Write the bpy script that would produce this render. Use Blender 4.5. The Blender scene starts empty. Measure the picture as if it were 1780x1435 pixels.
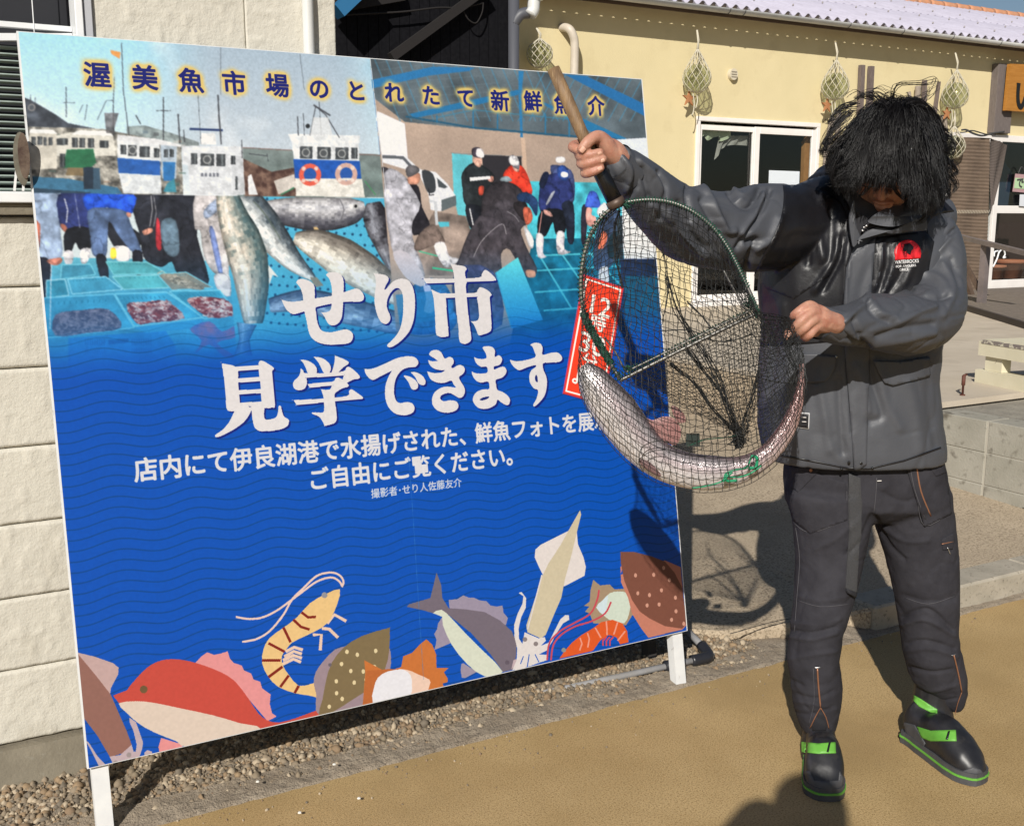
import bpy, bmesh, math, random
import numpy as np
from mathutils import Vector, Matrix
from mathutils.bvhtree import BVHTree
from mathutils.geometry import delaunay_2d_cdt
random.seed(7); rng = np.random.default_rng(7)
SC = bpy.context.scene
COL = SC.collection
PI = math.pi
rad = math.radians
# ------------------------------------------------------------------ camera, sky, sun, exposure
FPX, PCX, PCY, CAMH = 1850.0, 890.0, 717.5, 1.40
PITCH = math.atan(336/1850.0); YAW = rad(61.1)
cam_d = bpy.data.cameras.new('camera'); cam = bpy.data.objects.new('camera', cam_d); COL.objects.link(cam)
cam.location = (0, 0, CAMH); cam.rotation_euler = (PI/2-PITCH, 0, YAW-PI/2)
cam_d.sensor_fit = 'HORIZONTAL'; cam_d.sensor_width = 36; cam_d.lens = 36*FPX/1780.0
cam_d.clip_start = 0.02; cam_d.clip_end = 1000
SC.camera = cam
SUN_EL = rad(32.0); SH_AZ = rad(47.1)          # elevation; heading in which shadows fall, from +X
sdir = np.array([math.cos(SH_AZ)*math.cos(SUN_EL), math.sin(SH_AZ)*math.cos(SUN_EL), -math.sin(SUN_EL)])
world = bpy.data.worlds.new('World'); SC.world = world; world.use_nodes = True
wn = world.node_tree
sky = wn.nodes.new('ShaderNodeTexSky'); sky.sky_type = 'NISHITA'; sky.sun_disc = False
sky.sun_elevation = SUN_EL; sky.sun_rotation = math.atan2(-sdir[0], -sdir[1]); sky.air_density = 1.0; sky.dust_density = .6; sky.ozone_density = 1.6
bg = wn.nodes['Background']; wn.links.new(sky.outputs[0], bg.inputs[0]); bg.inputs[1].default_value = 0.05
sun_d = bpy.data.lights.new('sun', 'SUN'); sun_d.energy = 4.9; sun_d.angle = rad(0.53); sun_d.color = (1.0, .95, .87)
sun = bpy.data.objects.new('sun', sun_d); COL.objects.link(sun); sun.location = (-4, -4, 8)
sun.rotation_euler = Vector(sdir.tolist()).to_track_quat('-Z', 'Y').to_euler()
SC.view_settings.view_transform = 'Standard'; SC.view_settings.look = 'None'; SC.view_settings.exposure = .14; SC.view_settings.gamma = 1
SC.view_settings.use_curve_mapping = False
SC.render.engine = 'CYCLES'
SC.cycles.max_bounces = 8; SC.cycles.transparent_max_bounces = 16
# ------------------------------------------------------------------ survey helpers: photo pixel -> place
_f = np.array([math.cos(YAW)*math.cos(PITCH), math.sin(YAW)*math.cos(PITCH), -math.sin(PITCH)])
_r = np.array([math.sin(YAW), -math.cos(YAW), 0.0]); _u = np.cross(_r, _f)
_fh = np.array([math.cos(YAW), math.sin(YAW), 0.0])
CAM = np.array([0, 0, CAMH])
def rays(p):
    p = np.atleast_2d(np.asarray(p, float))
    return _f*FPX + _r*(p[:, :1]-PCX) - _u*(p[:, 1:2]-PCY)
def onz(x, y, z=0.0):
    d = rays((x, y))[0]; return CAM+d*((z-CAMH)/d[2])
def ony(x, y, Y):
    d = rays((x, y))[0]; return CAM+d*(Y/d[1])
def ond(x, y, D):                         # at horizontal distance D ahead of the camera
    d = rays((x, y))[0]; return CAM+d*(D/(d@_fh))
def proj(P):
    v = np.atleast_2d(P)-CAM; z = v@_f
    return np.stack([PCX+FPX*(v@_r)/z, PCY-FPX*(v@_u)/z], 1)
# ------------------------------------------------------------------ object helpers
def tag(o, label=None, cat=None, group=None, kind=None):
    if label: o['label'] = label
    if cat: o['category'] = cat
    if group: o['group'] = group
    if kind: o['kind'] = kind
    return o
def wl(o):
    v = np.zeros(3)
    while o is not None: v = v+np.array(o.location); o = o.parent
    return v
def thing(name, label, cat, loc=(0, 0, 0), group=None):
    o = bpy.data.objects.new(name, None); COL.objects.link(o); o.location = tuple(float(c) for c in loc); o.empty_display_size = .1
    return tag(o, label, cat, group)
def mk(name, V, F, mat, parent=None, smooth=False, org=None):
    """verts in world coordinates; origin goes to org (or the parent's)"""
    V = np.asarray(V, float)
    base = wl(parent) if parent is not None else np.zeros(3)
    o0 = np.array(org, float) if org is not None else base
    me = bpy.data.meshes.new(name); me.from_pydata((V-o0).tolist(), [], [tuple(int(i) for i in f) for f in F])
    if mat is not None: me.materials.append(mat)
    if smooth: me.polygons.foreach_set('use_smooth', [True]*len(me.polygons))
    me.update()
    o = bpy.data.objects.new(name, me); COL.objects.link(o)
    if parent is not None: o.parent = parent
    o.location = tuple(o0-base)
    return o
class MB:
    def __init__(s): s.V = []; s.F = []; s.n = 0
    def add(s, V, F):
        V = np.asarray(V, float); s.V.append(V); s.F += [tuple(i+s.n for i in f) for f in F]; s.n += len(V); return s
    def build(s, name, mat, parent=None, smooth=False, org=None):
        return mk(name, np.vstack(s.V), s.F, mat, parent, smooth, org)
def boxvf(lo, hi, ch=0.0):
    x0, y0, z0 = lo; x1, y1, z1 = hi
    if ch <= 0:
        V = [(x0,y0,z0),(x1,y0,z0),(x1,y1,z0),(x0,y1,z0),(x0,y0,z1),(x1,y0,z1),(x1,y1,z1),(x0,y1,z1)]
        return V, [(0,3,2,1),(4,5,6,7),(0,1,5,4),(1,2,6,5),(2,3,7,6),(3,0,4,7)]
    bm = bmesh.new(); bmesh.ops.create_cube(bm, size=1)
    for v in bm.verts: v.co = Vector(((x0+x1)/2+v.co.x*(x1-x0), (y0+y1)/2+v.co.y*(y1-y0), (z0+z1)/2+v.co.z*(z1-z0)))
    bmesh.ops.bevel(bm, geom=bm.edges[:], offset=ch, segments=1, affect='EDGES')
    bm.verts.index_update(); V = [tuple(v.co) for v in bm.verts]; F = [tuple(v.index for v in f.verts) for f in bm.faces]; bm.free()
    return V, F
def box(name, lo, hi, mat, parent=None, ch=0.0):
    V, F = boxvf(lo, hi, ch); return mk(name, V, F, mat, parent)
def beamvf(p, q, w, h, up=(0, 0, 1)):
    p = np.array(p, float); q = np.array(q, float); d = q-p; d /= np.linalg.norm(d); u = np.array(up, float); u -= d*(u@d); u /= np.linalg.norm(u); s = np.cross(d, u)
    V = [e+s*a*w/2+u*b*h/2 for e in (p, q) for a, b in ((-1,-1),(1,-1),(1,1),(-1,1))]
    return V, [(0,3,2,1),(4,5,6,7),(0,1,5,4),(1,2,6,5),(2,3,7,6),(3,0,4,7)]
def frames(P):
    P = np.asarray(P, float); T = np.gradient(P, axis=0); T /= np.linalg.norm(T, axis=1)[:, None]+1e-12
    n = np.cross(T[0], [0, 0, 1.0])
    if np.linalg.norm(n) < .1: n = np.cross(T[0], [0, 1.0, 0])
    N = []
    for t in T:
        n = n-t*(n@t); n /= np.linalg.norm(n); N.append(n)
    N = np.array(N); return T, N, np.cross(T, N)
def tubevf(P, r, seg=8, caps=True, squash=None):
    P = np.asarray(P, float); n = len(P); r = np.broadcast_to(np.asarray(r, float), (n,)); T, N, B = frames(P)
    a = np.linspace(0, 2*PI, seg, endpoint=False)
    V = (P[:, None]+(N[:, None]*np.cos(a)[None, :, None]+B[:, None]*np.sin(a)[None, :, None])*r[:, None, None]).reshape(-1, 3)
    F = [(i*seg+j, i*seg+(j+1) % seg, (i+1)*seg+(j+1) % seg, (i+1)*seg+j) for i in range(n-1) for j in range(seg)]
    if caps: F += [tuple(range(seg))[::-1], tuple((n-1)*seg+j for j in range(seg))]
    return V, F
def tube(name, P, r, mat, parent=None, seg=10, smooth=True):
    V, F = tubevf(P, r, seg); return mk(name, V, F, mat, parent, smooth)
def spline(P, n=8, closed=False):
    P = np.asarray(P, float); m = len(P); out = []
    rngi = range(m) if closed else range(m-1)
    for i in rngi:
        g = (lambda k: P[k % m]) if closed else (lambda k: P[min(max(k, 0), m-1)])
        a, b, c, d = g(i-1), g(i), g(i+1), g(i+2)
        for t in np.arange(n)/n:
            out.append(.5*((2*b)+(-a+c)*t+(2*a-5*b+4*c-d)*t*t+(-a+3*b-3*c+d)*t**3))
    if not closed: out.append(P[-1])
    return np.array(out)
def lathevf(prof, c, seg=20):
    a = np.linspace(0, 2*PI, seg, endpoint=False); V = []; n = len(prof)
    for r, z in prof: V += [(c[0]+r*math.cos(t), c[1]+r*math.sin(t), c[2]+z) for t in a]
    F = [(i*seg+j, i*seg+(j+1) % seg, (i+1)*seg+(j+1) % seg, (i+1)*seg+j) for i in range(n-1) for j in range(seg)]
    return V, F+[tuple(range(seg))[::-1], tuple((n-1)*seg+j for j in range(seg))]
def copytree(o, loc=None, parent=None):
    c = o.copy(); COL.objects.link(c); c.parent = parent
    if loc is not None: c.location = loc
    for ch in [k for k in ALLOBJ(o)]: copytree(ch, None, c)
    return c
def ALLOBJ(o): return list(o.children)
# ------------------------------------------------------------------ materials
def lin(c):
    if isinstance(c, str): c = tuple(int(c[i:i+2], 16) for i in (0, 2, 4))
    if max(c) > 1.001: c = tuple(v/255 for v in c)
    else: return tuple(c)
    return tuple(v/12.92 if v <= .04045 else ((v+.055)/1.055)**2.4 for v in c)
def mat(name, col, rough=.6, col2=None, nscale=6, bumps=(), metal=0, spec=.5, detail=6, speck=None, mixlo=.35, mixhi=.65, coord='Object', stretch=None, dirt=None):
    m = bpy.data.materials.new(name); m.use_nodes = True; nt = m.node_tree; N = nt.nodes; L = nt.links
    b = N['Principled BSDF']; b.inputs['Roughness'].default_value = rough; b.inputs['Metallic'].default_value = metal
    b.inputs['Specular IOR Level'].default_value = spec
    c = lin(col)+(1,); b.inputs['Base Color'].default_value = c
    tc = N.new('ShaderNodeTexCoord'); vec = tc.outputs[coord]
    if stretch:
        mp = N.new('ShaderNodeMapping'); mp.inputs['Scale'].default_value = stretch; L.new(vec, mp.inputs[0]); vec = mp.outputs[0]
    out = None
    def noise(s, d=detail):
        n = N.new('ShaderNodeTexNoise'); n.inputs['Scale'].default_value = s; n.inputs['Detail'].default_value = d; n.inputs['Roughness'].default_value = .6; L.new(vec, n.inputs[0]); return n.outputs[0]
    def ramp(src, lo, hi):
        r = N.new('ShaderNodeMapRange'); r.inputs[1].default_value = lo; r.inputs[2].default_value = hi; L.new(src, r.inputs[0]); return r.outputs[0]
    def mix(fac, a, bb):
        x = N.new('ShaderNodeMix'); x.data_type = 'RGBA'; L.new(fac, x.inputs[0])
        for s, i in ((a, 6), (bb, 7)):
            if isinstance(s, tuple): x.inputs[i].default_value = s
            else: L.new(s, x.inputs[i])
        return x.outputs[2]
    cur = c
    if col2 is not None: cur = mix(ramp(noise(nscale), mixlo, mixhi), c, lin(col2)+(1,))
    if speck: cur = mix(ramp(noise(speck[0], 2), speck[2], speck[3]), cur, lin(speck[1])+(1,))
    if dirt: cur = mix(ramp(noise(dirt[0], 8), dirt[2], dirt[3]), cur, lin(dirt[1])+(1,))
    if not isinstance(cur, tuple): L.new(cur, b.inputs['Base Color'])
    prev = None
    for sc_, st, kind in bumps:
        bp = N.new('ShaderNodeBump'); bp.inputs['Strength'].default_value = 1.0; bp.inputs['Distance'].default_value = st
        if kind == 'v':
            t = N.new('ShaderNodeTexVoronoi'); t.inputs['Scale'].default_value = sc_; L.new(vec, t.inputs[0]); h = t.outputs[0]
        elif kind == 'w':
            t = N.new('ShaderNodeTexWave'); t.inputs['Scale'].default_value = sc_; t.inputs['Distortion'].default_value = 1.5; L.new(vec, t.inputs[0]); h = t.outputs[1]
        else: h = noise(sc_, 4)
        L.new(h, bp.inputs['Height'])
        if prev is not None: L.new(prev, bp.inputs['Normal'])
        prev = bp.outputs[0]
    if prev is not None: L.new(prev, b.inputs['Normal'])
    return m
def glassmat(name, tint=(.9, .95, .9), rough=.0, alpha2=0):
    m = bpy.data.materials.new(name); m.use_nodes = True; nt = m.node_tree; N = nt.nodes; L = nt.links; N.remove(N['Principled BSDF'])
    out = N['Material Output']; tr = N.new('ShaderNodeBsdfTransparent'); tr.inputs[0].default_value = tint+(1,)
    gl = N.new('ShaderNodeBsdfGlossy'); gl.inputs['Roughness'].default_value = rough; lw = N.new('ShaderNodeLayerWeight'); lw.inputs[0].default_value = .5; pw = N.new('ShaderNodeMath'); pw.operation = 'POWER'; pw.inputs[1].default_value = 4; L.new(lw.outputs[1], pw.inputs[0]); fr = N.new('ShaderNodeMath'); fr.operation = 'MULTIPLY_ADD'; fr.inputs[1].default_value = .9; fr.inputs[2].default_value = .045; L.new(pw.outputs[0], fr.inputs[0])
    mx = N.new('ShaderNodeMixShader'); L.new(fr.outputs[0], mx.inputs[0])
    if alpha2 > 0:
        df = N.new('ShaderNodeBsdfTranslucent'); df.inputs[0].default_value = (.62, .62, .45, 1); m2 = N.new('ShaderNodeMixShader'); m2.inputs[0].default_value = alpha2; L.new(tr.outputs[0], m2.inputs[1]); L.new(df.outputs[0], m2.inputs[2]); L.new(m2.outputs[0], mx.inputs[1])
    else: L.new(tr.outputs[0], mx.inputs[1])
    L.new(gl.outputs[0], mx.inputs[2]); L.new(mx.outputs[0], out.inputs[0])
    return m
def polyplate(name, pts, n, th, m, parent=None):
    """planar polygon (world pts) extruded along n by th"""
    pts = np.asarray(pts, float); n = np.asarray(n, float)*th; k = len(pts); V = np.vstack([pts, pts+n])
    F = [tuple(range(k))[::-1], tuple(range(k, 2*k))]+[(i, (i+1) % k, k+(i+1) % k, k+i) for i in range(k)]
    return mk(name, V, F, m, parent)
def vnoise(P, s, seed=0):
    """cheap smooth 3-D value noise, P (n,3), -1..1"""
    q = np.asarray(P, float)*s+seed*17.3; i = np.floor(q).astype(np.int64); f = q-i; f = f*f*(3-2*f)
    def h(a, b, c):
        x = (a*374761393+b*668265263+c*2147483647+seed*974711) & 0xffffffff; x = ((x ^ (x >> 13))*1274126177) & 0xffffffff
        return ((x ^ (x >> 16)) & 0xffff)/32767.5-1
    r = 0
    for a in (0, 1):
        for b in (0, 1):
            for c in (0, 1):
                w = (f[:, 0] if a else 1-f[:, 0])*(f[:, 1] if b else 1-f[:, 1])*(f[:, 2] if c else 1-f[:, 2])
                r = r+w*h(i[:, 0]+a, i[:, 1]+b, i[:, 2]+c)
    return r
def inpoly(P, poly):
    P = np.asarray(P, float); poly = np.asarray(poly, float); c = np.zeros(len(P), bool); n = len(poly); j = n-1
    for i in range(n):
        (x0, y0), (x1, y1) = poly[i], poly[j]
        if y0 != y1: c ^= ((y0 > P[:, 1]) != (y1 > P[:, 1])) & (P[:, 0] < (x1-x0)*(P[:, 1]-y0)/(y1-y0)+x0)
        j = i
    return c
def textmesh(s, size=1.0, bold=0.0, extrude=0.0, align='CENTER', spacing=1.0):
    """outline of a line of lettering from Blender's own font as (V, tris)"""
    cu = bpy.data.curves.new('lettering', 'FONT'); cu.body = s; cu.size = size; cu.offset = bold; cu.extrude = extrude; cu.align_x = align; cu.resolution_u = 4; cu.space_character = spacing
    o = bpy.data.objects.new('lettering', cu); COL.objects.link(o); bpy.context.view_layer.update()
    dg = bpy.context.evaluated_depsgraph_get(); me = bpy.data.meshes.new_from_object(o.evaluated_get(dg)); me.calc_loop_triangles()
    V = np.array([tuple(v.co) for v in me.vertices]).reshape(-1, 3); F = [tuple(t.vertices) for t in me.loop_triangles]
    bpy.data.objects.remove(o); bpy.data.curves.remove(cu); bpy.data.meshes.remove(me)
    return V, F
# ================================================================== SETTING
m_gold = mat('tan resin paving', (.41,.28,.125), .85, (.49,.345,.165), 3.0, bumps=((420,.0022,'n'),(300,.0009,'n')), speck=(210,(.25,.16,.06),.48,.70), dirt=(1.7,(.33,.225,.10),.50,.72), detail=3, spec=.3)
m_gutter = mat('mortar strip', (.23,.185,.135), .95, (.32,.265,.20), 14, bumps=((60,.006,'n'),(240,.003,'n')), speck=(150,(.09,.07,.05),.55,.72))
m_slab = mat('weathered concrete paving', (.40,.32,.225), .92, (.47,.38,.27), 5, bumps=((180,.0035,'n'),(40,.002,'n')), speck=(110,(.22,.17,.115),.50,.64), dirt=(1.2,(.34,.275,.195),.5,.75))
m_conc = mat('grey concrete', (.22,.20,.165), .9, (.30,.275,.225), 9, bumps=((120,.0015,'n'),(20,.002,'n')), speck=(90,(.12,.105,.085),.58,.72))
m_terr = mat('pale terrace concrete', (.45,.385,.30), .9, (.52,.45,.36), 2.2, bumps=((90,.001,'n'),), dirt=(4,(.40,.34,.265),.52,.72))
m_block = mat('stained concrete block', (.27,.255,.21), .9, (.34,.32,.27), 5, bumps=((110,.002,'n'),), speck=(16,(.13,.115,.09),.57,.75))
m_foot = mat('dark footing concrete', (.15,.13,.095), .9, (.20,.175,.13), 10, bumps=((90,.002,'n'),(14,.003,'n')), speck=(60,(.20,.18,.14),.62,.75))
# base ground to the horizon, then road, gutter, slab: each its own height
def sheet(name, x0, y0, x1, y1, z, m, kind='structure', nx=1, ny=1, f=None):
    X, Y = np.meshgrid(np.linspace(x0, x1, nx+1), np.linspace(y0, y1, ny+1)); Z = np.full_like(X, z) if f is None else f(X, Y)
    V = np.stack([X.ravel(), Y.ravel(), Z.ravel()], 1); F = [(j*(nx+1)+i, j*(nx+1)+i+1, (j+1)*(nx+1)+i+1, (j+1)*(nx+1)+i) for j in range(ny) for i in range(nx)]
    return tag(mk(name, V, F, m), kind=kind)
sheet('ground', -300, -300, 400, 400, -.06, mat('earth', (.16,.13,.09), .95, (.2,.17,.12), 1))
road = sheet('road', -14, -9, 22, 2.44, .0, m_gold)
def gutz(X, Y):
    P = np.stack([X.ravel(), Y.ravel(), 0*X.ravel()], 1); n = (vnoise(P, 28, 1)*.5+vnoise(P, 70, 2)*.35+vnoise(P, 9, 3)*.5).reshape(X.shape)
    t = np.clip((Y-2.385)/.03, 0, 1); return -.012+.018*t+.006*n*t+np.clip((Y-2.42)*.12, 0, .03)+np.clip((2.40-Y)*-.1, -.02, 0)
sheet('gutter', -1.2, 2.37, 5.5, 2.50, 0, m_gutter, nx=620, ny=22, f=gutz); sheet('gutter_edge', 2.25, 2.50, 5.5, 2.80, .008, m_gutter)
PAVZ = lambda Y: .075+max(0, Y-2.6)*.043
# concrete pavement slab rising gently towards the house, with a broken front edge and a real kerb further right
def slab_front(x):
    pts = [(-1.2, 2.86), (1.9, 2.86), (2.12, 2.74), (2.25, 2.62), (2.5, 2.53), (2.72, 2.50), (2.76, 2.455), (5.5, 2.455), (22, 2.455)]
    return np.interp(x, [p[0] for p in pts], [p[1] for p in pts])
def slab():
    xs = np.concatenate([np.linspace(-1.2, 5.5, 160), [9, 22]]); mb = MB(); V = []; rows = [0, .012, .03, .1, .25, .6, 1.5, 3, 6.6]
    nr = len(rows)+1
    for x in xs:
        y0 = slab_front(x)+float(vnoise([[x, 0, 0]], 22, 5)[0])*.006
        ze = .082 if x > 2.74 else .03+.03*min(1, max(0, (x-2.0)/.7))
        V.append((x, y0, -.05))
        for r in rows:
            y = y0+r; z = max(ze, PAVZ(y)) if x > 2.74 else ze+(PAVZ(y)-ze)*min(1, r/.6)
            if r == 0: z -= .010
            if x > 2.0: z += float(vnoise([[x, y, 0]], 9, 4)[0])*.0018
            V.append((x, y, z))
    F = [(i*nr+j, (i+1)*nr+j, (i+1)*nr+j+1, i*nr+j+1) for i in range(len(xs)-1) for j in range(nr-1)]
    return tag(mk('pavement', V, F, m_slab), kind='structure')
slab()
# kerb pieces proud of the slab edge
m_kerb = mat('kerb concrete', (.30,.27,.215), .9, (.38,.34,.275), 12, bumps=((140,.002,'n'),), speck=(60,(.16,.14,.11),.6,.75))
for i, (a, b) in enumerate(((2.77, 3.02), (3.03, 3.63), (3.64, 4.24), (4.25, 4.85))):
    k = box('kerb_stone', (a, 2.438, -.03), (b, 2.575, .092+.002*(i % 2)), m_kerb, None, .008); tag(k, kind='structure')
# crack lines in the slab: thin recess ribbons of dark grit
def crack(px, w=.004, z=.1):
    P = np.array([onz(x, y, PAVZ(2.7)+.001) for x, y in px]); P = spline(P, 8); P[:, 2] = [max(.0, 0) for _ in P]
    V = []; F = []
    for i, p in enumerate(P):
        t = P[min(i+1, len(P)-1)]-P[max(i-1, 0)]; nrm = np.array([-t[1], t[0], 0]); nrm /= np.linalg.norm(nrm); ww = w*(.5+.7*abs(float(vnoise([p], 60, 3)[0])))
        jit = float(vnoise([p], 40, 8)[0])*.006
        z = PAVZ(p[1])+.0045
        for s in (-1, 1): V.append(p+nrm*(s*ww+jit)+np.array([0, 0, z]))
    F = [(2*i, 2*i+1, 2*i+3, 2*i+2) for i in range(len(P)-1)]
    return tag(mk('pavement_crack', V, F, m_crack), kind='structure')
m_crack = mat('crack grit', (.05,.042,.032), .95)
crack([(1268, 1100), (1300, 1092), (1330, 1083), (1368, 1075), (1400, 1068)])
crack([(1640, 838), (1690, 850), (1740, 868), (1800, 900)], .003)
# exposed-aggregate strip: thousands of pebbles set in mortar
def pebbles():
    bm = bmesh.new(); bmesh.ops.create_icosphere(bm, subdivisions=1, radius=1); U = np.array([tuple(v.co) for v in bm.verts]); UF = np.array([[v.index for v in f.verts] for f in bm.faces]); bm.free()
    nu = len(U); mats = [mat('pebble grey', (.25,.195,.135), .85, (.17,.135,.09), 20), mat('pebble brown', (.27,.19,.11), .85, (.19,.13,.08), 20), mat('pebble pale', (.38,.31,.22), .85), mat('pebble dark', (.14,.115,.085), .8)]
    n = 16000; x = rng.uniform(-.35, 2.32, n); y = 2.455+rng.uniform(0, 1, n)*.30
    x = np.concatenate([x, rng.normal(2.24, .07, 260)]); y = np.concatenate([y, rng.normal(2.6, .05, 260)]); n = len(x)
    keep = (y < slab_front(x)+.03) & (y > 2.455) & (y < 2.80); x = x[keep]; y = y[keep]; n = len(x)
    g_ = 520; x = np.concatenate([x, rng.uniform(-.2, 3.2, g_)]); y = np.concatenate([y, 2.44-rng.exponential(.07, g_)]); n = len(x)
    s = rng.lognormal(math.log(.0056), .42, n); s = np.clip(s, .003, .014); s[-520:] *= .42
    lump = vnoise(np.stack([x, y, 0*x], 1), 7, 9)*.012
    z = .0035+np.clip((y-2.46)*.10, 0, .02)+lump*np.clip((y-2.46)*12, 0, 1)+rng.uniform(-.004, .003, n); z[-520:] = .0012
    z = np.asarray(z)
    sq = rng.uniform(.5, 1.25, (n, 3)); ang = rng.uniform(0, 2*PI, n); ca, sa = np.cos(ang), np.sin(ang)
    W = U[None]*sq[:, None]*s[:, None, None]*(1+.22*rng.uniform(-1, 1, (n, nu, 1)))
    X = W[..., 0]*ca[:, None]-W[..., 1]*sa[:, None]; Y = W[..., 0]*sa[:, None]+W[..., 1]*ca[:, None]
    V = np.stack([X+x[:, None], Y+y[:, None], W[..., 2]+z[:, None]], 2).reshape(-1, 3)
    F = (UF[None]+(np.arange(n)*nu)[:, None, None]).reshape(-1, 3)
    o = mk('pebbles', V, F, mats[0], smooth=True)
    for m in mats[1:]: o.data.materials.append(m)
    mi = np.repeat(rng.choice(4, n, p=[.42, .26, .16, .16]), len(UF)); o.data.polygons.foreach_set('material_index', mi.astype(np.int32))
    tag(o, kind='stuff')
    # mortar bed under them
    def bed(X, Y):
        P = np.stack([X.ravel(), Y.ravel(), 0*X.ravel()], 1); l = vnoise(P, 7, 9).reshape(X.shape)*.012*np.clip((Y-2.46)*12, 0, 1)
        return .0035+np.clip((Y-2.46)*.10, 0, .02)+l+(vnoise(P, 60, 4)*.003).reshape(X.shape)
    sheet('aggregate_bed', -1.2, 2.47, 2.30, 2.90, 0, m_gutter, nx=300, ny=40, f=bed)
pebbles()
# a few white chips and litter on the road and gutter
m_chip = mat('white chip', (.7,.68,.62), .6)
for (x, y, lb) in ((624, 1388, 'white chip on the tan paving, right of the pair below the red fish'), (521, 1413, 'white chip on the tan paving, nearest the bottom edge left of centre'), (581, 1329, 'white chip in the pebbles below the painted flatfish, by the signboard shadow'), (448, 1359, 'white chip in the pebbles below the pink fin of the painted red fish')):
    p = onz(x, y, .010 if y > 1385 else .03); V, F = lathevf([(.001,0),(.0050,.002),(.004,.004),(.001,.005)], p, 6)
    tag(mk('stone_chip', V, F, m_chip, org=p), lb, 'stone', 'white stone chips')
# faint pale scuff in the paving is left to material wear
# ------------------------------------------------------------------ left building
m_plas = mat('cream plaster', (.53,.505,.44), .85, (.57,.545,.475), 3, bumps=((160,.0014,'n'),(70,.0014,'n')), dirt=(5,(.44,.41,.34),.56,.8))
m_white = mat('white painted metal', (.68,.70,.72), .45, (.74,.75,.76), 8)
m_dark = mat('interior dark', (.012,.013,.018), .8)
LB = thing('plaster_building', 'cream rough-plastered building at the far left, behind the tall blue signboard', 'building', (-.5, 2.78, 0))
m_pvc = mat('white plastic pipe', (.62,.63,.62), .35, (.55,.55,.53), 5)
ZC = [.105, .297, .4816, .668, .858, 1.0496, 1.2426, 1.408]
def rough_panel(name, x0, x1, z0, z1, Y, parent, m, nx, nz, amp=.0015, seed=0):
    X, Z = np.meshgrid(np.linspace(x0, x1, nx+1), np.linspace(z0, z1, nz+1)); P = np.stack([X.ravel(), 0*X.ravel(), Z.ravel()], 1)
    n1 = vnoise(P, 45, seed+1); n2 = vnoise(P, 110, seed+2); d = amp*(np.maximum(n1, 0)**1.2*1.5+.5*np.maximum(n2, -.1))
    edge = np.minimum.reduce([Z.ravel()-z0, z1-Z.ravel()]); d -= np.clip((.006-edge)/.006, 0, 1)**2*.006*(1+.6*vnoise(P, 60, 6))
    V = np.stack([X.ravel(), Y-d, Z.ravel()], 1); N = len(V); F = [(j*(nx+1)+i, j*(nx+1)+i+1, (j+1)*(nx+1)+i+1, (j+1)*(nx+1)+i) for j in range(nz) for i in range(nx)]
    # skirt back
    bd = [i for i in range(nx+1)]+[j*(nx+1)+nx for j in range(1, nz+1)]+[nz*(nx+1)+i for i in range(nx-1, -1, -1)]+[j*(nx+1) for j in range(nz-1, 0, -1)]
    Vb = V[bd]+np.array([0, .04, 0]); V = np.vstack([V, Vb]); k = len(bd)
    F += [(bd[i], N+i, N+(i+1) % k, bd[(i+1) % k]) for i in range(k)]
    return mk(name, V, F, m, parent, True)
for i in range(7):
    rough_panel('plaster_course', -1.6, 1.005, ZC[i]+.0015, ZC[i+1]-.0015, 2.78, LB, m_plas, 520, 38, seed=i)
m_joint = mat('joint shadow mortar', (.10,.09,.075), .95)
box('backing_wall', (-1.6, 2.80, -.05), (1.0, 2.98, 1.409), m_joint, LB); box('backing_wall', (.42, 2.80, 1.411), (1.0, 2.98, 3.2), m_joint, LB)
# pier right of the window, above the ledge
for i, (a, b) in enumerate(((1.408, 1.60), (1.60, 1.79), (1.79, 1.98), (1.98, 2.17), (2.17, 3.2))):
    rough_panel('plaster_course', .408, .768, a+.001, b-.001, 2.782, LB, m_plas, 90, 48, seed=20+i)
    rough_panel('plaster_course', .770, 1.005, a+.001, b-.001, 2.776, LB, m_plas, 60, 48, seed=30+i)
box('plaster_course', (-1.6, 2.78, 2.35), (.405, 2.82, 3.2), m_plas, LB)
box('footing', (-1.6, 2.70, -.05), (1.0, 2.775, .02), m_foot, LB)
V, F = [(-1.6,2.70,.0),(1.0,2.70,.0),(1.0,2.758,.100),(-1.6,2.758,.100),(-1.6,2.80,.103),(1.0,2.80,.103),(1.0,2.80,0),(-1.6,2.80,0)], [(0,1,2,3),(3,2,5,4),(1,6,5,2),(7,0,3,4),(0,7,6,1),(4,5,6,7)]
mk('footing', V, F, m_foot, LB)
# window opening with louvre blades, ledge and jamb
rw = thing('louvred_window', 'dark window with pale horizontal louvre blades at top left of the cream building', 'window', (-.3, 2.8, 1.45))
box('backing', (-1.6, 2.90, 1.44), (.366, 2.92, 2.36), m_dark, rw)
m_blade = mat('louvre blade', (.22,.27,.25), .5, (.30,.36,.33), 20)
z = 1.470; k = 0
while z < 1.80:
    V, F = beamvf((-1.5, 2.855, z), (.366, 2.855, z), .0135, .003, (0, .3, .9)); mk('blade', V, F, m_blade, rw); z += .0155; k += 1
for (a, b, w) in (((-1.5, 2.84, 1.815), (.2, 2.84, 1.815), .012), ((.2, 2.84, 1.815), (.366, 2.84, 1.828), .016), ((-1.5, 2.84, 1.848), (.366, 2.84, 1.845), .012)):
    V, F = beamvf(a, b, .02, w); mk('rail', V, F, m_white, rw)
box('jamb', (.367, 2.765, 1.45), (.385, 2.86, 2.36), m_white, rw, .002); box('jamb', (.387, 2.772, 1.45), (.4065, 2.86, 2.36), mat('grey window trim', (.42,.43,.46), .5), rw, .002)
tube('cord', [(.283, 2.83, 1.78), (.283, 2.83, 1.84), (.285, 2.83, 2.3)], .0012, m_white, rw, 5)
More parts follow.
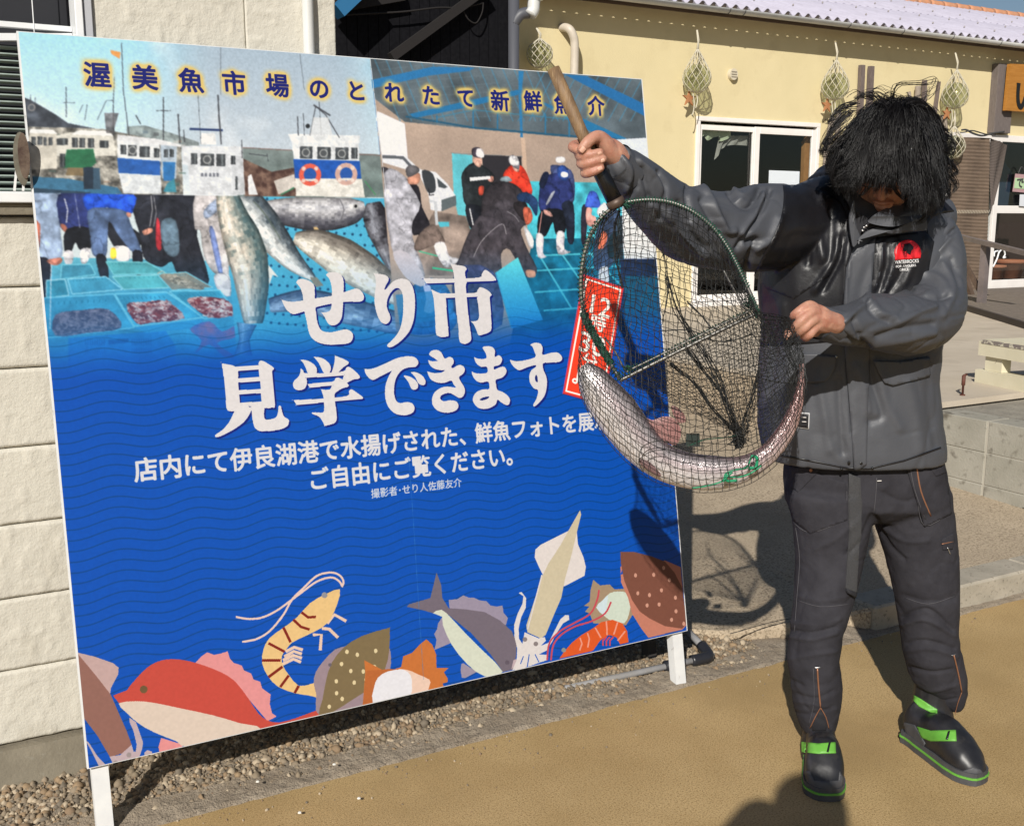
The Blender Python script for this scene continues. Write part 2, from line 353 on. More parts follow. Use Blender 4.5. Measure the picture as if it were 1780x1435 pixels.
box('window_ledge', (-1.6, 2.74, 1.438), (.366, 2.86, 1.463), m_white, LB, .002)
box('window_ledge', (-1.6, 2.755, 1.410), (.40, 2.80, 1.4375), m_foot, LB, .002)
# vertical pipe on the pier
tube('drainpipe', [(.927, 2.7615, z) for z in (.02, 1.2, 2.2, 3.2)], .0145, m_pvc, LB, 20)
box('pipe_clip', (.905, 2.745, 2.1), (.948, 2.78, 2.12), m_pvc, LB, .002)
# round weathered plate on a stub bracket beside the signboard's left edge
bk = thing('round_bracket_plate', 'weathered brown oval plate on white legs, at the left edge of the signboard', 'bracket', ony(35, 300, 2.66))
m_rust = mat('rust', (.055,.030,.022), .8, (.15,.11,.08), 30, bumps=((90,.002,'n'),)); m_patina = mat('weathered plate', (.11,.10,.075), .8, (.17,.155,.12), 40)
c = ony(38, 276, 2.66); a = np.linspace(0, 2*PI, 24, endpoint=False)
ring = [(c[0]+.017*math.cos(t)*(1 if math.cos(t) < 0 else .8), c[1]-.006, c[2]+.058*math.sin(t)) for t in a]
polyplate('plate', ring, (0, 1, 0), .012, m_patina, bk)
ring = [(c[0]+.004+.012*math.cos(t), c[1]-.009, c[2]+.006+.05*math.sin(t)) for t in a]; polyplate('rim', ring, (0, 1, 0), .003, m_rust, bk)
for x0, x1 in ((25, 30), (40, 35)):
    p, q = ony(x0+4, 290, 2.67), ony(x0, 332, 2.67); V, F = beamvf(p, q, .005, .004, (0, 1, 0)); mk('leg', V, F, m_white, bk)
# ------------------------------------------------------------------ alley building, its shade put into the near-black board colour
DB = thing('shade_dark_building', 'boarded outbuilding painted shade-dark in the alley between the cream building and the yellow house', 'building', (3, 8.3, 0))
m_black = mat('shade-dark board', (.005,.005,.0065), .9, (.009,.009,.011), 30, spec=.08); m_blk2 = mat('black timber', (.008,.006,.006), .85)
x = .4; xr = float(ony(893, 100, 8.3)[0])
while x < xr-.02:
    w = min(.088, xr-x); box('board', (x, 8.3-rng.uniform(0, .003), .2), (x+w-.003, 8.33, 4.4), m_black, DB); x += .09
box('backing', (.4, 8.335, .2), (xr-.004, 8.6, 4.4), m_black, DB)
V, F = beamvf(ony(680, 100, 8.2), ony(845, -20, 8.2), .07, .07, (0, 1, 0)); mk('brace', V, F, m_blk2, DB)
V, F = beamvf(ony(585, 22, 8.1), ony(640, -30, 8.1), .1, .16, (0, 1, 0)); mk('beam', V, F, mat('blue painted steel', (.02,.13,.28), .5), DB)
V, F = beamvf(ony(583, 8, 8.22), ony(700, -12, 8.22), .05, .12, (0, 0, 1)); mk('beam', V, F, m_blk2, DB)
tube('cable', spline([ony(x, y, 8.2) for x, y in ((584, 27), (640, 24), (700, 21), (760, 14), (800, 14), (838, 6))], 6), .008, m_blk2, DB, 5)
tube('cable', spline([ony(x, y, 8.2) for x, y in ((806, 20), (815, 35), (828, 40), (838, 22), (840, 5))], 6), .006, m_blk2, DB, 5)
m_gpipe = mat('grey downpipe', (.075,.078,.092), .5)
tube('drainpipe', [(float(ony(893, 60, 8.25)[0]), 8.25, z) for z in (.3, 1.5, 3.25)], .047, m_gpipe, DB, 16)
tube('drainpipe', spline([ony(893, 42, 8.25), ony(905, 26, 8.22), ony(922, 22, 8.2)], 5), .047, m_gpipe, DB, 16)
tube('pipe_joint', spline([ony(922, 26, 8.15), ony(927, 18, 8.15), ony(928, 6, 8.15), ony(930, -6, 8.15)], 4), .052, m_pvc, DB, 16)
V, F = lathevf([(.05,0),(.07,.004),(.07,.03),(.05,.034)], ony(930, 1, 8.15), 16); mk('pipe_joint', V, F, m_pvc, DB, True)
# ------------------------------------------------------------------ yellow house
YH = thing('yellow_house', 'single-storey yellow stucco house with a corrugated roof, behind the man', 'house', (8, 9, .3))
m_yel = mat('yellow stucco', (.61,.52,.305), .9, (.655,.56,.335), 1.6, bumps=((60,.0018,'n'),(300,.0008,'n')), dirt=(3,(.54,.45,.26),.56,.8))
X0 = 4.75
def wallbox(x0, x1, z0, z1): return box('wall', (x0, 9.0, z0), (x1, 9.2, z1), m_yel, YH)
dL, dR = float(ony(1207, 300, 9)[0]), float(ony(1424, 216, 9)[0]); dT = float(ony(1208, 202, 9)[2]); dB = .50
sL = float(ony(1650, 240, 9)[0]); sT = float(ony(1700, 236, 9)[2])
wallbox(X0, dL, .2, 3.545); wallbox(dL, dR, dT, 3.545); wallbox(dR, sL, .2, 3.545); wallbox(sL, 17.5, sT, 3.545); wallbox(dL, dR, .2, dB-.04); wallbox(16.2, 17.5, .2, sT)
wallbox(sL, 16.2, .2, .42)
box('wall', (X0, 9.2, .2), (X0+.2, 14, 3.9), m_yel, YH)
# eave: soffit, fascia, gutter, corrugated roof
m_soff = mat('brown soffit timber', (.07,.045,.03), .8, (.10,.065,.045), 12)
box('fascia', (X0-.1, 8.79, 3.40), (17.6, 8.81, 3.484), m_soff, YH)
m_gut = mat('grey plastic gutter', (.50,.50,.49), .5, (.58,.58,.56), 3, dirt=(7,(.38,.37,.35),.55,.75))
a = np.linspace(0, -1.0*PI, 12); prof = [(.045*math.cos(t), .045*math.sin(t)) for t in a]; prof = prof+[(.039*math.cos(t), .040*math.sin(t)) for t in a[::-1]]
V = []; F = []; xs = [X0-.12, 17.7]; k = len(prof)
for x in xs: V += [(x, 8.72+p[0]*1.0, 3.462+p[1]) for p in prof]
F = [(i, (i+1) % k, k+(i+1) % k, k+i) for i in range(k)]+[tuple(range(k)), tuple(range(2*k-1, k-1, -1))]
mk('gutter', V, F, m_gut, YH, True)
m_brk = mat('dark bracket', (.05,.05,.05), .6)
for px in (1265, 1291, 1475, 1569, 1656, 1740):
    x = float(ony(px, 20, 8.72)[0]); P = [(x, 8.72+.048*math.cos(t), 3.462+.048*math.sin(t)) for t in a]; tube('gutter_bracket', P, .004, m_brk, YH, 5)
# corrugated sheets: real corrugation, two rows, overlapping; slope rises away
m_roof = mat('lavender slate roofing', (.40,.38,.46), .7, (.46,.44,.53), 4, dirt=(9,(.34,.32,.39),.55,.8), bumps=((50,.001,'n'),))
pitch = .14; slope = math.tan(rad(19.3))
def corr(name, y0, y1, zoff, x0=X0-.15, x1=17.8):
    n = int((x1-x0)/pitch*10); X = np.linspace(x0, x1, n+1); W = .022*np.cos(2*PI*X/pitch)
    V = []; Z = lambda y: 3.4875+(y-8.72)*slope+zoff
    for y, dz in ((y0, -.006), (y1, -.006), (y0, 0.0), (y1, 0.0)): V += [(x, y, Z(y)+w+dz) for x, w in zip(X, W)]
    m = n+1; F = [(i, i+1, m+i+1, m+i)[::-1] for i in range(n)]+[(2*m+i, 2*m+i+1, 3*m+i+1, 3*m+i) for i in range(n)]+[(i, i+1, 2*m+i+1, 2*m+i) for i in range(n)]
    return mk(name, V, F, m_roof, YH, True)
corr('roof_sheet', 8.775, 10.45, 0); corr('roof_sheet', 10.35, 12.1, .008)
bolt = None
for y in (9.3, 10.0, 10.75, 11.5):
    x = X0
    while x < 17.5:
        p = (x+.0, y, 3.4875+(y-8.72)*slope+.024+(.008 if y > 10.4 else 0))
        if proj(p)[0, 0] > 1100 and proj(p)[0, 1] > -10:
            if bolt is None:
                V, F = lathevf([(.011,0),(.009,.016),(.002,.02)], p, 6); bolt = mk('roof_bolt', V, F, mat('bolt cap', (.30,.27,.26), .6), YH, org=p)
            else:
                b = bolt.copy(); COL.objects.link(b); b.parent = YH; b.location = tuple(np.array(p)-wl(YH))
        x += pitch*4
m_ridge = mat('orange ridge tile', (.55,.24,.12), .8, (.42,.22,.13), 18, bumps=((40,.003,'n'),))
yr = 12.1; zr = 3.4875+(yr-8.72)*slope
x = 9.0
while x < 17.8:
    P = [(x+i*.31/4, yr+.03, zr+.02+.0*i) for i in range(5)]; V, F = tubevf(P, [.075, .072, .07, .07, .07], 10); mk('ridge_tile', V, F, m_ridge, YH, True); x += .30
box('roof_back', (X0, 12.15, 3.3), (17.7, 12.3, zr-.02), m_soff, YH)
# vent pipe, vent cap
m_beige = mat('beige pipe', (.50,.44,.36), .5, (.56,.5,.42), 8)
tube('vent_pipe', spline([(5.50, 9.02, float(ony(985,48,9)[2])), ony(988, 50, 8.9), ony(996, 62, 8.87), ony(999, 82, 8.87), ony(998, 140, 8.87), ony(996, 300, 8.87)], 6), .04, m_beige, YH, 16)
p = ony(1271, 130, 9.0); a = np.linspace(0, 2*PI, 20, endpoint=False)
polyplate('vent_cap', [(p[0]+.052*math.cos(t), 8.955, p[2]+.058*math.sin(t)) for t in a], (0, 1, 0), .05, mat('cream vent', (.58,.52,.40), .6), YH)
for dz in (-.025, 0, .025): box('vent_slot', (p[0]-.035, 8.949, p[2]+dz-.004), (p[0]+.035, 8.954, p[2]+dz+.004), mat('vent slot', (.30,.26,.2), .7), YH)
# sliding glazed door
m_frame = mat('white window frame', (.74,.70,.67), .45, (.78,.75,.72), 7)
m_glass = glassmat('window glass', (.93, .95, .95))
SD = thing('sliding_door', 'white framed sliding glass door in the yellow wall, left of the man', 'door', (dL, 9, dB))
def fr(x0, z0, x1, z1, y0=8.975, y1=9.05, par=SD, name='frame', m=None): return box(name, (x0, y0, z0), (x1, y1, z1), m or m_frame, par, .003)
w = .045
fr(dL, dT-w, dR, dT); fr(dL, dB+.03, dL+w, dT-w-.001); fr(dR-w, dB+.03, dR, dT-w-.001); fr(dL-.02, dB-.06, dR+.05, dB+.029, 8.93, 9.02, name='sill')
xm = float(ony(1313, 260, 9)[0])
def sash(x0, x1, y, st=.055):
    z0, z1 = dB+.035, dT-w-.03
    fr(x0, z0, x0+st, z1, y, y+.03, name='sash'); fr(x1-st, z0, x1, z1, y, y+.03, name='sash'); fr(x0+st+.001, z1-st, x1-st-.001, z1, y, y+.03, name='sash'); fr(x0+st+.001, z0, x1-st-.001, z0+st*1.3, y, y+.03, name='sash')
    fr(x0+st, z0+st, x1-st, z1-st, y+.012, y+.016, name='pane', m=m_glass)
sash(dL+w, xm+.03, 9.015); sash(xm-.03, dR-w, 8.978, .07)
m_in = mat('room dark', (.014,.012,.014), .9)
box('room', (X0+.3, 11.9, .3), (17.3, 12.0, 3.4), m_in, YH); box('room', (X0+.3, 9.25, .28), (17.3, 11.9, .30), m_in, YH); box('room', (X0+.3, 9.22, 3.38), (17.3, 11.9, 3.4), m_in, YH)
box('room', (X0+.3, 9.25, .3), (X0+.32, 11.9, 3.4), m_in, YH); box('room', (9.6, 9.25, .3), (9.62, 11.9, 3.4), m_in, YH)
# curtain behind the left sash: a gathered tie-up of pale green cloth
m_curt = mat('pale green curtain', (.42,.46,.30), .9, (.36,.40,.27), 10)
def cloth(name, px, Y, m, par, amp=.02):
    P = np.array([ony(x, y, Y) for x, y in px]); n = 14
    top = np.array([P[0]+(P[1]-P[0])*t for t in np.linspace(0, 1, n)]); bot = np.array([spline(P[2:][::-1] if False else P[2:], 6)[int(t*(len(spline(P[2:], 6))-1))] for t in np.linspace(0, 1, n)])
    V = []; K = 6
    for j in range(K):
        s = j/(K-1); row = top*(1-s)+bot*s; row[:, 1] += amp*np.sin(np.arange(n)*1.9+s); V += row.tolist()
    F = [(j*n+i, j*n+i+1, (j+1)*n+i+1, (j+1)*n+i) for j in range(K-1) for i in range(n-1)]
    return mk(name, V, F, m, par, True)
cloth('curtain', [(1213, 214), (1270, 218), (1213, 245), (1226, 233), (1228, 245), (1248, 237), (1252, 246), (1271, 238)], 9.09, m_curt, SD)
cloth('curtain', [(1250, 236), (1300, 236), (1243, 278), (1252, 262), (1262, 254), (1280, 252), (1300, 254)], 9.12, mat('grey curtain', (.26,.25,.22), .9), SD)
P = [ony(x, y, 8.99) for x, y in ((1337, 296), (1390, 298), (1388, 350), (1335, 350))]; polyplate('paper_notice', P, (0, 1, 0), .002, mat('white paper', (.72,.75,.80), .7), SD)
P = [ony(x, y, 9.06) for x, y in ((1399, 246), (1408, 234), (1410, 330), (1396, 330))]; polyplate('wood_post', P, (0, 1, 0), .05, mat('orange timber', (.30,.14,.045), .6, (.36,.18,.06), 20), SD)
# ------------------------------------------------------------------ right-hand shopfront: glazed doors, screen
SF = thing('shopfront_doors', 'white framed glazed shopfront at the far right, under the wooden name board', 'door', (sL, 9, .45))
def pxbox(name, x0, y0, x1, y1, Y, th, m, par): # a box seen at these pixels in the plane Y
    A = ony(x0, y0, Y); B = ony(x1, y1, Y); return box(name, (A[0], Y, B[2]), (B[0], Y+th, A[2]), m, par, .003)
zt = sT
fx = [float(ony(p, 380, 9)[0]) for p in (1641, 1722, 1805)]
box('frame', (fx[0]-.06, 8.96, zt-.06), (16.2, 9.02, zt+.02), m_frame, SF, .003); box('frame', (fx[0]-.06, 8.96, zt-.16), (fx[1]+.05, 9.02, zt-.0601), m_frame, SF, .003)
for x, ww in ((fx[0]-.055, .06), (fx[1]-.02, .075), (13.9, .09), (16.1, .09)): box('frame', (x, 8.955, .45), (x+ww, 9.03, zt-.061 if x > fx[1]-.05 else zt-.161), m_frame, SF, .003)
zr1 = float(ony(1740, 363, 9)[2]); zr0 = float(ony(1740, 368, 9)[2]); zb = float(ony(1740, 486, 9)[2])
box('rail', (fx[1]+.056, 8.965, zr0-.02), (13.899, 9.0, zr1+.04), m_frame, SF, .003); box('kick_rail', (fx[1]+.056, 8.96, .44), (13.899, 9.0, zb), m_frame, SF, .003)
box('pane', (fx[1]+.05, 8.985, zb), (13.9, 8.989, zt-.06), m_glass, SF); box('pane', (fx[0], 8.985, .45), (fx[1]-.03, 8.989, zt-.16), m_glass, SF)
# brown mesh screen standing in front of the left leaf
m_screen = mat('brown woven screen', (.125,.088,.06), .9, (.17,.12,.085), 5, bumps=((150,.003,'n'),), dirt=(1.5,(.10,.07,.05),.5,.7), stretch=(1,1,6))
scr = thing('woven_screen', 'brown woven reed screen leaning against the shopfront, right of the man', 'screen', ony(1690, 505, 8.85))
def screenmesh(px, Y, name, m):
    (a, b, c, d) = [ony(x, y, Y) for x, y in px]; n = 90; mm = 8; V = []
    for j in range(n+1):
        s = j/n; l = np.array(a)*(1-s)+np.array(d)*s; r = np.array(b)*(1-s)+np.array(c)*s
        for i in range(mm+1):
            p = l+(r-l)*i/mm; p = p+np.array([0, .006*(j % 2)+.012*math.sin(i*1.1+s*4), 0]); V.append(p)
    F = [(j*(mm+1)+i, j*(mm+1)+i+1, (j+1)*(mm+1)+i+1, (j+1)*(mm+1)+i) for j in range(n) for i in range(mm)]
    return mk(name, V, F, m, scr)
screenmesh([(1662, 238), (1722, 240), (1712, 512), (1640, 508)], 8.85, 'reed_panel', m_screen)
screenmesh([(1722, 240), (1752, 252), (1728, 352), (1722, 366)], 8.87, 'reed_flap', mat('faded screen', (.10,.08,.07), .9))
m_tie = mat('pale twine', (.42,.37,.29), .9)
for i in range(22):
    x0, y0 = 1661+i*2.7, 366; p, q = ony(x0, y0+5, 8.83), ony(x0+2.2, y0-1, 8.83); V, F = beamvf(p, q, .006, .004, (0, 1, 0)); mk('stitch', V, F, m_tie, scr)
tube('cord', spline([ony(x, y, 8.83) for x, y in ((1672, 226), (1680, 226), (1692, 232), (1708, 236), (1724, 232), (1745, 229))], 5), .012, m_brk, scr, 6)
tube('cord', spline([ony(x, y, 8.82) for x, y in ((1662, 230), (1676, 230), (1690, 227), (1712, 233), (1730, 235))], 5), .008, m_brk, scr, 6)
# post and orange board with the character
m_gpost = mat('grey weathered post', (.16,.135,.125), .85, (.11,.09,.085), 14, stretch=(8,8,1))
po = thing('timber_post', 'short grey weathered timber post under the orange name board', 'post', ony(1748, 232, 8.9))
pxbox('post', 1737, 110, 1756, 232, 8.9, .1, m_gpost, po)
NB = thing('name_board', 'orange varnished wooden board with a black hiragana character, at the far right under the eave', 'sign', ony(1775, 192, 8.85))
m_or = mat('orange varnish board', (.34,.14,.02), .45, (.42,.185,.035), 6, stretch=(1,1,7), bumps=((30,.001,'n'),))
P = [ony(x, y, 8.82) for x, y in ((1757, 111), (1860, 115), (1855, 200), (1749, 192))]; polyplate('board', P, (0, 1, 0), .05, m_or, NB)
V, F = textmesh('い', .40, .012, .004); V = V[:, [0, 2, 1]]*[1, -1, 1]; c = ony(1781, 168, 8.815); V = V+[c[0], c[1], c[2]-.14]; mk('lettering', V, F, mat('black paint', (.01,.01,.01), .4), NB)
# leaning stakes on the wall
m_stake = mat('weathered stake', (.11,.085,.08), .9, (.17,.135,.12), 12, stretch=(10,10,1.5))
for i, (x0, y0, x1, y1, w, lb) in enumerate(((1495, 260, 1501, 113, .062, 'left of two tall weathered stakes on the yellow wall above the man\'s head'), (1510, 260, 1517, 115, .062, 'right of two tall weathered stakes on the yellow wall above the man\'s head'), (1607, 250, 1610, 139, .04, 'thin upright stake with a square top, right of the man\'s hair'), (1620, 250, 1635, 142, .045, 'slanting pointed stake, between the man\'s hair and the right glass floats'))):
    p, q = ony(x0, y0, 8.93), ony(x1, y1, 8.93); wq = w*.3 if i == 3 else w
    d = q-p; d /= np.linalg.norm(d); s = np.array([d[2], 0, -d[0]])
    polyplate('stake', [p-s*w/2, p+s*w/2, q+s*wq/2, q-s*wq/2], (0, 1, 0), .045, m_stake); o = bpy.context.scene.objects[-1] if False else COL.objects[-1]
    tag(o, lb, 'stake', 'stakes leaning on the yellow wall')
m_drift = mat('driftwood', (.30,.255,.21), .9, (.22,.18,.15), 15)
dw = thing('driftwood_panel', 'pale driftwood and dried netting on the wall behind the man\'s head', 'driftwood', ony(1440, 330, 8.95))
for (pts, r) in ((((1447, 205), (1441, 240), (1436, 280), (1437, 340)), .035), (((1458, 190), (1456, 230), (1450, 300)), .03), (((1625, 230), (1630, 270), (1634, 330)), .045), (((1640, 200), (1646, 260), (1650, 320)), .035), (((1596, 150), (1594, 175), (1590, 200)), .035), (((1585, 190), (1580, 160)), .02), (((1572, 170), (1578, 200)), .02)):
    tube('branch', spline([ony(x, y, 8.93) for x, y in pts], 4) if len(pts) > 2 else [ony(x, y, 8.93) for x, y in pts], r, m_drift, dw, 8)
# open sign, twine, pots inside the shop
HS = thing('hanging_shop_sign', 'small green and pink hanging sign behind the shopfront glass at far right', 'sign', ony(1775, 330, 8.93))
P = [ony(x, y, 8.93) for x, y in ((1766, 302), (1800, 305), (1795, 336), (1761, 333))]; polyplate('board', P, (0, 1, 0), .01, mat('pink sign', (.40,.25,.26), .6), HS)
P = [ony(x, y, 8.925) for x, y in ((1765, 309), (1800, 312), (1796, 330), (1763, 327))]; polyplate('field', P, (0, 1, 0), .004, mat('green sign', (.40,.55,.33), .6), HS)
V, F = textmesh('で休', .14, .004, .001); V = V[:, [0, 2, 1]]*[1, -1, 1]; c = ony(1779, 325, 8.92); V = V+c; mk('lettering', V, F, m_brk, HS)
tube('hanger', spline([ony(1770, 302, 8.93), ony(1776, 290, 8.93), ony(1783, 302, 8.93)], 4), .006, m_brk, HS, 5)
P = [ony(x, y, 8.94) for x, y in ((1773, 338), (1800, 338), (1800, 360), (1772, 358))]; polyplate('leaflet', P, (0, 1, 0), .003, mat('leaflet', (.6,.62,.66), .7), HS)
m_terra = mat('terracotta', (.36,.12,.055), .75, (.42,.16,.08), 8, bumps=((60,.001,'n'),))
for i, (px, r) in enumerate(((1727, .14), (1755, .19))):
    b = ony(px, 484, 9.45); b[2] = .62
    V, F = lathevf([(r*.7, 0), (r*.95, r*1.05), (r*1.08, r*1.06), (r*1.08, r*1.3), (r*.98, r*1.3), (r*.9, r*1.1), (r*.05, r*1.05)], b, 24)
    tag(mk('flower_pot', V, F, m_terra, None, True, org=b), ('small' if i == 0 else 'large')+' terracotta pot inside the shopfront glass, '+('left' if i == 0 else 'right')+' of the pair', 'pot', 'terracotta pots inside the shopfront')
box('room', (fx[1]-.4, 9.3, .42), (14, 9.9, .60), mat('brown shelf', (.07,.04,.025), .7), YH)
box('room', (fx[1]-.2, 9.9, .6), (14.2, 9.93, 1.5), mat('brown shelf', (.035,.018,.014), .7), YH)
P = [ony(x, y, 9.5) for x, y in ((1722, 250), (1760, 300), (1752, 358), (1722, 358))]; polyplate('blue_cloth', P, (0, 1, 0), .01, mat('navy cloth', (.01,.03,.06), .9), SF)
tw = thing('string_and_tap', 'white string and small dark fitting hanging below the handrail at right', 'string', ony(1735, 430, 7.6))
for pts in (((1744, 432), (1737, 438), (1733, 450), (1726, 464)), ((1735, 436), (1729, 438), (1728, 446)), ((1745, 434), (1747, 442), (1744, 448), (1748, 447))):
    tube('strand', spline([ony(x, y, 7.6) for x, y in pts], 4), .009, m_white, tw, 6)
# ------------------------------------------------------------------ terrace, blocks, deck, rail, bench
TZ = .50; tfy = 3.56
V, F = [(4.35,tfy,.47),(22,tfy+.1,.47),(22,9.0,.47),(4.35,9.0,.47),(4.35,tfy,TZ),(22,tfy+.1,TZ),(22,9,TZ-.01),(4.35,9,TZ-.01)], [(4,5,6,7),(0,1,5,4),(1,2,6,5),(2,3,7,6),(3,0,4,7),(0,3,2,1)]
tag(mk('terrace', V, F, m_terr), kind='structure')
tag(box('terrace_fill', (4.36, tfy+.02, 0), (22, 8.99, .468), m_slab), kind='structure')
tag(box('retaining_top', (4.52, 1.5, .38), (22, tfy-.002, .462), m_conc), kind='structure')
BW = thing('block_wall', 'low stained concrete block retaining wall at the right, below the terrace', 'wall', (4.42, 3.0, 0))
y = 3.555; row = 0
for row, (z0, z1) in enumerate(((-.02, .153), (.156, .309), (.312, .464))):
    y = 3.555-(.0 if row % 2 == 0 else .0)
    if row == 2: y = 3.555
    off = .385 if row >= 0 else 0
    yy = 3.575+.05
    while yy > .9:
        a, b = yy-.386, yy
        if b > tfy-.002: b = tfy-.002
        box('block', (4.35+rng.uniform(0, .003), a, z0), (4.515, b-.006, z1), m_block, BW, .003); yy -= .39
box('mortar', (4.356, .9, -.02), (4.51, 3.552, .46), mat('pale mortar', (.40,.37,.31), .9), BW)
# far side of the terrace's left face
box('block', (4.342, tfy+.004, 0), (4.349, 8.9, .466), m_slab, BW)
# deck with boards and handrail
DK = thing('timber_deck', 'dark weathered timber deck and handrail in front of the shopfront at right', 'deck', (11, 8, .5))
m_deck = mat('grey deck board', (.13,.105,.085), .85, (.21,.175,.145), 9, stretch=(9,1.2,9), bumps=((60,.002,'n'),)); m_dks = mat('dark deck edge', (.045,.034,.03), .8)
A = onz(1600, 508, .54); B = onz(1800, 567, .54)
n = 24
for i in range(n):
    # boards run parallel to the shopfront, clipped by the slanting deck edge
    y1 = 8.93-i*.125; y0 = y1-.117
    def ex(y): return A[0]+(B[0]-A[0])*(y-A[1])/(B[1]-A[1])
    xa, xb = ex(y0), ex(y1); 
    if y0 < B[1]: break
    polyplate('deck_board', [(xa, y0, .515), (20, y0, .515), (20, y1, .515), (xb, y1, .515)], (0, 0, 1), .025+rng.uniform(0, .003), m_deck, DK)
d = B-A; V, F = beamvf(A+[0,0,-.02], B+[0,0,-.02], .035, .06); mk('edge_board', V, F, m_dks, DK)
V, F = beamvf(A+[.2,.1,-.06], B+[.2,.1,-.06], .03, .05); mk('edge_joist', V, F, m_dks, DK)
m_rail = mat('brown-grey rail', (.125,.105,.10), .7, (.17,.14,.135), 9)
pb = onz(1706, 526, .54); Dp = float(pb@_fh)
def onray(x, y, base, axis): return ond(x, y, base)
top = ond(1714, 425, Dp); V, F = beamvf([pb[0], pb[1], .54], [pb[0], pb[1], top[2]], .07, .07, (1, 0, 0)); mk('post', V, F, m_rail, DK)
r0 = ond(1640, 404, Dp+.9); r1 = ond(1800, 444, Dp-1.0); V, F = beamvf(r0, r1, .06, .045); mk('handrail', V, F, m_rail, DK)
V, F = beamvf(ond(1674, 452, Dp+.25), ond(1706, 510, Dp+.05), .03, .05); mk('brace', V, F, m_soff, DK)
V, F = beamvf(ond(1670, 460, Dp+1.2), ond(1690, 520, Dp+1.2), .06, .06, (1, 0, 0)); mk('post', V, F, m_soff, DK)
# bench: weathered cream
BN = thing('cream_bench', 'weathered cream painted bench with peeling edges, on the terrace at far right', 'bench', (5.6, 3.9, TZ))
m_cream = mat('peeling cream paint', (.60,.55,.40), .7, (.66,.61,.46), 6, dirt=(26,(.17,.14,.12),.68,.70))
m_peel = mat('bare peeled wood', (.19,.16,.145), .85, (.55,.51,.40), 22, mixlo=.5, mixhi=.56)
# frame of reference: front edge runs from px (1709,590) towards (1790,640)
bz = .745; e0 = np.array([5.16, 3.90, bz]); ux = np.array([-.22, -.975, 0]); uy = np.array([.975, -.22, 0])
def bb(name, a0, a1, b0, b1, z0, z1, m):
    V = [e0*[1,1,0]+ux*a+uy*b+[0,0,z] for z in (z0, z1) for a, b in ((a0,b0),(a1,b0),(a1,b1),(a0,b1))]
    return mk(name, V, [(0,3,2,1),(4,5,6,7),(0,1,5,4),(1,2,6,5),(2,3,7,6),(3,0,4,7)], m, BN)
bb('seat_board', 0, .75, 0, .18, bz-.03, bz, m_cream); bb('seat_board', 0, .75, .19, .37, bz-.03, bz, m_cream); bb('seat_board', 0, .75, .38, .55, bz-.03, bz, m_cream)
bb('apron', .004, .75, -.02, -.001, bz-.090, bz-.022, m_cream); bb('apron_top', .004, .75, -.023, -.0005, bz-.0215, bz-.003, m_peel); bb('apron', -.018, .003, -.02, .55, bz-.090, bz-.010, m_cream)
bb('leg', .02, .15, .0, .06, bz-.17, bz-.031, m_cream); bb('leg', .02, .15, .46, .52, bz-.17, bz-.031, m_cream); bb('leg', .60, .70, .0, .06, bz-.17, bz-.031, m_cream)
bb('foot_rail', -.03, .36, -.02, .07, TZ, bz-.171, m_cream); bb('foot_rail', -.03, .30, .45, .53, TZ, bz-.171, m_cream)
tp = thing('rusty_pipe_stub', 'short rusty upright pipe stub standing on the terrace edge, left of the cream bench', 'pipe', onz(1673, 687, TZ))
p = onz(1673, 687, TZ); hq = .105
m_rb = mat('red-brown rust', (.075,.022,.014), .7, (.12,.04,.025), 30)
tube('pipe', [p, p+[0,0,hq*.5], p+[0,0,hq*.52], p+[0,0,hq]], [.006, .006, .010, .010], m_rb, tp, 10); V, F = lathevf([(.014,0),(.014,.006),(.006,.007)], p, 10); mk('flange', V, F, m_rb, tp)
tube('handle', [p+[0,0,hq], p+[.05,.02,hq]], .006, m_rb, tp, 8)
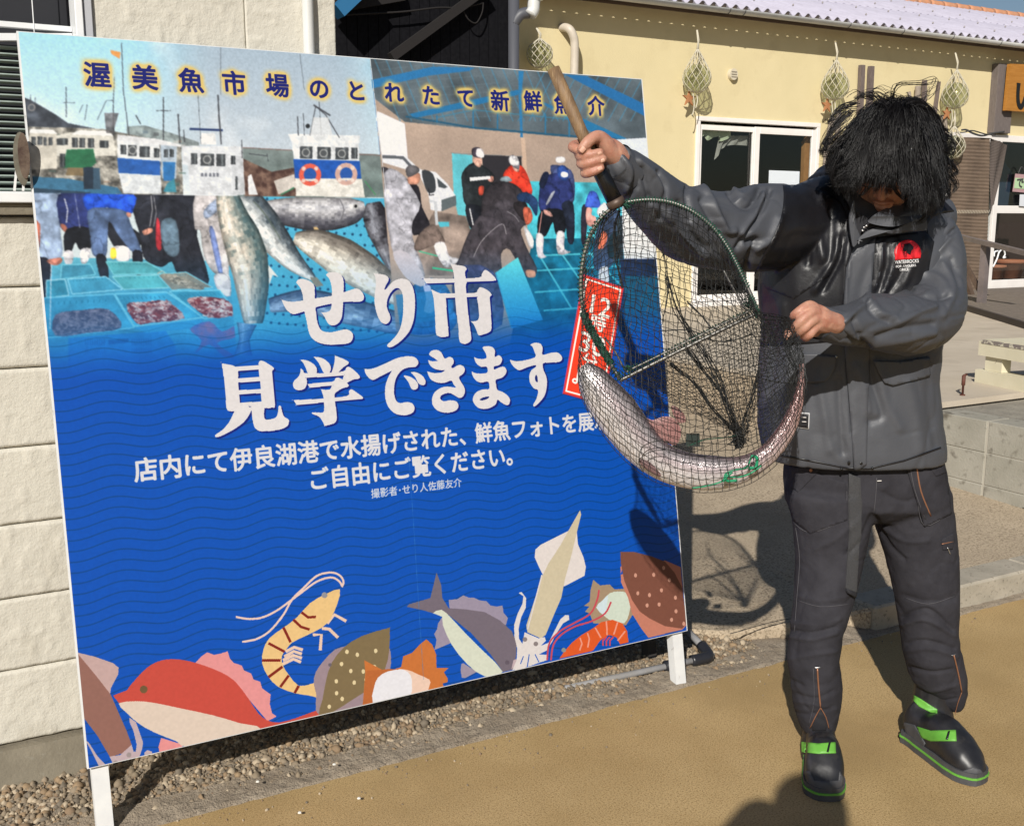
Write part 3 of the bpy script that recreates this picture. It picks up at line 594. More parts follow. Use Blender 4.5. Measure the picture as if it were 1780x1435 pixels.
# ------------------------------------------------------------------ glass fishing floats
m_fl = glassmat('float glass', (.84,.88,.78), alpha2=.16); m_net = mat('pale float netting', (.52,.48,.38), .9); m_shell = mat('dried starfish', (.33,.13,.05), .8, (.42,.2,.09), 30)
def make_float(px, py, rpx, topy, label, dx=0, star=True, Y=8.82):
    c = ony(px, py, Y); dep = float(c@_fh); R = rpx/FPX*dep*.99; c[1] = 9.0-R-.03
    t = thing('glass_float', label, 'glass float', c, 'netted glass floats hanging on the yellow wall')
    bm = bmesh.new(); bmesh.ops.create_uvsphere(bm, u_segments=28, v_segments=18, radius=R*.95); V = np.array([tuple(v.co) for v in bm.verts])+c; F = [tuple(v.index for v in f.verts) for f in bm.faces]; bm.free()
    mk('globe', V, F, m_fl, t, True)
    mb = MB(); n = 11; top = ony(px+dx, topy, Y); top[1] = c[1]; H = top[2]-c[2]
    for s in (-1, 1):
        for k in range(n):
            P = []
            for u in np.linspace(0, 1, 26):
                z = -R+u*(R+H*.62); ph = 2*PI*k/n+s*u*2.0
                if z < R*.55: rr = math.sqrt(max(R*R-z*z, 1e-6))*1.0
                else:
                    z0 = R*.55; r0 = math.sqrt(R*R-z0*z0); rr = r0*(1-(z-z0)/(H*.62-z0+1e-6))**1.0+.006
                P.append(c+[max(rr, .004)*math.cos(ph)+dx*0, max(rr, .004)*math.sin(ph), z])
            V, F = tubevf(P, .0034, 4, False); mb.add(V, F)
    mb.build('netting', m_net, t, True)
    tube('rope', [c+[0,0,H*.6], c+[0,0,H*.75]+np.array([.004,0,0]), top], [.014, .008, .006], m_net, t, 8)
    tube('rope', [c+[.01,0,H*.6], c+[.014,0,H*.8], top+[.008,0,0]], .005, m_net, t, 6)
    if star:
        q = c+[-R*.35, 0, -R-.05]; a = np.linspace(0, 2*PI, 10, endpoint=False)
        pts = [(q[0]+(.085 if i % 2 == 0 else .03)*math.cos(t_+.3), c[1]+R*.3, q[2]+(.085 if i % 2 == 0 else .03)*math.sin(t_+.3)) for i, t_ in enumerate(a)]
        polyplate('starfish', pts, (0, 1, 0), .02, m_shell, t)
        tube('tassel', spline([q+[0,-.01,.04], q+[.02,-.01,-.05], q+[.01,-.01,-.14], q+[-.01,-.01,-.17]], 4), .006, m_net, t, 6)
        tube('tassel', spline([c+[0,0,-R], q+[.06,-.01,-.02], q+[.04,-.01,-.10]], 4), .006, m_net, t, 6)
    return t
make_float(941, 94, 22, 48, 'netted glass float at the left corner of the yellow wall, touching the wooden handle tip', -6, False)
make_float(1212, 136, 24, 52, 'netted glass float alone above the sliding door, left of the man', 0)
make_float(1452, 150, 23, 74, 'netted glass float just left of the man\'s hair, under the eave', 0)
make_float(1660, 166, 22, 92, 'upper of the two netted glass floats on the right, level with the stakes', 0)
make_float(1658, 255, 20, 196, 'lower of the two netted glass floats, beside the brown screen', 2, False)
# ================================================================== SIGNBOARD with its printed sheet
sBL, sBR, sTL, sTR = ony(155, 1338, 2.434), ony(1192, 1092, 2.434), ony(25, 57, 2.73), ony(1112, 137, 2.73)
sO = sBL.copy(); sO[2] = (sBL[2]+sBR[2])/2; sU = np.array([((sBR-sBL)[0]+(sTR-sTL)[0])/2, 0, 0]); sV = (sTL+sTR)/2-(sBL+sBR)/2; sV[0] = 0
sN = np.cross(sU, sV); sN /= np.linalg.norm(sN)
if sN[1] > 0: sN = -sN                        # faces the road
SW, SHt = np.linalg.norm(sU), np.linalg.norm(sV)
def sheetst(px):
    d = rays(px); t = ((sO-CAM)@sN)/(d@sN); P = CAM+d*t[:, None]-sO
    return np.stack([P@sU/SW**2, 1-P@sV/SHt**2], 1)
TW, TH = 1600, 1560
IMG = np.zeros((TH, TW, 3), np.float32)
_ns = {}
def tnoise(freq, seed=0, octs=4):
    k = (freq, seed, octs)
    if k in _ns: return _ns[k]
    r = np.zeros((TH, TW), np.float32); g = np.random.default_rng(seed+int(freq*7)); amp = 1; tot = 0
    for o in range(octs):
        n = max(2, int(freq*2**o)); n = min(n, 800); a = g.uniform(-1, 1, (n+2, n+2)).astype(np.float32)
        yy = np.linspace(0, n-.001, TH); xx = np.linspace(0, n-.001, TW); yi = yy.astype(int); xi = xx.astype(int); fy = (yy-yi)[:, None]; fx_ = (xx-xi)[None]; fy = fy*fy*(3-2*fy); fx_ = fx_*fx_*(3-2*fx_)
        r += amp*((a[yi][:, xi]*(1-fy)+a[yi+1][:, xi]*fy)*(1-fx_)+(a[yi][:, xi+1]*(1-fy)+a[yi+1][:, xi+1]*fy)*fx_); tot += amp; amp *= .55
    _ns[k] = r/tot; return _ns[k]
def pmask(st):
    """even-odd fill of a polygon given in sheet (s,t); returns (y0,y1,x0,x1,mask)"""
    P = st*[TW, TH]-.5; x0, x1 = int(max(0, math.floor(P[:, 0].min()))), int(min(TW, math.ceil(P[:, 0].max())+1)); y0, y1 = int(max(0, math.floor(P[:, 1].min()))), int(min(TH, math.ceil(P[:, 1].max())+1))
    if x1 <= x0 or y1 <= y0: return None
    ys = np.arange(y0, y1); xs = np.arange(x0, x1); M = np.zeros((y1-y0, x1-x0), bool); n = len(P)
    for i in range(n):
        ax, ay = P[i]; bx, by = P[(i+1) % n]
        if ay == by: continue
        lo, hi = min(ay, by), max(ay, by); r = np.nonzero((ys >= lo) & (ys < hi))[0]
        if len(r): xi = ax+(ys[r]-ay)*(bx-ax)/(by-ay); M[r] ^= xs[None] > xi[:, None]
    return y0, y1, x0, x1, M
def blur(a, r):
    if r < 1: return a
    for ax in (0, 1):
        for _ in (0, 1):
            c = np.cumsum(np.pad(a, [(r+1, r) if i == ax else (0, 0) for i in range(2)], mode='edge'), axis=ax); n = a.shape[ax]
            a = (np.take(c, np.arange(2*r+1, 2*r+1+n), ax)-np.take(c, np.arange(0, n), ax))/(2*r+1)
    return a
ZO = {'P': (1, 0, 0), 'A': (2.543, 0, 0), 'B': (2.965, 600, 0), 'C': (3.775, 640, 100), 'E': (2.543, 0, 900), 'F': (2.967, 650, 850), 'G': (1.935, 180, 440), 'H': (4.45, 40, 320), 'J': (4.14, 470, 440), 'K': (5.5625, 360, 590), 'L': (5.235, 660, 580), 'M': (6.24, 960, 470), 'N': (8.97, 1000, 340)}
def zpx(z, pts):
    s, ox, oy = ZO[z]; return np.asarray(pts, float)/s+[ox, oy]
def fill(z, pts, col, a=1.0, sm=0, nz=None, feather=0, off=(0, 0), grad=None, st=None, vol=0):
    if st is None:
        p = zpx(z, pts)
        if sm: p = spline(p, sm, True)
        st = sheetst(p+np.array(off))
    m = pmask(st)
    if m is None: return
    y0, y1, x0, x1, M = m; f = feather
    A = M.astype(np.float32)
    if f:
        q = 2*f+2; Y0, Y1, X0_, X1 = max(0, y0-q), min(TH, y1+q), max(0, x0-q), min(TW, x1+q); B = np.zeros((Y1-Y0, X1-X0_), np.float32); B[y0-Y0:y1-Y0, x0-X0_:x1-X0_] = A; A = blur(B, f); y0, y1, x0, x1 = Y0, Y1, X0_, X1
    c = np.array(col, np.float32)
    if c.max() > 1.01: c = c/255
    C = np.broadcast_to(c, A.shape+(3,))
    if grad is not None:                      # second colour towards the bottom of the box
        c2 = np.array(grad, np.float32)/255; g = np.linspace(0, 1, A.shape[0], dtype=np.float32)[:, None, None]; C = C*(1-g)+c2*g
    if nz is not None:                        # (freq, amount[, second colour])
        N_ = tnoise(nz[0], 3)[y0:y1, x0:x1, None]
        if len(nz) > 2: w = np.clip(.5+N_*nz[1], 0, 1); C = C*(1-w)+np.array(nz[2], np.float32)/255*w
        else: C = np.clip(C*(1+N_*nz[1]), 0, 1)
    if vol:
        e_ = blur(M.astype(np.float32), vol) if not f else blur(A, vol); n1 = tnoise(34, 21)[y0:y1, x0:x1]; n2 = tnoise(22, 33)[y0:y1, x0:x1]; n3 = tnoise(160, 41, 2)[y0:y1, x0:x1]
        k_ = (.55+.5*np.clip(e_, 0, 1))*(1-.30*(1-np.clip(np.abs(n1)/.05, 0, 1)))*(1+.28*np.clip((n2-.12)*3, 0, 1))*(1+.18*n3); C = np.clip(C*k_[..., None], 0, 1)
    A = (A*a)[..., None]; IMG[y0:y1, x0:x1] = IMG[y0:y1, x0:x1]*(1-A)+C*A
def line(z, pts, w, col, a=1.0, sm=0, taper=False, off=(0, 0)):
    p = zpx(z, pts)
    if sm: p = spline(p, sm)
    p = p+np.array(off)
    t = np.gradient(p, axis=0); t /= np.linalg.norm(t, axis=1)[:, None]+1e-9; n = np.stack([-t[:, 1], t[:, 0]], 1); ww = w/2*(np.linspace(1, .25, len(p)) if taper else np.ones(len(p)))[:, None]
    fill('P', np.vstack([p+n*ww, (p-n*ww)[::-1]]), col, a)
def disc(z, c, r, col, a=1.0, k=16, ry=None):
    t = np.linspace(0, 2*PI, k, endpoint=False); fill(z, np.stack([c[0]+r*np.cos(t), c[1]+(ry or r)*np.sin(t)], 1), col, a)
def art():
    S, T = np.meshgrid((np.arange(TW)+.5)/TW, (np.arange(TH)+.5)/TH)
    IMG[:] = np.array([0, 82, 192], np.float32)/255
    # ---------- sea waves
    P0 = sheetst(zpx('P', [(208, 960)]))[0]; per = .182/SW; sp = .0246/SHt; am = .0078/SHt
    ph = (T-P0[1]+am*np.cos(2*PI*(S-P0[0])/per))/sp; dd = np.abs(ph-np.round(ph))*sp*SHt
    w = np.clip((.0021-dd)/.0008, 0, 1)[..., None]*.75; blue = IMG*(1-w)+np.array([0, 68, 140], np.float32)/255*w
    # ---------- photographs: harbour
    P = lambda *a: None
    q = [(20, 50), (643, 101), (668, 345), (46, 335)]
    fill('P', q, (158, 210, 232), grad=(214, 224, 230))
    fill('P', [(300, 50), (643, 101), (668, 345), (300, 340)], (158, 168, 184), .8, feather=60, grad=(200, 208, 216))
    m = pmask(sheetst(np.array(q, float))); y0, y1, x0, x1, M = m; cl = np.clip(tnoise(7, 5)[y0:y1, x0:x1]*2.2+.1, 0, 1)*M; IMG[y0:y1, x0:x1] = IMG[y0:y1, x0:x1]*(1-cl[..., None]*.8)+np.array([.90, .92, .94])*cl[..., None]*.8
    fill('A', [(88, 425), (140, 445), (250, 510), (300, 545), (450, 575), (450, 640), (90, 640)], (72, 78, 88), nz=(90, .5))
    fill('A', [(560, 560), (640, 555), (760, 590), (880, 630), (880, 660), (560, 660)], (120, 130, 130), .8, nz=(120, .6))
    fill('A', [(1050, 650), (1690, 684), (1712, 874), (1050, 870)], (118, 130, 130), grad=(96, 112, 110), nz=(60, .25)); line('A', [(1050, 652), (1690, 688)], 1.4, (120, 95, 90))
    fill('A', [(112, 560), (450, 570), (800, 640), (810, 860), (130, 858)], (132, 130, 124), nz=(140, .95)); fill('A', [(1070, 700), (1200, 760), (1310, 740), (1310, 868), (1080, 868)], (130, 105, 92), nz=(130, 1.2, (70, 50, 45)))
    for k in range(60):                       # harbour clutter
        x = 110+rng.uniform(0, 760); y = 560+rng.uniform(0, 250); ww, hh = rng.uniform(8, 40), rng.uniform(4, 22); c = [(60, 62, 66), (200, 200, 198), (90, 110, 125), (150, 120, 100), (70, 100, 95)][k % 5]; fill('A', [(x, y), (x+ww, y+1), (x+ww, y+hh), (x, y+hh)], c, .55)
    for c, pts in (((200, 196, 186), [(130, 585), (250, 590), (252, 745), (120, 752)]), ((206, 204, 196), [(310, 585), (500, 598), (512, 690), (250, 690), (250, 600)]), ((226, 228, 228), [(135, 572), (235, 575), (255, 592), (128, 588)]), ((226, 228, 228), [(340, 578), (480, 580), (500, 600), (318, 594)]), ((46, 104, 74), [(295, 662), (412, 658), (425, 720), (400, 742), (278, 742)]), ((120, 105, 80), [(300, 740), (400, 742), (400, 780), (290, 775)]),
                   ((214, 218, 222), [(518, 618), (705, 638), (712, 716), (520, 700)]), ((44, 92, 168), [(518, 698), (708, 713), (708, 778), (524, 766)]), ((208, 214, 220), [(524, 765), (710, 776), (714, 856), (545, 856)]), ((168, 182, 196), [(708, 640), (782, 648), (778, 790), (715, 790)]), ((50, 110, 170), [(720, 716), (775, 718), (770, 800), (722, 800)]), ((210, 212, 216), [(520, 596), (700, 616), (800, 640), (800, 650), (515, 622)]),
                   ((206, 210, 216), [(803, 645), (1072, 648), (1082, 862), (842, 862), (830, 730), (808, 728)]), ((190, 194, 200), [(1020, 690), (1072, 690), (1084, 862), (1030, 862)]), ((40, 56, 100), [(838, 566), (985, 572), (985, 582), (838, 576)]), ((228, 230, 232), [(890, 590), (950, 590), (955, 640), (885, 640)]),
                   ((222, 226, 230), [(1272, 592), (1590, 600), (1590, 632), (1290, 632)]), ((214, 218, 222), [(1290, 632), (1585, 632), (1588, 715), (1298, 706)]), ((34, 84, 170), [(1296, 704), (1590, 712), (1596, 790), (1304, 788)]), ((216, 214, 208), [(1304, 788), (1600, 792), (1612, 872), (1308, 868)]),
                   ((60, 108, 140), [(128, 780), (300, 790), (520, 830), (540, 858), (132, 856)]), ((46, 66, 84), [(130, 830), (400, 850), (400, 860), (132, 858)]), ((60, 84, 104), [(370, 744), (440, 744), (446, 838), (370, 836)]), ((40, 52, 66), [(368, 740), (412, 738), (412, 836), (370, 836)]), ((60, 130, 150), [(740, 810), (770, 790), (780, 850), (720, 848)]), ((220, 222, 226), [(1095, 780), (1110, 770), (1140, 862), (1098, 862)]), ((196, 190, 184), [(1210, 800), (1300, 770), (1308, 830), (1230, 860)])):
        fill('A', pts, c, nz=(140, .16))
    for (x, y, ww, hh) in ((138, 605, 20, 38), (165, 604, 22, 38), (192, 606, 14, 38), (214, 608, 18, 36), (250, 612, 50, 30), (318, 608, 26, 44), (350, 610, 26, 44), (388, 612, 28, 42), (440, 622, 40, 32), (532, 640, 26, 44), (566, 642, 38, 48), (616, 648, 46, 48), (680, 656, 24, 42), (724, 660, 18, 36), (750, 660, 18, 36), (844, 678, 28, 50), (886, 680, 60, 54), (956, 682, 40, 54), (1020, 688, 20, 40), (1325, 648, 56, 54), (1402, 650, 60, 54), (1482, 652, 58, 54), (1552, 652, 28, 50), (1040, 780, 10, 60), (264, 680, 24, 60)):
        fill('A', [(x, y), (x+ww, y+1), (x+ww, y+hh), (x, y+hh)], (58, 62, 66), .95, nz=(150, .5)); fill('A', [(x+ww*.55, y+2), (x+ww*.75, y+2), (x+ww*.75, y+hh-2), (x+ww*.55, y+hh-2)], (150, 160, 165), .5)
    for x, y in ((915, 706), (1352, 675), (1430, 678), (1510, 680), (585, 665)):
        disc('A', (x, y), 19, (180, 182, 182), .8); disc('A', (x, y), 14, (70, 74, 78), .9)
    for x, y, c in ((1370, 773, (214, 92, 74)), (1530, 770, (196, 160, 150))):
        disc('A', (x, y), 50, c, ry=50); disc('A', (x, y), 28, (40, 84, 160) if y else 0, ry=30); fill('A', [(x-26, y+18), (x+26, y+18), (x+16, y+28), (x-16, y+28)], (214, 212, 206))
        for a in (.8, 2.4, 3.9, 5.5): disc('A', (x+39*math.cos(a), y+39*math.sin(a)), 9, (226, 214, 205), .8)
    for pts, w in ((((537, 190), (545, 400), (570, 600)), 1.6), (((292, 385), (293, 520)), 1.6), (((278, 455), (330, 455)), 1), (((505, 340), (500, 480), (500, 600)), 1.4), (((470, 445), (430, 530)), 1.2), (((470, 445), (500, 445)), 1.2), (((500, 445), (505, 600)), 1.2), (((722, 430), (722, 620)), 2.2), (((690, 490), (755, 490)), 1.4), (((787, 505), (795, 635)), 2.6), (((812, 575), (815, 630)), 2), (((963, 420), (968, 520), (978, 640)), 2.8), (((875, 420), (888, 640)), .9), (((975, 200), (975, 420)), .8), (((1325, 240), (1345, 400)), .7), (((1395, 470), (1370, 600)), 1.6), (((1395, 470), (1440, 510), (1500, 610)), 1.8), (((1385, 465), (1460, 512)), 3), (((1410, 450), (1420, 600)), 1.2), (((1315, 515), (1318, 600)), 2), (((1340, 500), (1345, 600)), 1.2), (((600, 510), (622, 550)), 2.2), (((1068, 620), (1070, 700)), 1.8), (((1100, 680), (1180, 690)), 1.6), (((1180, 680), (1185, 715)), 1.2), (((350, 500), (365, 465), (385, 465), (375, 530)), 1.2), (((135, 420), (135, 490)), 1.5), (((155, 430), (157, 480)), 1)):
        line('A', pts, w, (58, 60, 66), .85)
    fill('A', [(487, 222), (533, 232), (529, 262), (492, 240)], (218, 150, 84)); disc('A', (140, 476), 17, (130, 130, 132)); disc('A', (140, 476), 11, (78, 84, 92)); fill('A', [(460, 500), (525, 500), (500, 590), (470, 590)], (90, 88, 92), .8, nz=(160, .6)); disc('A', (1360, 558), 10, (40, 42, 44)); fill('A', [(1385, 520), (1450, 520), (1470, 600), (1370, 600)], (214, 216, 218), .75)
    for k, xx in enumerate((888, 904, 924, 940, 956)): fill('A', [(xx, 765), (xx+11, 766), (xx+11, 782), (xx, 781)], (80, 84, 96), .8)
    line('A', [(1612, 800), (1660, 862)], 2, (70, 130, 90)); line('A', [(1240, 862), (1300, 830)], 2.5, (60, 120, 90))
    HB = pmask(sheetst(np.array(q, float))); HBI = IMG[HB[0]:HB[1], HB[2]:HB[3]].copy()
    # ---------- photographs: market floor (lower left)
    fill('P', [(46, 334), (392, 340), (418, 700), (60, 700)], (196, 210, 216)); fill('H', [(60, 560), (1650, 600), (1700, 1500), (60, 1500)], (92, 172, 196), nz=(30, .25), grad=(40, 140, 200))
    def poly(z, L, sm=3):
        for c, pts in L: fill(z, pts, c, sm=sm, nz=(90, .3), vol=4)
    poly('H', (((146, 166, 196), [(40, 70), (282, 72), (285, 330), (300, 560), (120, 590), (60, 300)]), ((190, 112, 92), [(66, 280), (130, 310), (125, 500), (100, 560), (84, 420)]), ((32, 34, 44), [(100, 590), (212, 600), (190, 850), (140, 880)]), ((44, 50, 70), [(140, 900), (260, 905), (318, 920), (290, 970), (140, 990)]), ((200, 128, 110), [(180, 590), (295, 570), (295, 610), (240, 630)]),
        ((42, 52, 104), [(275, 80), (500, 80), (524, 345), (330, 362), (282, 300)]), ((190, 120, 100), [(288, 308), (330, 320), (350, 380), (310, 360)]), ((26, 28, 34), [(335, 350), (522, 345), (522, 500), (440, 510), (405, 450), (370, 530), (320, 520)]), ((222, 222, 230), [(315, 522), (385, 522), (380, 612), (325, 615)]), ((222, 222, 230), [(445, 508), (520, 500), (500, 600), (450, 612)]),
        ((30, 32, 38), [(640, 240), (900, 380), (900, 480), (700, 480)]), ((222, 220, 226), [(700, 485), (815, 490), (820, 590), (725, 590)]), ((230, 190, 60), [(680, 500), (716, 500), (720, 570), (680, 572)]),
        ((38, 40, 48), [(860, 80), (1332, 90), (1345, 400), (1440, 740), (1360, 770), (1200, 700), (1150, 600), (1080, 640), (1000, 620), (930, 560), (900, 380), (862, 250)]), ((90, 112, 130), [(1070, 290), (1180, 280), (1210, 520), (1140, 560), (1080, 480)]), ((176, 50, 60), [(1030, 280), (1055, 290), (1070, 500), (1030, 480)]), ((214, 150, 130), [(925, 360), (990, 340), (1000, 370), (940, 395)]),
        ((36, 78, 196), [(490, 70), (850, 75), (855, 190), (820, 232), (650, 182), (500, 205)]), ((78, 98, 134), [(500, 205), (650, 184), (790, 210), (830, 300), (922, 530), (850, 530), (740, 400), (668, 290), (655, 400), (640, 560), (540, 548), (520, 400)]), ((28, 30, 38), [(565, 555), (640, 562), (662, 740), (604, 740)]), ((28, 30, 38), [(845, 525), (922, 530), (915, 690), (872, 695)]), ((215, 150, 130), [(800, 220), (835, 225), (830, 255), (805, 250)]),
        ((178, 174, 176), [(1330, 86), (1530, 90), (1560, 340), (1592, 700), (1480, 690), (1400, 560), (1370, 360), (1328, 345)]), ((118, 138, 196), [(1440, 362), (1480, 360), (1548, 700), (1512, 690)]), ((226, 224, 230), [(1478, 704), (1594, 704), (1604, 866), (1510, 826)]), ((160, 176, 205), [(1400, 200), (1520, 100), (1530, 180), (1420, 270)])))
    line('H', [(400, 80), (440, 340)], 1.2, (160, 170, 200), .8); line('H', [(320, 110), (345, 200), (335, 300)], 2, (220, 222, 232), .9); line('H', [(990, 90), (1000, 200), (980, 330)], 1.4, (190, 190, 195), .8); line('H', [(1010, 90), (1030, 220), (1010, 330)], 1.2, (190, 190, 195), .7)
    def crate(z, q, c, rim, w=1.8):
        fill(z, q, c, nz=(50, .3)); 
        for i in range(4): line(z, [q[i], q[(i+1) % 4]], w, rim, .95)
        a, b = np.array(q[0]), np.array(q[1]); e = (np.array(q[3])-a)*.22
        for t in np.linspace(.12, .88, 10): p = a+(b-a)*t+e*.5; fill(z, [p, p+[8, 0], p+[8, 1]+e*.35, p+e*.35], (30, 110, 140), .7)
    crate('H', [(300, 625), (520, 618), (560, 700), (290, 735)], (70, 150, 180), (120, 200, 220)); crate('H', [(640, 600), (960, 605), (1110, 690), (700, 700)], (80, 160, 170), (120, 200, 210)); crate('H', [(180, 745), (325, 735), (355, 860), (180, 880)], (60, 150, 180), (170, 215, 230)); crate('H', [(345, 735), (640, 715), (770, 815), (380, 850)], (70, 156, 190), (150, 215, 235)); crate('H', [(690, 715), (1110, 700), (1150, 800), (780, 815)], (84, 170, 180), (140, 210, 220)); crate('H', [(1040, 700), (1260, 680), (1470, 800), (1150, 820)], (130, 130, 120), (120, 200, 220))
    fill('H', [(1060, 700), (1180, 700), (1400, 800), (1320, 815), (1150, 760)], (190, 180, 160), sm=3, nz=(90, 1.0, (90, 85, 75)))
    crate('H', [(160, 880), (700, 850), (860, 1110), (160, 1190)], (60, 150, 190), (110, 195, 225), 2.4); crate('H', [(710, 850), (1110, 835), (1395, 1030), (860, 1100)], (64, 160, 200), (120, 205, 232), 2.6); crate('H', [(1130, 830), (1520, 820), (1660, 1010), (1400, 1040)], (64, 160, 195), (120, 205, 230), 2.4)
    fill('H', [(250, 1010), (450, 975), (660, 968), (760, 1110), (500, 1150), (250, 1172)], (118, 108, 128), sm=3, nz=(230, 1.6, (70, 66, 88))); fill('H', [(800, 930), (950, 910), (1110, 905), (1250, 1035), (1000, 1070), (880, 1078)], (205, 170, 165), sm=3, nz=(120, 2.4, (120, 44, 44))); fill('H', [(1265, 900), (1400, 870), (1590, 905), (1622, 1010), (1440, 1030)], (215, 180, 175), sm=3, nz=(120, 2.4, (130, 44, 40)))
    g = np.random.default_rng(5)
    for (px_, n_, cols, L_, w_) in (([(250, 1010), (450, 975), (660, 968), (760, 1110), (500, 1150), (250, 1172)], 420, ((150, 138, 158), (84, 78, 104), (176, 160, 176), (60, 56, 78)), 26, 1.0), ([(800, 930), (950, 910), (1110, 905), (1250, 1035), (1000, 1070), (880, 1078)], 150, ((232, 212, 206), (150, 58, 52), (196, 110, 100), (90, 40, 44)), 60, 2.4), ([(1265, 900), (1400, 870), (1590, 905), (1622, 1010), (1440, 1030)], 110, ((236, 222, 214), (160, 60, 54), (206, 130, 116), (96, 40, 40)), 60, 2.4), ([(1060, 700), (1180, 700), (1400, 800), (1320, 815), (1150, 760)], 60, ((190, 182, 166), (96, 92, 84), (140, 132, 118)), 70, 2.0)):
        A_ = np.array(px_, float); lo_, hi_ = A_.min(0), A_.max(0); k_ = 0
        while k_ < n_:
            p_ = g.uniform(lo_, hi_)
            if not inpoly(p_[None], A_)[0]: k_ += .2; continue
            a_ = g.uniform(0, PI) if w_ < 2 else g.normal(.3, .45); d_ = np.array([math.cos(a_), math.sin(a_)*.6])*L_*g.uniform(.4, 1); n2_ = np.array([-d_[1], d_[0]])*.25*g.normal(); line('H', [p_-d_/2, p_+n2_, p_+d_/2], w_*g.uniform(.6, 1.3), cols[int(g.integers(len(cols)))], .9, 3, True); k_ += 1
    fill('H', [(350, 1190), (1100, 1130), (1180, 1250), (1180, 1420), (350, 1440)], (30, 120, 205), .8, nz=(30, .2)); fill('H', [(860, 1110), (1390, 1045), (1390, 1110), (950, 1150)], (50, 150, 210), .9)
    for x0 in (480, 840):
        for i in range(9): fill('H', [(x0+i*18, 1195), (x0+i*18+8, 1194), (x0+i*18+8, 1245), (x0+i*18, 1246)], (16, 76, 150), .7); fill('H', [(x0+i*18, 1270), (x0+i*18+8, 1269), (x0+i*18+8, 1310), (x0+i*18, 1311)], (16, 80, 160), .5)
    fill('H', [(660, 1205), (815, 1190), (815, 1225), (660, 1240)], (16, 80, 150), .8)
    fill('H', [(1290, 1120), (1440, 1060), (1540, 1140), (1650, 1090), (1650, 1180), (1500, 1230), (1640, 1330), (1560, 1340), (1440, 1240), (1330, 1310), (1380, 1210)], (170, 90, 130), .8, sm=3, nz=(80, 1.2, (90, 90, 170)))
    line('H', [(218, 620), (208, 1120)], 1.6, (225, 225, 235), .9)
    # ---------- photographs: fish in a tray (lower middle)
    fill('P', [(388, 339), (672, 345), (700, 660), (418, 700)], (74, 168, 204), nz=(12, .08))
    for i in range(16):
        for j in range(14):
            x, y = 1180+i*36+(j % 2)*18, 880+j*42+i*3; disc('A', (x, y), 6.5, (22, 62, 96), .9, 8)
    def fish(sp, hw, side, tone=(206, 208, 206), dark=(62, 66, 74), eye=None, seed=0, blot=.35):
        """printed fish: spine, half widths (zoom-A pixels), back on +1/-1 side"""
        P = spline(np.array(sp, float), 9); H = np.interp(np.linspace(0, 1, len(P)), np.linspace(0, 1, len(hw)), hw); t = np.gradient(P, axis=0); t /= np.linalg.norm(t, axis=1)[:, None]; n_ = np.stack([-t[:, 1], t[:, 0]], 1)*side; vs = np.linspace(-1, 1, 19); g = np.random.default_rng(seed)
        G = P[:, None]+n_[:, None]*H[:, None, None]*vs[None, :, None]; q = np.concatenate([G.reshape(-1, 2)*0, G.reshape(-1, 2), np.zeros((G.size//2, 1))], 1)[:, 2:5]; N1 = vnoise(q, .035, seed+2).reshape(G.shape[:2]); N2 = vnoise(q*[1, 1, 1], .12, seed+5).reshape(G.shape[:2]); N3 = g.normal(0, 1, G.shape[:2])
        ton, drk = np.array(tone, float), np.array(dark, float)
        for i in range(len(P)-1):
            for j in range(18):
                v = (vs[j]+vs[j+1])/2; b = np.clip((v+.15)/.75, 0, 1)**1.3; e = 1-.45*max(0, abs(v)-.72)/.28; b = np.clip(b*.85+blot*(max(0, N1[i, j])*1.3+max(0, N2[i, j])*.9), 0, 1); c = (ton*(1-b)+drk*b)*e*(1+.07*N3[i, j]); c = c+np.array([40, 42, 44])*math.exp(-((v+.35)/.16)**2)*.7
                fill('A', [G[i, j], G[i+1, j], G[i+1, j+1]+(G[i+1, j+1]-G[i+1, j])*.12, G[i, j+1]+(G[i, j+1]-G[i, j])*.12], np.clip(c, 6, 255))
        if eye is not None: disc('A', eye, 13, (176, 178, 178)); disc('A', eye, 7, (24, 24, 28))
    fish([(1170, 930), (1290, 938), (1420, 945), (1540, 935), (1614, 915)], [40, 62, 76, 74, 58, 22], 1, (196, 196, 200), (70, 70, 80), (1572, 912), 1); line('A', [(1500, 880), (1520, 930), (1500, 985)], 2, (90, 90, 96), .7, 3)
    fish([(1650, 895), (1665, 980), (1700, 1080), (1745, 1210)], [30, 56, 54, 40, 14], -1, (120, 122, 132), (40, 38, 44), None, 2, .8)
    fill('A', [(1385, 1005), (1400, 1003), (1430, 1040), (1400, 1050)], (200, 170, 120)); fish([(1300, 1050), (1420, 1090), (1560, 1170), (1680, 1250), (1790, 1330)], [22, 66, 88, 84, 66, 30], -1, (228, 224, 212), (112, 106, 100), None, 3, .5)
    fish([(1040, 872), (1110, 930), (1200, 1040), (1290, 1150), (1390, 1235)], [52, 78, 76, 62, 40, 10], -1, (222, 226, 226), (66, 78, 88), None, 4, .35); fill('A', [(1370, 1225), (1400, 1225), (1430, 1262), (1395, 1270), (1380, 1250)], (130, 126, 112)); line('A', [(1120, 890), (1180, 960), (1240, 1060)], 2.2, (84, 96, 84), .7, 3)
    fish([(1000, 850), (1030, 960), (1080, 1090), (1110, 1230), (1120, 1430)], [46, 62, 82, 88, 74, 40], -1, (216, 206, 192), (76, 100, 104), None, 5, .45); fill('A', [(1185, 1170), (1230, 1225), (1205, 1215), (1190, 1260)], (225, 225, 218)); fish([(1190, 1350), (1350, 1330), (1520, 1370), (1720, 1420), (1900, 1470)], [30, 52, 60, 52, 40], -1, (150, 168, 196), (70, 86, 116), None, 6, .6)
    fish([(1090, 1430), (1080, 1500), (1075, 1570)], [46, 22, 40], -1, (120, 160, 200), (70, 110, 160), None, 7)
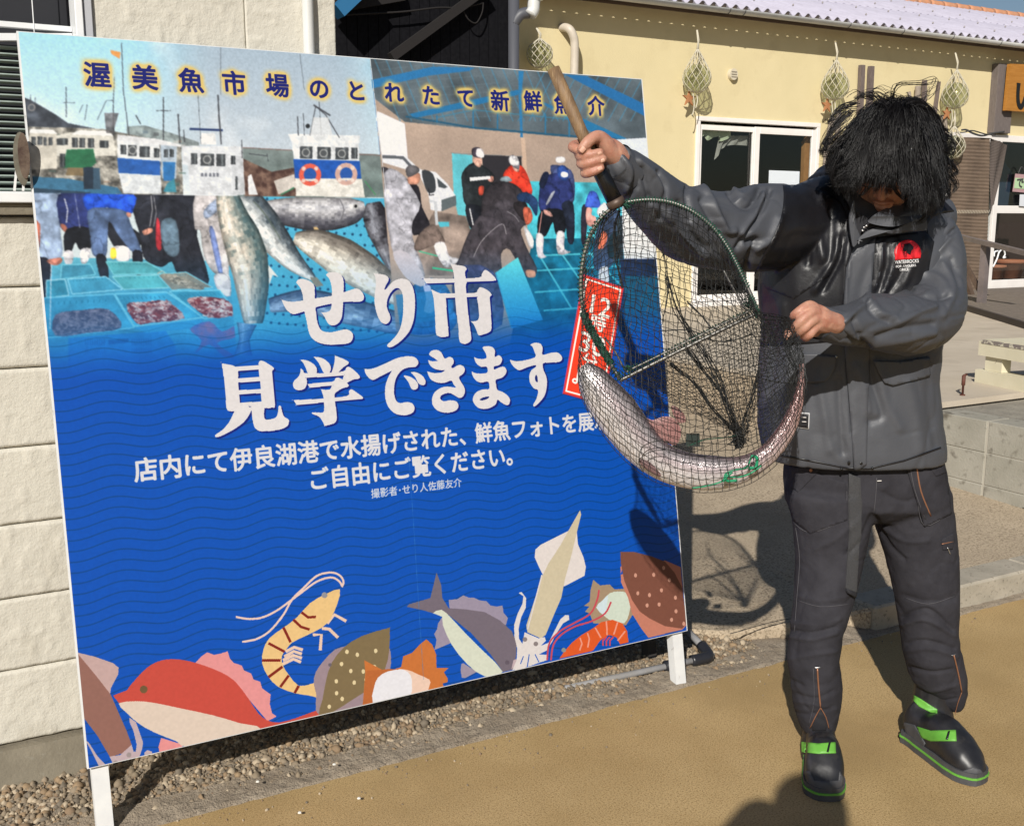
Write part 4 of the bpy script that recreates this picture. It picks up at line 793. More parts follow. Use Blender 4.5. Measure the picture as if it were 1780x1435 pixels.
    IMG[HB[0]:HB[1], HB[2]:HB[3]][HB[4]] = HBI[HB[4]]
    # ---------- photographs: auction hall (right)
    fill('P', [(645, 101), (1150, 130), (1200, 700), (700, 700)], (176, 154, 138), nz=(14, .12), grad=(150, 140, 135))
    for i in range(26): x = 1180+i*5.2; pass
    fill('C', [(5, -60), (1960, 120), (1960, 545), (1350, 528), (700, 470), (240, 424), (40, 270)], (86, 98, 106), nz=(22, .35))
    for i in range(9): line('C', [(40+i*20, 40+i*46), (620+i*60, -40+i*52)], 1.0, (120, 140, 150), .35)
    for x in range(60, 1100, 74): line('C', [(x-20, 10), (x+150, 420)], 2.2, (70, 130, 164), .55)
    for x in range(1040, 1800, 74): line('C', [(x+120, 90), (x-60, 420)], 2.2, (70, 130, 164), .55)
    fill('C', [(22, 148), (420, 62), (700, 68), (660, 90), (400, 120), (28, 204)], (44, 112, 166)); fill('C', [(270, 372), (620, 292), (985, 212), (985, 246), (640, 330), (300, 400)], (40, 110, 160)); fill('C', [(985, 90), (1020, 90), (1004, 250), (1014, 525), (998, 525), (986, 250)], (44, 116, 168)); fill('B', [(1130, 385), (1240, 392), (1620, 575), (1620, 640)], (40, 104, 160)); fill('B', [(1050, 560), (1225, 612), (1450, 715), (1400, 735), (1200, 650)], (40, 112, 160)); fill('C', [(985, 232), (1010, 228), (1230, 330), (1225, 350)], (44, 110, 160), .9)
    line('C', [(245, 388), (690, 462), (1350, 518), (1960, 560)], 3.2, (38, 84, 112)); line('C', [(450, 395), (690, 345), (1350, 410)], 2, (60, 120, 150), .8)
    for x, a, b in ((450, 380, 430), (688, 345, 460), (848, 350, 470), (1162, 370, 500), (1318, 400, 520)): line('C', [(x, a), (x, b)], 2.4, (44, 110, 150))
    fill('C', [(58, 352), (240, 436), (262, 690), (90, 650), (52, 400)], (228, 228, 236)); fill('C', [(1520, 545), (1960, 520), (1960, 640), (1600, 700)], (214, 220, 232))
    fill('C', [(1000, 525), (1028, 525), (1045, 790), (1020, 790)], (196, 170, 150)); line('C', [(540, 628), (1010, 652)], 2, (130, 130, 130)); fill('C', [(745, 640), (1004, 652), (1010, 840), (760, 830)], (46, 44, 48)); fill('C', [(548, 630), (682, 642), (690, 1190), (620, 1190), (560, 900)], (96, 190, 204), nz=(30, .15)); fill('C', [(1020, 810), (1180, 815), (1960, 830), (1960, 1230), (1050, 1200)], (70, 178, 196), nz=(60, .35))
    fill('C', [(430, 1010), (640, 1040), (690, 1190), (700, 1430), (300, 1430), (330, 1200)], (134, 120, 112), nz=(40, .6)); fill('C', [(1080, 1190), (1960, 1180), (1900, 2000), (900, 2000)], (22, 96, 124), nz=(50, .6))
    for a, b in (((1130, 1310), (1330, 1640)), ((1270, 1290), (1560, 1700)), ((1450, 1280), (1760, 1600)), ((1080, 1400), (1960, 1350)), ((1090, 1540), (1960, 1480)), ((1150, 1660), (1960, 1600)), ((1100, 1300), (1960, 1270))): line('C', [a, b], 3, (84, 196, 214), .85)
    fill('C', [(90, 636), (250, 652), (320, 720), (345, 736), (440, 752), (520, 830), (572, 905), (575, 960), (470, 1010), (410, 1000), (395, 900), (330, 760), (95, 690)], (218, 220, 226)); fill('C', [(92, 640), (230, 648), (290, 712), (270, 720), (225, 668), (92, 662)], (90, 94, 100)); fill('C', [(352, 742), (425, 765), (442, 870), (400, 890), (372, 850)], (56, 60, 64), sm=3); fill('C', [(450, 790), (520, 850), (500, 860), (460, 850)], (70, 76, 80)); fill('C', [(480, 935), (575, 905), (578, 970), (480, 1010)], (90, 100, 104)); fill('C', [(455, 1080), (530, 1080), (530, 1110), (470, 1112)], (80, 180, 200)); line('C', [(395, 860), (402, 905), (430, 900)], 2, (40, 40, 44)); line('C', [(400, 940), (440, 950), (450, 1100)], 5, (190, 194, 200)); line('C', [(345, 1225), (430, 1215)], 5, (50, 50, 54))
    line('C', [(330, 1270), (560, 1330)], 2, (70, 180, 140)); line('C', [(420, 1380), (560, 1400)], 3, (60, 190, 140))
    poly('C', (((60, 58, 64), [(88, 722), (130, 728), (138, 760), (110, 782)]), ((168, 168, 178), [(104, 760), (240, 780), (340, 950), (332, 1080), (290, 1180), (372, 1430), (260, 1440), (150, 1240)]), ((40, 38, 44), [(252, 800), (330, 850), (352, 980), (405, 1110), (300, 1168), (290, 1080), (342, 960)]), ((196, 140, 118), [(268, 765), (334, 760), (340, 800), (320, 832), (262, 828)]), ((92, 90, 94), [(246, 730), (280, 706), (325, 720), (332, 752), (262, 786)]), ((112, 98, 92), [(340, 1150), (430, 1095), (500, 1195), (490, 1225), (430, 1232), (330, 1270), (300, 1240)]), ((224, 222, 228), [(430, 1236), (498, 1212), (530, 1300), (590, 1318), (580, 1345), (500, 1375)]),
        ((34, 38, 40), [(615, 760), (690, 690), (790, 735), (832, 800), (770, 880), (760, 980), (640, 970), (618, 860)]), ((214, 168, 150), [(690, 660), (745, 668), (735, 720), (700, 705)]), ((66, 60, 70), [(680, 600), (730, 592), (760, 650), (690, 652)]), ((232, 228, 232), [(712, 600), (750, 605), (758, 655), (710, 648)]), ((26, 28, 34), [(640, 970), (752, 985), (760, 1090), (700, 1130), (660, 1100)]), ((205, 80, 60), [(725, 850), (758, 846), (752, 900), (726, 900)]), ((212, 150, 135), [(780, 785), (820, 780), (820, 815), (790, 812)]),
        ((206, 58, 40), [(884, 770), (940, 705), (1010, 715), (1055, 800), (1072, 900), (960, 900), (900, 840)]), ((210, 160, 145), [(945, 700), (990, 705), (985, 750), (955, 740)]), ((120, 118, 126), [(918, 660), (950, 640), (990, 680), (985, 735), (930, 700)]), ((232, 230, 234), [(928, 650), (975, 650), (985, 705), (935, 705)]),
        ((52, 48, 52), [(740, 1000), (765, 880), (850, 812), (950, 828), (1015, 890), (985, 980), (880, 1040), (760, 1060)]), ((150, 170, 180), [(870, 790), (910, 778), (940, 800), (935, 815), (870, 812)]),
        ((60, 70, 110), [(1195, 740), (1225, 705), (1330, 740), (1355, 850), (1340, 960), (1260, 960)]), ((230, 228, 232), [(1232, 655), (1286, 655), (1288, 688), (1236, 690)]), ((40, 48, 96), [(1124, 860), (1145, 790), (1240, 758), (1320, 800), (1350, 900), (1330, 930), (1290, 960), (1290, 1020), (1130, 1010)]), ((40, 64, 124), [(1240, 720), (1290, 710), (1315, 760), (1300, 810), (1250, 790)]), ((228, 228, 234), [(1268, 752), (1308, 758), (1304, 785), (1266, 782)]), ((205, 210, 224), [(1225, 880), (1180, 960), (1165, 960), (1200, 890)]), ((24, 26, 32), [(1135, 1005), (1290, 1010), (1290, 1145), (1230, 1160), (1210, 1080), (1165, 1170), (1110, 1160)]), ((226, 222, 232), [(1102, 1160), (1150, 1172), (1146, 1280), (1170, 1308), (1112, 1308)]), ((226, 222, 232), [(1236, 1150), (1286, 1150), (1286, 1255), (1332, 1275), (1245, 1290)]), ((212, 160, 150), [(1150, 1000), (1190, 1010), (1210, 1045), (1160, 1030)]), ((34, 40, 56), [(1270, 960), (1345, 960), (1350, 1200), (1310, 1210), (1290, 1060)]), ((30, 36, 60), [(1120, 830), (1150, 755), (1185, 765), (1150, 860)]),
        ((62, 58, 64), [(590, 1330), (650, 1170), (730, 1040), (850, 985), (990, 990), (1050, 1080), (1000, 1130), (1040, 1250), (1105, 1380), (1090, 1430), (1020, 1430), (930, 1262), (870, 1290), (860, 1440), (640, 1440), (560, 1390)]), ((66, 62, 68), [(820, 960), (900, 930), (960, 960), (940, 1000), (850, 1000)]), ((40, 36, 38), [(960, 950), (1030, 950), (1050, 1010), (1030, 1080), (960, 1000)]), ((200, 100, 76), [(1020, 985), (1062, 990), (1078, 1060), (1040, 1100), (1018, 1040)]), ((36, 60, 100), [(980, 900), (1040, 884), (1105, 930), (1112, 985), (1100, 1040), (1050, 960), (985, 940)]), ((210, 150, 120), [(1035, 1395), (1090, 1400), (1095, 1440), (1045, 1440)]), ((224, 224, 230), [(1020, 1100), (1080, 1180), (1080, 1250), (1050, 1230)])))
    fill('C', [(665, 788), (800, 778), (800, 798), (668, 812)], (230, 230, 234)); line('C', [(665, 990), (688, 1100)], 2, (224, 224, 228)); line('C', [(1140, 1010), (1120, 1150)], 1.4, (226, 160, 150)); line('C', [(690, 1310), (740, 1210), (830, 1120), (885, 1095), (905, 1160)], 1.2, (170, 166, 172), .9, 4); line('C', [(910, 1010), (960, 1040), (990, 1080)], 1.2, (160, 156, 162), .8, 4)
    fill('P', [(752, 500), (880, 470), (900, 560), (890, 640), (760, 640)], (60, 66, 92), .0)
    poly('G', (((40, 96, 150), [(1040, 110), (1130, 90), (1180, 170), (1170, 260), (1000, 260)]), ((60, 66, 100), [(1180, 60), (1310, 60), (1340, 240), (1200, 250)])))
    fill('J', [(1100, 230), (1150, 240), (1180, 410), (1105, 420), (1120, 330)], (176, 188, 226), sm=3); fill('J', [(880, 0), (990, 0), (1110, 180), (1080, 240), (960, 160)], (190, 186, 196), sm=3); fill('J', [(900, 300), (1180, 270), (1200, 480), (930, 520)], (36, 120, 180), .7); fill('J', [(1620, 140), (1780, 30), (1960, 480), (1740, 540)], (96, 214, 220), grad=(40, 140, 210)); line('J', [(1620, 140), (1735, 540)], 2.2, (60, 160, 200))
    poly('N', (((44, 40, 52), [(100, 180), (200, 190), (180, 480), (150, 760), (90, 700)]), ((60, 90, 190), [(150, 140), (220, -60), (330, -40), (390, 130), (380, 190), (180, 180)]), ((222, 226, 234), [(380, 160), (470, 110), (500, 250), (400, 340), (330, 260)]), ((220, 160, 150), [(180, 190), (260, 210), (250, 300), (320, 340), (300, 480), (190, 460), (160, 320)]), ((52, 66, 92), [(380, 420), (560, 200), (700, 300), (700, 700), (560, 1100), (300, 1150), (300, 700)]), ((224, 120, 92), [(400, 600), (450, 555), (500, 640), (440, 810), (350, 820)]), ((30, 48, 58), [(510, 680), (650, 560), (690, 950), (520, 960)]), ((222, 224, 236), [(370, 1150), (510, 1120), (510, 1400), (380, 1400)])))
    fill('N', [(725, 180), (900, 60), (1400, 100), (1400, 1000), (760, 990), (735, 700)], (224, 228, 240)); fill('N', [(700, 985), (1500, 985), (1500, 2000), (700, 2000)], (30, 38, 62), nz=(60, .5)); fill('N', [(640, 380), (730, 300), (750, 990), (660, 990)], (40, 52, 60), nz=(90, .8))
    fill('P', [(1085, 480), (1150, 480), (1150, 600), (1085, 590)], (34, 66, 90), .8, nz=(80, .9, (20, 110, 130)))
    for k_ in range(3): yb = int(.48*TH); IMG[:yb, :, k_] = blur(IMG[:yb, :, k_], 1)
    IMG[:int(.48*TH)] = np.clip(IMG[:int(.48*TH)]*1.13*(1+.03*tnoise(420, 13, 1)[:int(.48*TH), :, None]), 0, 1)
    # ---------- sheet fades into the blue sea
    lo, hi = sheetst(np.array([[300., 560], [300., 650]]))[:, 1]; t0 = .40; t1 = .475
    f = np.clip((T-t0)/(t1-t0), 0, 1); f = f*f*(3-2*f); tint = np.clip((T-.30)/.12, 0, 1)[..., None]*.38; IMG[:] = IMG*(1-tint)+np.array([0, 104, 196], np.float32)/255*tint*(1-0)
    wv = np.clip((.0021-dd)/.0008, 0, 1)*np.clip((T-.39)/.04, 0, 1)*.35; IMG[:] = IMG*(1-wv[..., None])+np.array([0, 80, 140], np.float32)/255*wv[..., None]
    IMG[:] = IMG*(1-f[..., None])+blue*f[..., None]
    # ---------- illustrated sea life
    F = lambda z, c, pts, sm=0: fill(z, pts, c, sm=sm)
    BL = (0, 82, 192); TENT = (196, 176, 184)
    F('E', (200, 170, 168), [(338, 592), (420, 612), (500, 640), (524, 660), (522, 690), (490, 750), (485, 790), (400, 700)], 0); F('E', (150, 106, 96), [(336, 590), (420, 690), (490, 780), (520, 850), (560, 940), (582, 1000), (560, 1030), (500, 1052), (484, 1052), (430, 960), (372, 885), (360, 870)])
    F('E', TENT, [(484, 1052), (530, 1046), (582, 1000), (590, 1030), (600, 1030), (604, 1000), (590, 940), (572, 900), (572, 880), (600, 900), (615, 940), (632, 990), (628, 1020), (612, 1064), (560, 1078), (500, 1086)]); F('E', TENT, [(374, 976), (392, 990), (430, 1050), (470, 1092), (476, 1102), (440, 1102), (400, 1020)]); F('E', TENT, [(640, 1060), (637, 1036), (650, 1024), (672, 1030), (674, 1060)]); disc('E', (570, 1045), 11, (160, 148, 150)); disc('E', (511, 1080), 11, (160, 148, 150))
    F('E', (232, 152, 154), [(862, 640), (890, 610), (915, 592), (945, 603), (980, 596), (1006, 588), (1016, 620), (1034, 640), (1068, 650), (1078, 672), (1110, 686), (1120, 712), (1150, 722), (1158, 750), (1196, 778), (1192, 820), (1202, 860), (1222, 876), (1182, 896), (1100, 800), (1040, 730), (960, 680)])
    F('E', (232, 150, 152), [(712, 970), (760, 985), (810, 1000), (800, 1022), (706, 1048), (700, 1010)]); F('E', (204, 78, 66), [(524, 815), (560, 760), (600, 710), (650, 660), (700, 632), (760, 622), (830, 630), (900, 650), (980, 682), (1040, 722), (1100, 800), (1140, 860), (1180, 892), (1230, 902), (1300, 885), (1400, 848), (1440, 838), (1430, 880), (1160, 938)], 2)
    F('E', (226, 208, 194), [(524, 818), (600, 808), (680, 815), (800, 840), (940, 870), (1060, 905), (1160, 936), (850, 1010), (780, 985), (680, 945), (610, 905), (560, 860)], 2); disc('E', (635, 756), 17, (112, 88, 58))
    # small shrimp
    for pts in (((1510, 304), (1518, 280), (1500, 252), (1460, 240), (1400, 255), (1340, 310), (1290, 360), (1250, 430), (1190, 500), (1130, 535), (1070, 546)), ((1512, 300), (1495, 275), (1460, 262), (1400, 280), (1330, 330), (1270, 375), (1220, 410), (1160, 438), (1100, 445), (1042, 436))): line('E', pts, 3.6, (238, 206, 196), 1, 4)
    for pts in (((1445, 465), (1478, 426), (1530, 455)), ((1422, 486), (1455, 490), (1494, 528)), ((1382, 515), (1420, 515), (1415, 584)), ((1262, 590), (1300, 570), (1338, 582)), ((1256, 612), (1298, 588), (1334, 600)), ((1250, 628), (1296, 606), (1334, 618)), ((1248, 645), (1296, 622), (1330, 636))): line('E', pts, 5.5, (238, 206, 186))
    F('E', (238, 200, 138), [(1502, 314), (1490, 380), (1460, 445), (1420, 485), (1350, 520), (1290, 550), (1265, 580), (1245, 610), (1250, 650), (1275, 690), (1320, 740), (1380, 730), (1440, 715), (1432, 790), (1360, 782), (1300, 772), (1230, 745), (1185, 700), (1158, 640), (1164, 580), (1190, 530), (1250, 485), (1310, 440), (1370, 375), (1440, 335)], 2)
    for pts in (((1252, 482), (1284, 548)), ((1186, 552), (1258, 590)), ((1158, 628), (1240, 628)), ((1186, 702), (1248, 656)), ((1238, 746), (1276, 694)), ((1302, 772), (1320, 740)), ((1296, 448), (1330, 480), (1368, 492)), ((1332, 416), (1362, 438), (1396, 436))): line('E', pts, 4.6, (132, 34, 24))
    disc('E', (1434, 340), 13, (150, 150, 160))
    # spotted flatfish + scallop (left)
    F('E', (160, 140, 150), [(1530, 564), (1480, 580), (1430, 630), (1395, 680), (1386, 730), (1398, 780), (1396, 850), (1440, 870), (1600, 826), (1700, 740), (1728, 640), (1718, 560), (1680, 500)], 2); F('E', (130, 112, 80), [(1712, 486), (1722, 492), (1720, 580), (1700, 670), (1640, 745), (1560, 800), (1470, 856), (1408, 874), (1425, 800), (1440, 720), (1465, 640), (1520, 570), (1600, 520)], 2); disc('E', (1458, 648), 8, (110, 100, 110))
    for x, y in ((1533, 590), (1579, 603), (1660, 586), (1509, 644), (1655, 657), (1550, 675), (1605, 677), (1486, 720), (1565, 726), (1618, 712), (1487, 773), (1512, 798), (1455, 832)): disc('E', (x, y), 8, (232, 214, 170), 1, 9, 10)
    F('F', (205, 118, 58), [(-45, 940), (-50, 880), (60, 940), (140, 915), (150, 860), (196, 842), (240, 795), (270, 772), (300, 800), (320, 850), (322, 920), (384, 920), (360, 942), (380, 975), (380, 992), (355, 1000), (358, 1020), (-60, 1130)]); F('F', (190, 106, 54), [(-40, 935), (80, 925), (180, 930), (200, 990), (180, 1062), (-60, 1120)], 0); F('F', (240, 208, 190), [(100, 938), (170, 930), (220, 950), (285, 980), (286, 1010), (262, 1050), (160, 1072), (120, 1060)], 2); F('F', (236, 236, 244), [(-6, 1100), (0, 1020), (20, 970), (70, 938), (150, 928), (190, 960), (195, 1010), (186, 1062), (100, 1082)], 2)
    # grey fish
    F('F', (158, 148, 170), [(385, 570), (430, 565), (460, 546), (490, 558), (515, 558), (545, 572), (580, 576), (600, 598), (632, 604), (662, 598), (668, 636), (690, 662), (680, 700), (560, 640), (390, 616)]); F('F', (158, 148, 170), [(350, 660), (330, 690), (325, 720), (310, 745), (322, 775), (318, 800), (310, 828), (400, 790)]); F('F', (158, 148, 170), [(450, 900), (460, 895), (530, 940), (470, 972), (452, 970), (446, 930)])
    F('F', (118, 108, 122), [(322, 428), (345, 490), (352, 560), (385, 612), (470, 618), (570, 632), (650, 676), (710, 730), (735, 790), (733, 850), (718, 928), (664, 940), (600, 850), (500, 740), (400, 660), (350, 622), (304, 638), (250, 622), (168, 605), (180, 592), (290, 560), (305, 500)], 0); F('F', (218, 224, 208), [(304, 638), (348, 620), (400, 665), (470, 740), (560, 830), (664, 940), (572, 964), (480, 900), (400, 800), (355, 700), (350, 656)], 2); disc('F', (686, 892), 12, (100, 90, 104)); F('F', TENT, [(718, 880), (740, 872), (724, 910), (708, 928)])
    # squid
    W = (228, 222, 222)
    F('F', (232, 224, 222), [(1062, 107), (1042, 180), (1000, 215), (930, 250), (860, 285), (832, 310), (828, 350), (850, 400), (870, 440), (860, 500), (980, 500), (1000, 490), (1085, 445), (1092, 400), (1080, 350), (1050, 280), (1046, 220), (1068, 130)]); F('F', (212, 200, 172), [(1062, 107), (1068, 130), (1046, 220), (1020, 330), (985, 460), (965, 560), (930, 640), (885, 750), (860, 768), (790, 736), (785, 700), (830, 560), (866, 450), (900, 380), (960, 290), (1004, 210)], 0); line('F', [(866, 440), (792, 720)], 2.2, W)
    F('F', W, [(776, 736), (850, 768), (880, 760), (886, 780), (860, 806), (900, 790), (935, 720), (960, 670), (985, 648), (1005, 648), (1006, 672), (975, 690), (945, 735), (915, 790), (890, 830), (850, 850), (890, 852), (893, 880), (860, 890), (800, 912), (745, 926), (712, 932), (735, 880), (738, 820), (724, 760), (722, 700), (740, 640), (765, 590), (770, 550), (745, 534), (760, 528), (784, 560), (782, 610), (758, 660), (745, 720), (748, 770), (765, 796)])
    for pts in (((800, 850), (790, 915)), ((770, 860), (755, 900)), ((830, 850), (850, 890))): line('F', pts, 1.6, BL)
    disc('F', (778, 773), 12, (140, 130, 132)); disc('F', (834, 796), 12, (140, 130, 132))
    # scallop behind, orange shrimp, brown flatfish (right)
    F('F', (170, 146, 120), [(1130, 466), (1165, 495), (1215, 490), (1240, 515), (1318, 510), (1345, 590), (1368, 600), (1350, 625), (1360, 640), (1330, 650), (1300, 700), (1130, 690), (1112, 640), (1088, 630), (1110, 604), (1082, 600), (1112, 578), (1116, 520)]); F('F', (214, 226, 212), [(1145, 608), (1180, 570), (1215, 535), (1260, 526), (1305, 535), (1322, 580), (1315, 640), (1290, 690), (1230, 680), (1190, 655)], 2); F('F', (214, 232, 240), [(1145, 608), (1180, 570), (1206, 545), (1200, 600), (1190, 650)], 2)
    F('F', (202, 130, 110), [(1270, 440), (1290, 380), (1270, 400), (1274, 480), (1310, 560), (1330, 640), (1380, 720), (1415, 765), (1590, 722), (1610, 700), (1580, 400), (1500, 366), (1400, 400)]); F('F', (128, 80, 66), [(1270, 322), (1340, 322), (1430, 345), (1500, 372), (1550, 430), (1590, 510), (1612, 690), (1590, 718), (1500, 705), (1420, 665), (1370, 630), (1330, 570), (1290, 470), (1272, 380)])
    for x, y in ((1348, 443), (1442, 440), (1493, 405), (1523, 467), (1482, 520), (1360, 535), (1420, 545), (1554, 558), (1408, 598), (1470, 593), (1557, 628), (1534, 672), (1597, 692)): disc('F', (x, y), 8, (216, 160, 140), 1, 9, 11)
    F('F', (226, 92, 40), [(955, 872), (985, 830), (1020, 790), (1070, 750), (1130, 715), (1170, 685), (1230, 672), (1280, 690), (1305, 730), (1312, 788), (1268, 798), (1250, 762), (1210, 750), (1165, 780), (1130, 830), (1115, 836)], 0)
    for pts in (((1062, 765), (1072, 795), (1060, 830)), ((1100, 740), (1110, 770), (1102, 815)), ((1140, 712), (1170, 765)), ((1198, 678), (1202, 750)), ((1256, 684), (1236, 748)), ((1295, 730), (1256, 780))): line('F', pts, 2.6, (240, 160, 140))
    for pts in (((1160, 518), (1150, 570), (1115, 640), (1030, 690), (960, 730), (905, 790), (892, 880)), ((1222, 580), (1190, 640), (1120, 680), (1040, 705), (970, 745), (925, 800), (912, 880))): line('F', pts, 3, (206, 76, 92), 1, 4)
    for x in (1180, 1198, 1216): line('F', [(x+18, 760), (x, 780), (x, 806)], 2.6, (216, 70, 80))
    disc('F', (978, 828), 12, (140, 150, 150))
    # ---------- headline
    HL = [('J', [(80, 335), (80, 335), (160, 350), (320, 325), (450, 305), (560, 270), (620, 255), (660, 280), (672, 325), (640, 350), (520, 350), (340, 385), (240, 420), (160, 438), (110, 400)]),
      ('J', [(185, 210), (215, 185), (270, 195), (310, 225), (318, 260), (320, 340), (330, 450), (345, 520), (375, 560), (440, 568), (500, 555), (550, 548), (590, 575), (590, 620), (560, 648), (480, 658), (390, 655), (320, 630), (280, 580), (258, 480), (240, 400), (235, 320), (215, 250)]),
      ('J', [(400, 155), (430, 137), (480, 140), (515, 165), (527, 210), (525, 300), (520, 400), (510, 470), (480, 510), (440, 520), (410, 500), (390, 460), (365, 425), (365, 425), (400, 425), (430, 410), (440, 370), (442, 280), (435, 220), (420, 180)]),
      ('J', [(742, 145), (742, 145), (790, 150), (825, 158), (848, 175), (848, 200), (828, 235), (820, 265), (850, 240), (880, 205), (930, 185), (980, 190), (1015, 225), (1035, 290), (1040, 380), (1030, 480), (1000, 560), (950, 620), (900, 660), (858, 678), (838, 662), (880, 620), (925, 560), (948, 480), (955, 390), (952, 310), (940, 270), (915, 250), (885, 262), (855, 300), (838, 350), (840, 400), (858, 440), (862, 475), (848, 500), (825, 510), (795, 495), (770, 450), (752, 380), (748, 320), (758, 230), (756, 180)]),
      ('J', [(1295, 75), (1295, 75), (1340, 85), (1395, 95), (1412, 115), (1400, 135), (1405, 180), (1414, 210), (1406, 230), (1410, 290), (1420, 400), (1430, 500), (1445, 610), (1430, 640), (1400, 653), (1370, 645), (1358, 620), (1350, 520), (1335, 400), (1328, 300), (1322, 200), (1315, 130)]),
      ('J', [(1098, 180), (1098, 180), (1320, 185), (1500, 175), (1520, 150), (1545, 120), (1590, 150), (1620, 185), (1600, 200), (1400, 208), (1120, 218), (1120, 218)]),
      ('J', [(1155, 260), (1155, 260), (1210, 285), (1250, 300), (1262, 320), (1268, 420), (1282, 580), (1270, 598), (1235, 605), (1205, 595), (1190, 570), (1182, 420), (1172, 320)]),
      ('J', [(1210, 288), (1210, 288), (1330, 290), (1470, 285), (1490, 265), (1510, 245), (1560, 265), (1592, 300), (1578, 320), (1585, 420), (1590, 540), (1570, 570), (1530, 585), (1497, 590), (1480, 550), (1460, 510), (1437, 488), (1437, 488), (1470, 490), (1498, 470), (1498, 400), (1485, 325), (1470, 315), (1250, 322), (1215, 318)]),
      ('K', [(140, 230), (140, 230), (285, 268), (300, 400), (315, 610), (330, 680), (230, 693), (195, 680), (185, 640), (165, 400)]), ('K', [(495, 240), (530, 205), (590, 235), (642, 270), (642, 290), (628, 312), (640, 450), (655, 640), (630, 657), (560, 662), (530, 640), (515, 450)]), ('K', [(270, 262), (270, 262), (520, 245), (520, 245), (505, 290), (505, 290), (280, 303), (280, 303)]), ('K', [(280, 376), (280, 376), (520, 361), (520, 361), (520, 401), (520, 401), (285, 416), (285, 416)]), ('K', [(290, 491), (290, 491), (530, 476), (530, 476), (530, 516), (530, 516), (295, 534), (295, 534)]), ('K', [(300, 613), (300, 613), (540, 596), (540, 596), (545, 650), (545, 650), (310, 660), (310, 660)]),
      ('K', [(300, 640), (400, 640), (430, 660), (420, 700), (370, 780), (300, 840), (200, 900), (100, 943), (78, 922), (150, 870), (210, 800), (255, 710), (270, 680)]), ('K', [(430, 640), (545, 650), (548, 720), (562, 770), (620, 768), (665, 750), (685, 700), (690, 645), (712, 643), (725, 700), (745, 745), (785, 770), (790, 800), (770, 840), (700, 870), (600, 883), (510, 885), (460, 850), (440, 780), (430, 700)]),
      ('K', [(900, 195), (900, 195), (960, 200), (1020, 230), (1055, 270), (1060, 310), (1045, 335), (980, 335), (955, 280), (930, 230)]), ('K', [(1028, 167), (1028, 167), (1100, 175), (1160, 210), (1190, 250), (1195, 290), (1175, 325), (1130, 325), (1100, 270), (1070, 215)]), ('K', [(1235, 155), (1235, 155), (1300, 180), (1360, 210), (1365, 235), (1320, 265), (1280, 305), (1260, 320), (1205, 325), (1215, 280), (1230, 220)]),
      ('K', [(905, 280), (930, 300), (950, 325), (1100, 325), (1310, 308), (1345, 270), (1375, 265), (1430, 305), (1475, 355), (1465, 378), (1420, 385), (1375, 405), (1330, 430), (1305, 420), (1320, 345), (1320, 345), (1150, 358), (960, 370), (960, 370), (965, 420), (945, 470), (900, 490), (850, 480), (828, 440), (840, 400), (880, 360), (900, 320)]),
      ('K', [(970, 430), (970, 430), (1100, 415), (1215, 405), (1240, 375), (1270, 367), (1330, 400), (1368, 440), (1355, 460), (1310, 470), (1260, 500), (1232, 530), (1235, 600), (1250, 700), (1252, 770), (1225, 810), (1135, 835), (1135, 835), (1115, 790), (1080, 745), (1018, 718), (1018, 703), (1080, 705), (1125, 700), (1130, 640), (1125, 560), (1100, 480), (1100, 480), (1180, 485), (1205, 445), (1205, 445), (990, 465), (990, 465)]), ('K', [(835, 585), (835, 585), (1120, 570), (1350, 545), (1370, 500), (1395, 480), (1450, 515), (1503, 555), (1495, 575), (1400, 582), (1200, 600), (865, 633), (865, 633)]),
      ('L', [(-140, 320), (-140, 320), (-60, 315), (60, 265), (160, 220), (250, 205), (310, 210), (345, 240), (350, 270), (325, 300), (270, 305), (210, 325), (160, 380), (135, 450), (130, 540), (150, 610), (190, 630), (240, 620), (290, 630), (315, 665), (305, 710), (260, 735), (200, 740), (130, 720), (75, 660), (50, 580), (50, 480), (75, 400), (110, 335), (110, 335), (60, 360), (0, 390), (-60, 420), (-100, 400), (-130, 360)]),
      ('L', [(218, 380), (260, 385), (310, 410), (345, 450), (345, 490), (315, 510), (285, 495), (260, 440), (230, 400)]), ('L', [(283, 350), (330, 350), (385, 380), (415, 425), (410, 460), (385, 467), (350, 450), (325, 400), (300, 370)]),
      ('L', [(448, 185), (470, 155), (520, 147), (560, 170), (590, 225), (630, 210), (665, 225), (672, 265), (650, 297), (665, 312), (720, 283), (765, 300), (772, 340), (750, 370), (720, 395), (740, 440), (770, 490), (772, 540), (750, 575), (720, 583), (680, 560), (640, 540), (600, 542), (560, 560), (550, 590), (580, 612), (640, 605), (690, 612), (715, 645), (705, 685), (660, 710), (590, 717), (520, 695), (480, 645), (475, 590), (500, 530), (560, 490), (620, 480), (690, 488), (670, 460), (650, 425), (590, 445), (520, 443), (460, 410), (430, 342), (430, 342), (500, 358), (560, 352), (590, 332), (545, 330), (490, 315), (450, 275), (440, 240), (440, 240), (480, 250), (525, 246), (525, 246), (500, 225), (465, 205)]),
      ('L', [(935, 125), (980, 112), (1030, 125), (1048, 160), (1045, 210), (1080, 195), (1108, 215), (1110, 250), (1085, 285), (1040, 297), (1042, 325), (1090, 305), (1130, 300), (1152, 330), (1145, 365), (1110, 400), (1055, 420), (1060, 470), (1070, 510), (1120, 530), (1170, 570), (1185, 610), (1170, 645), (1140, 645), (1100, 620), (1070, 600), (1055, 640), (1010, 670), (960, 683), (900, 675), (855, 630), (848, 580), (880, 530), (940, 505), (995, 500), (985, 435), (920, 445), (870, 420), (840, 370), (838, 342), (838, 342), (880, 360), (975, 355), (972, 300), (920, 300), (875, 265), (857, 212), (857, 212), (900, 228), (968, 222), (962, 175)]),
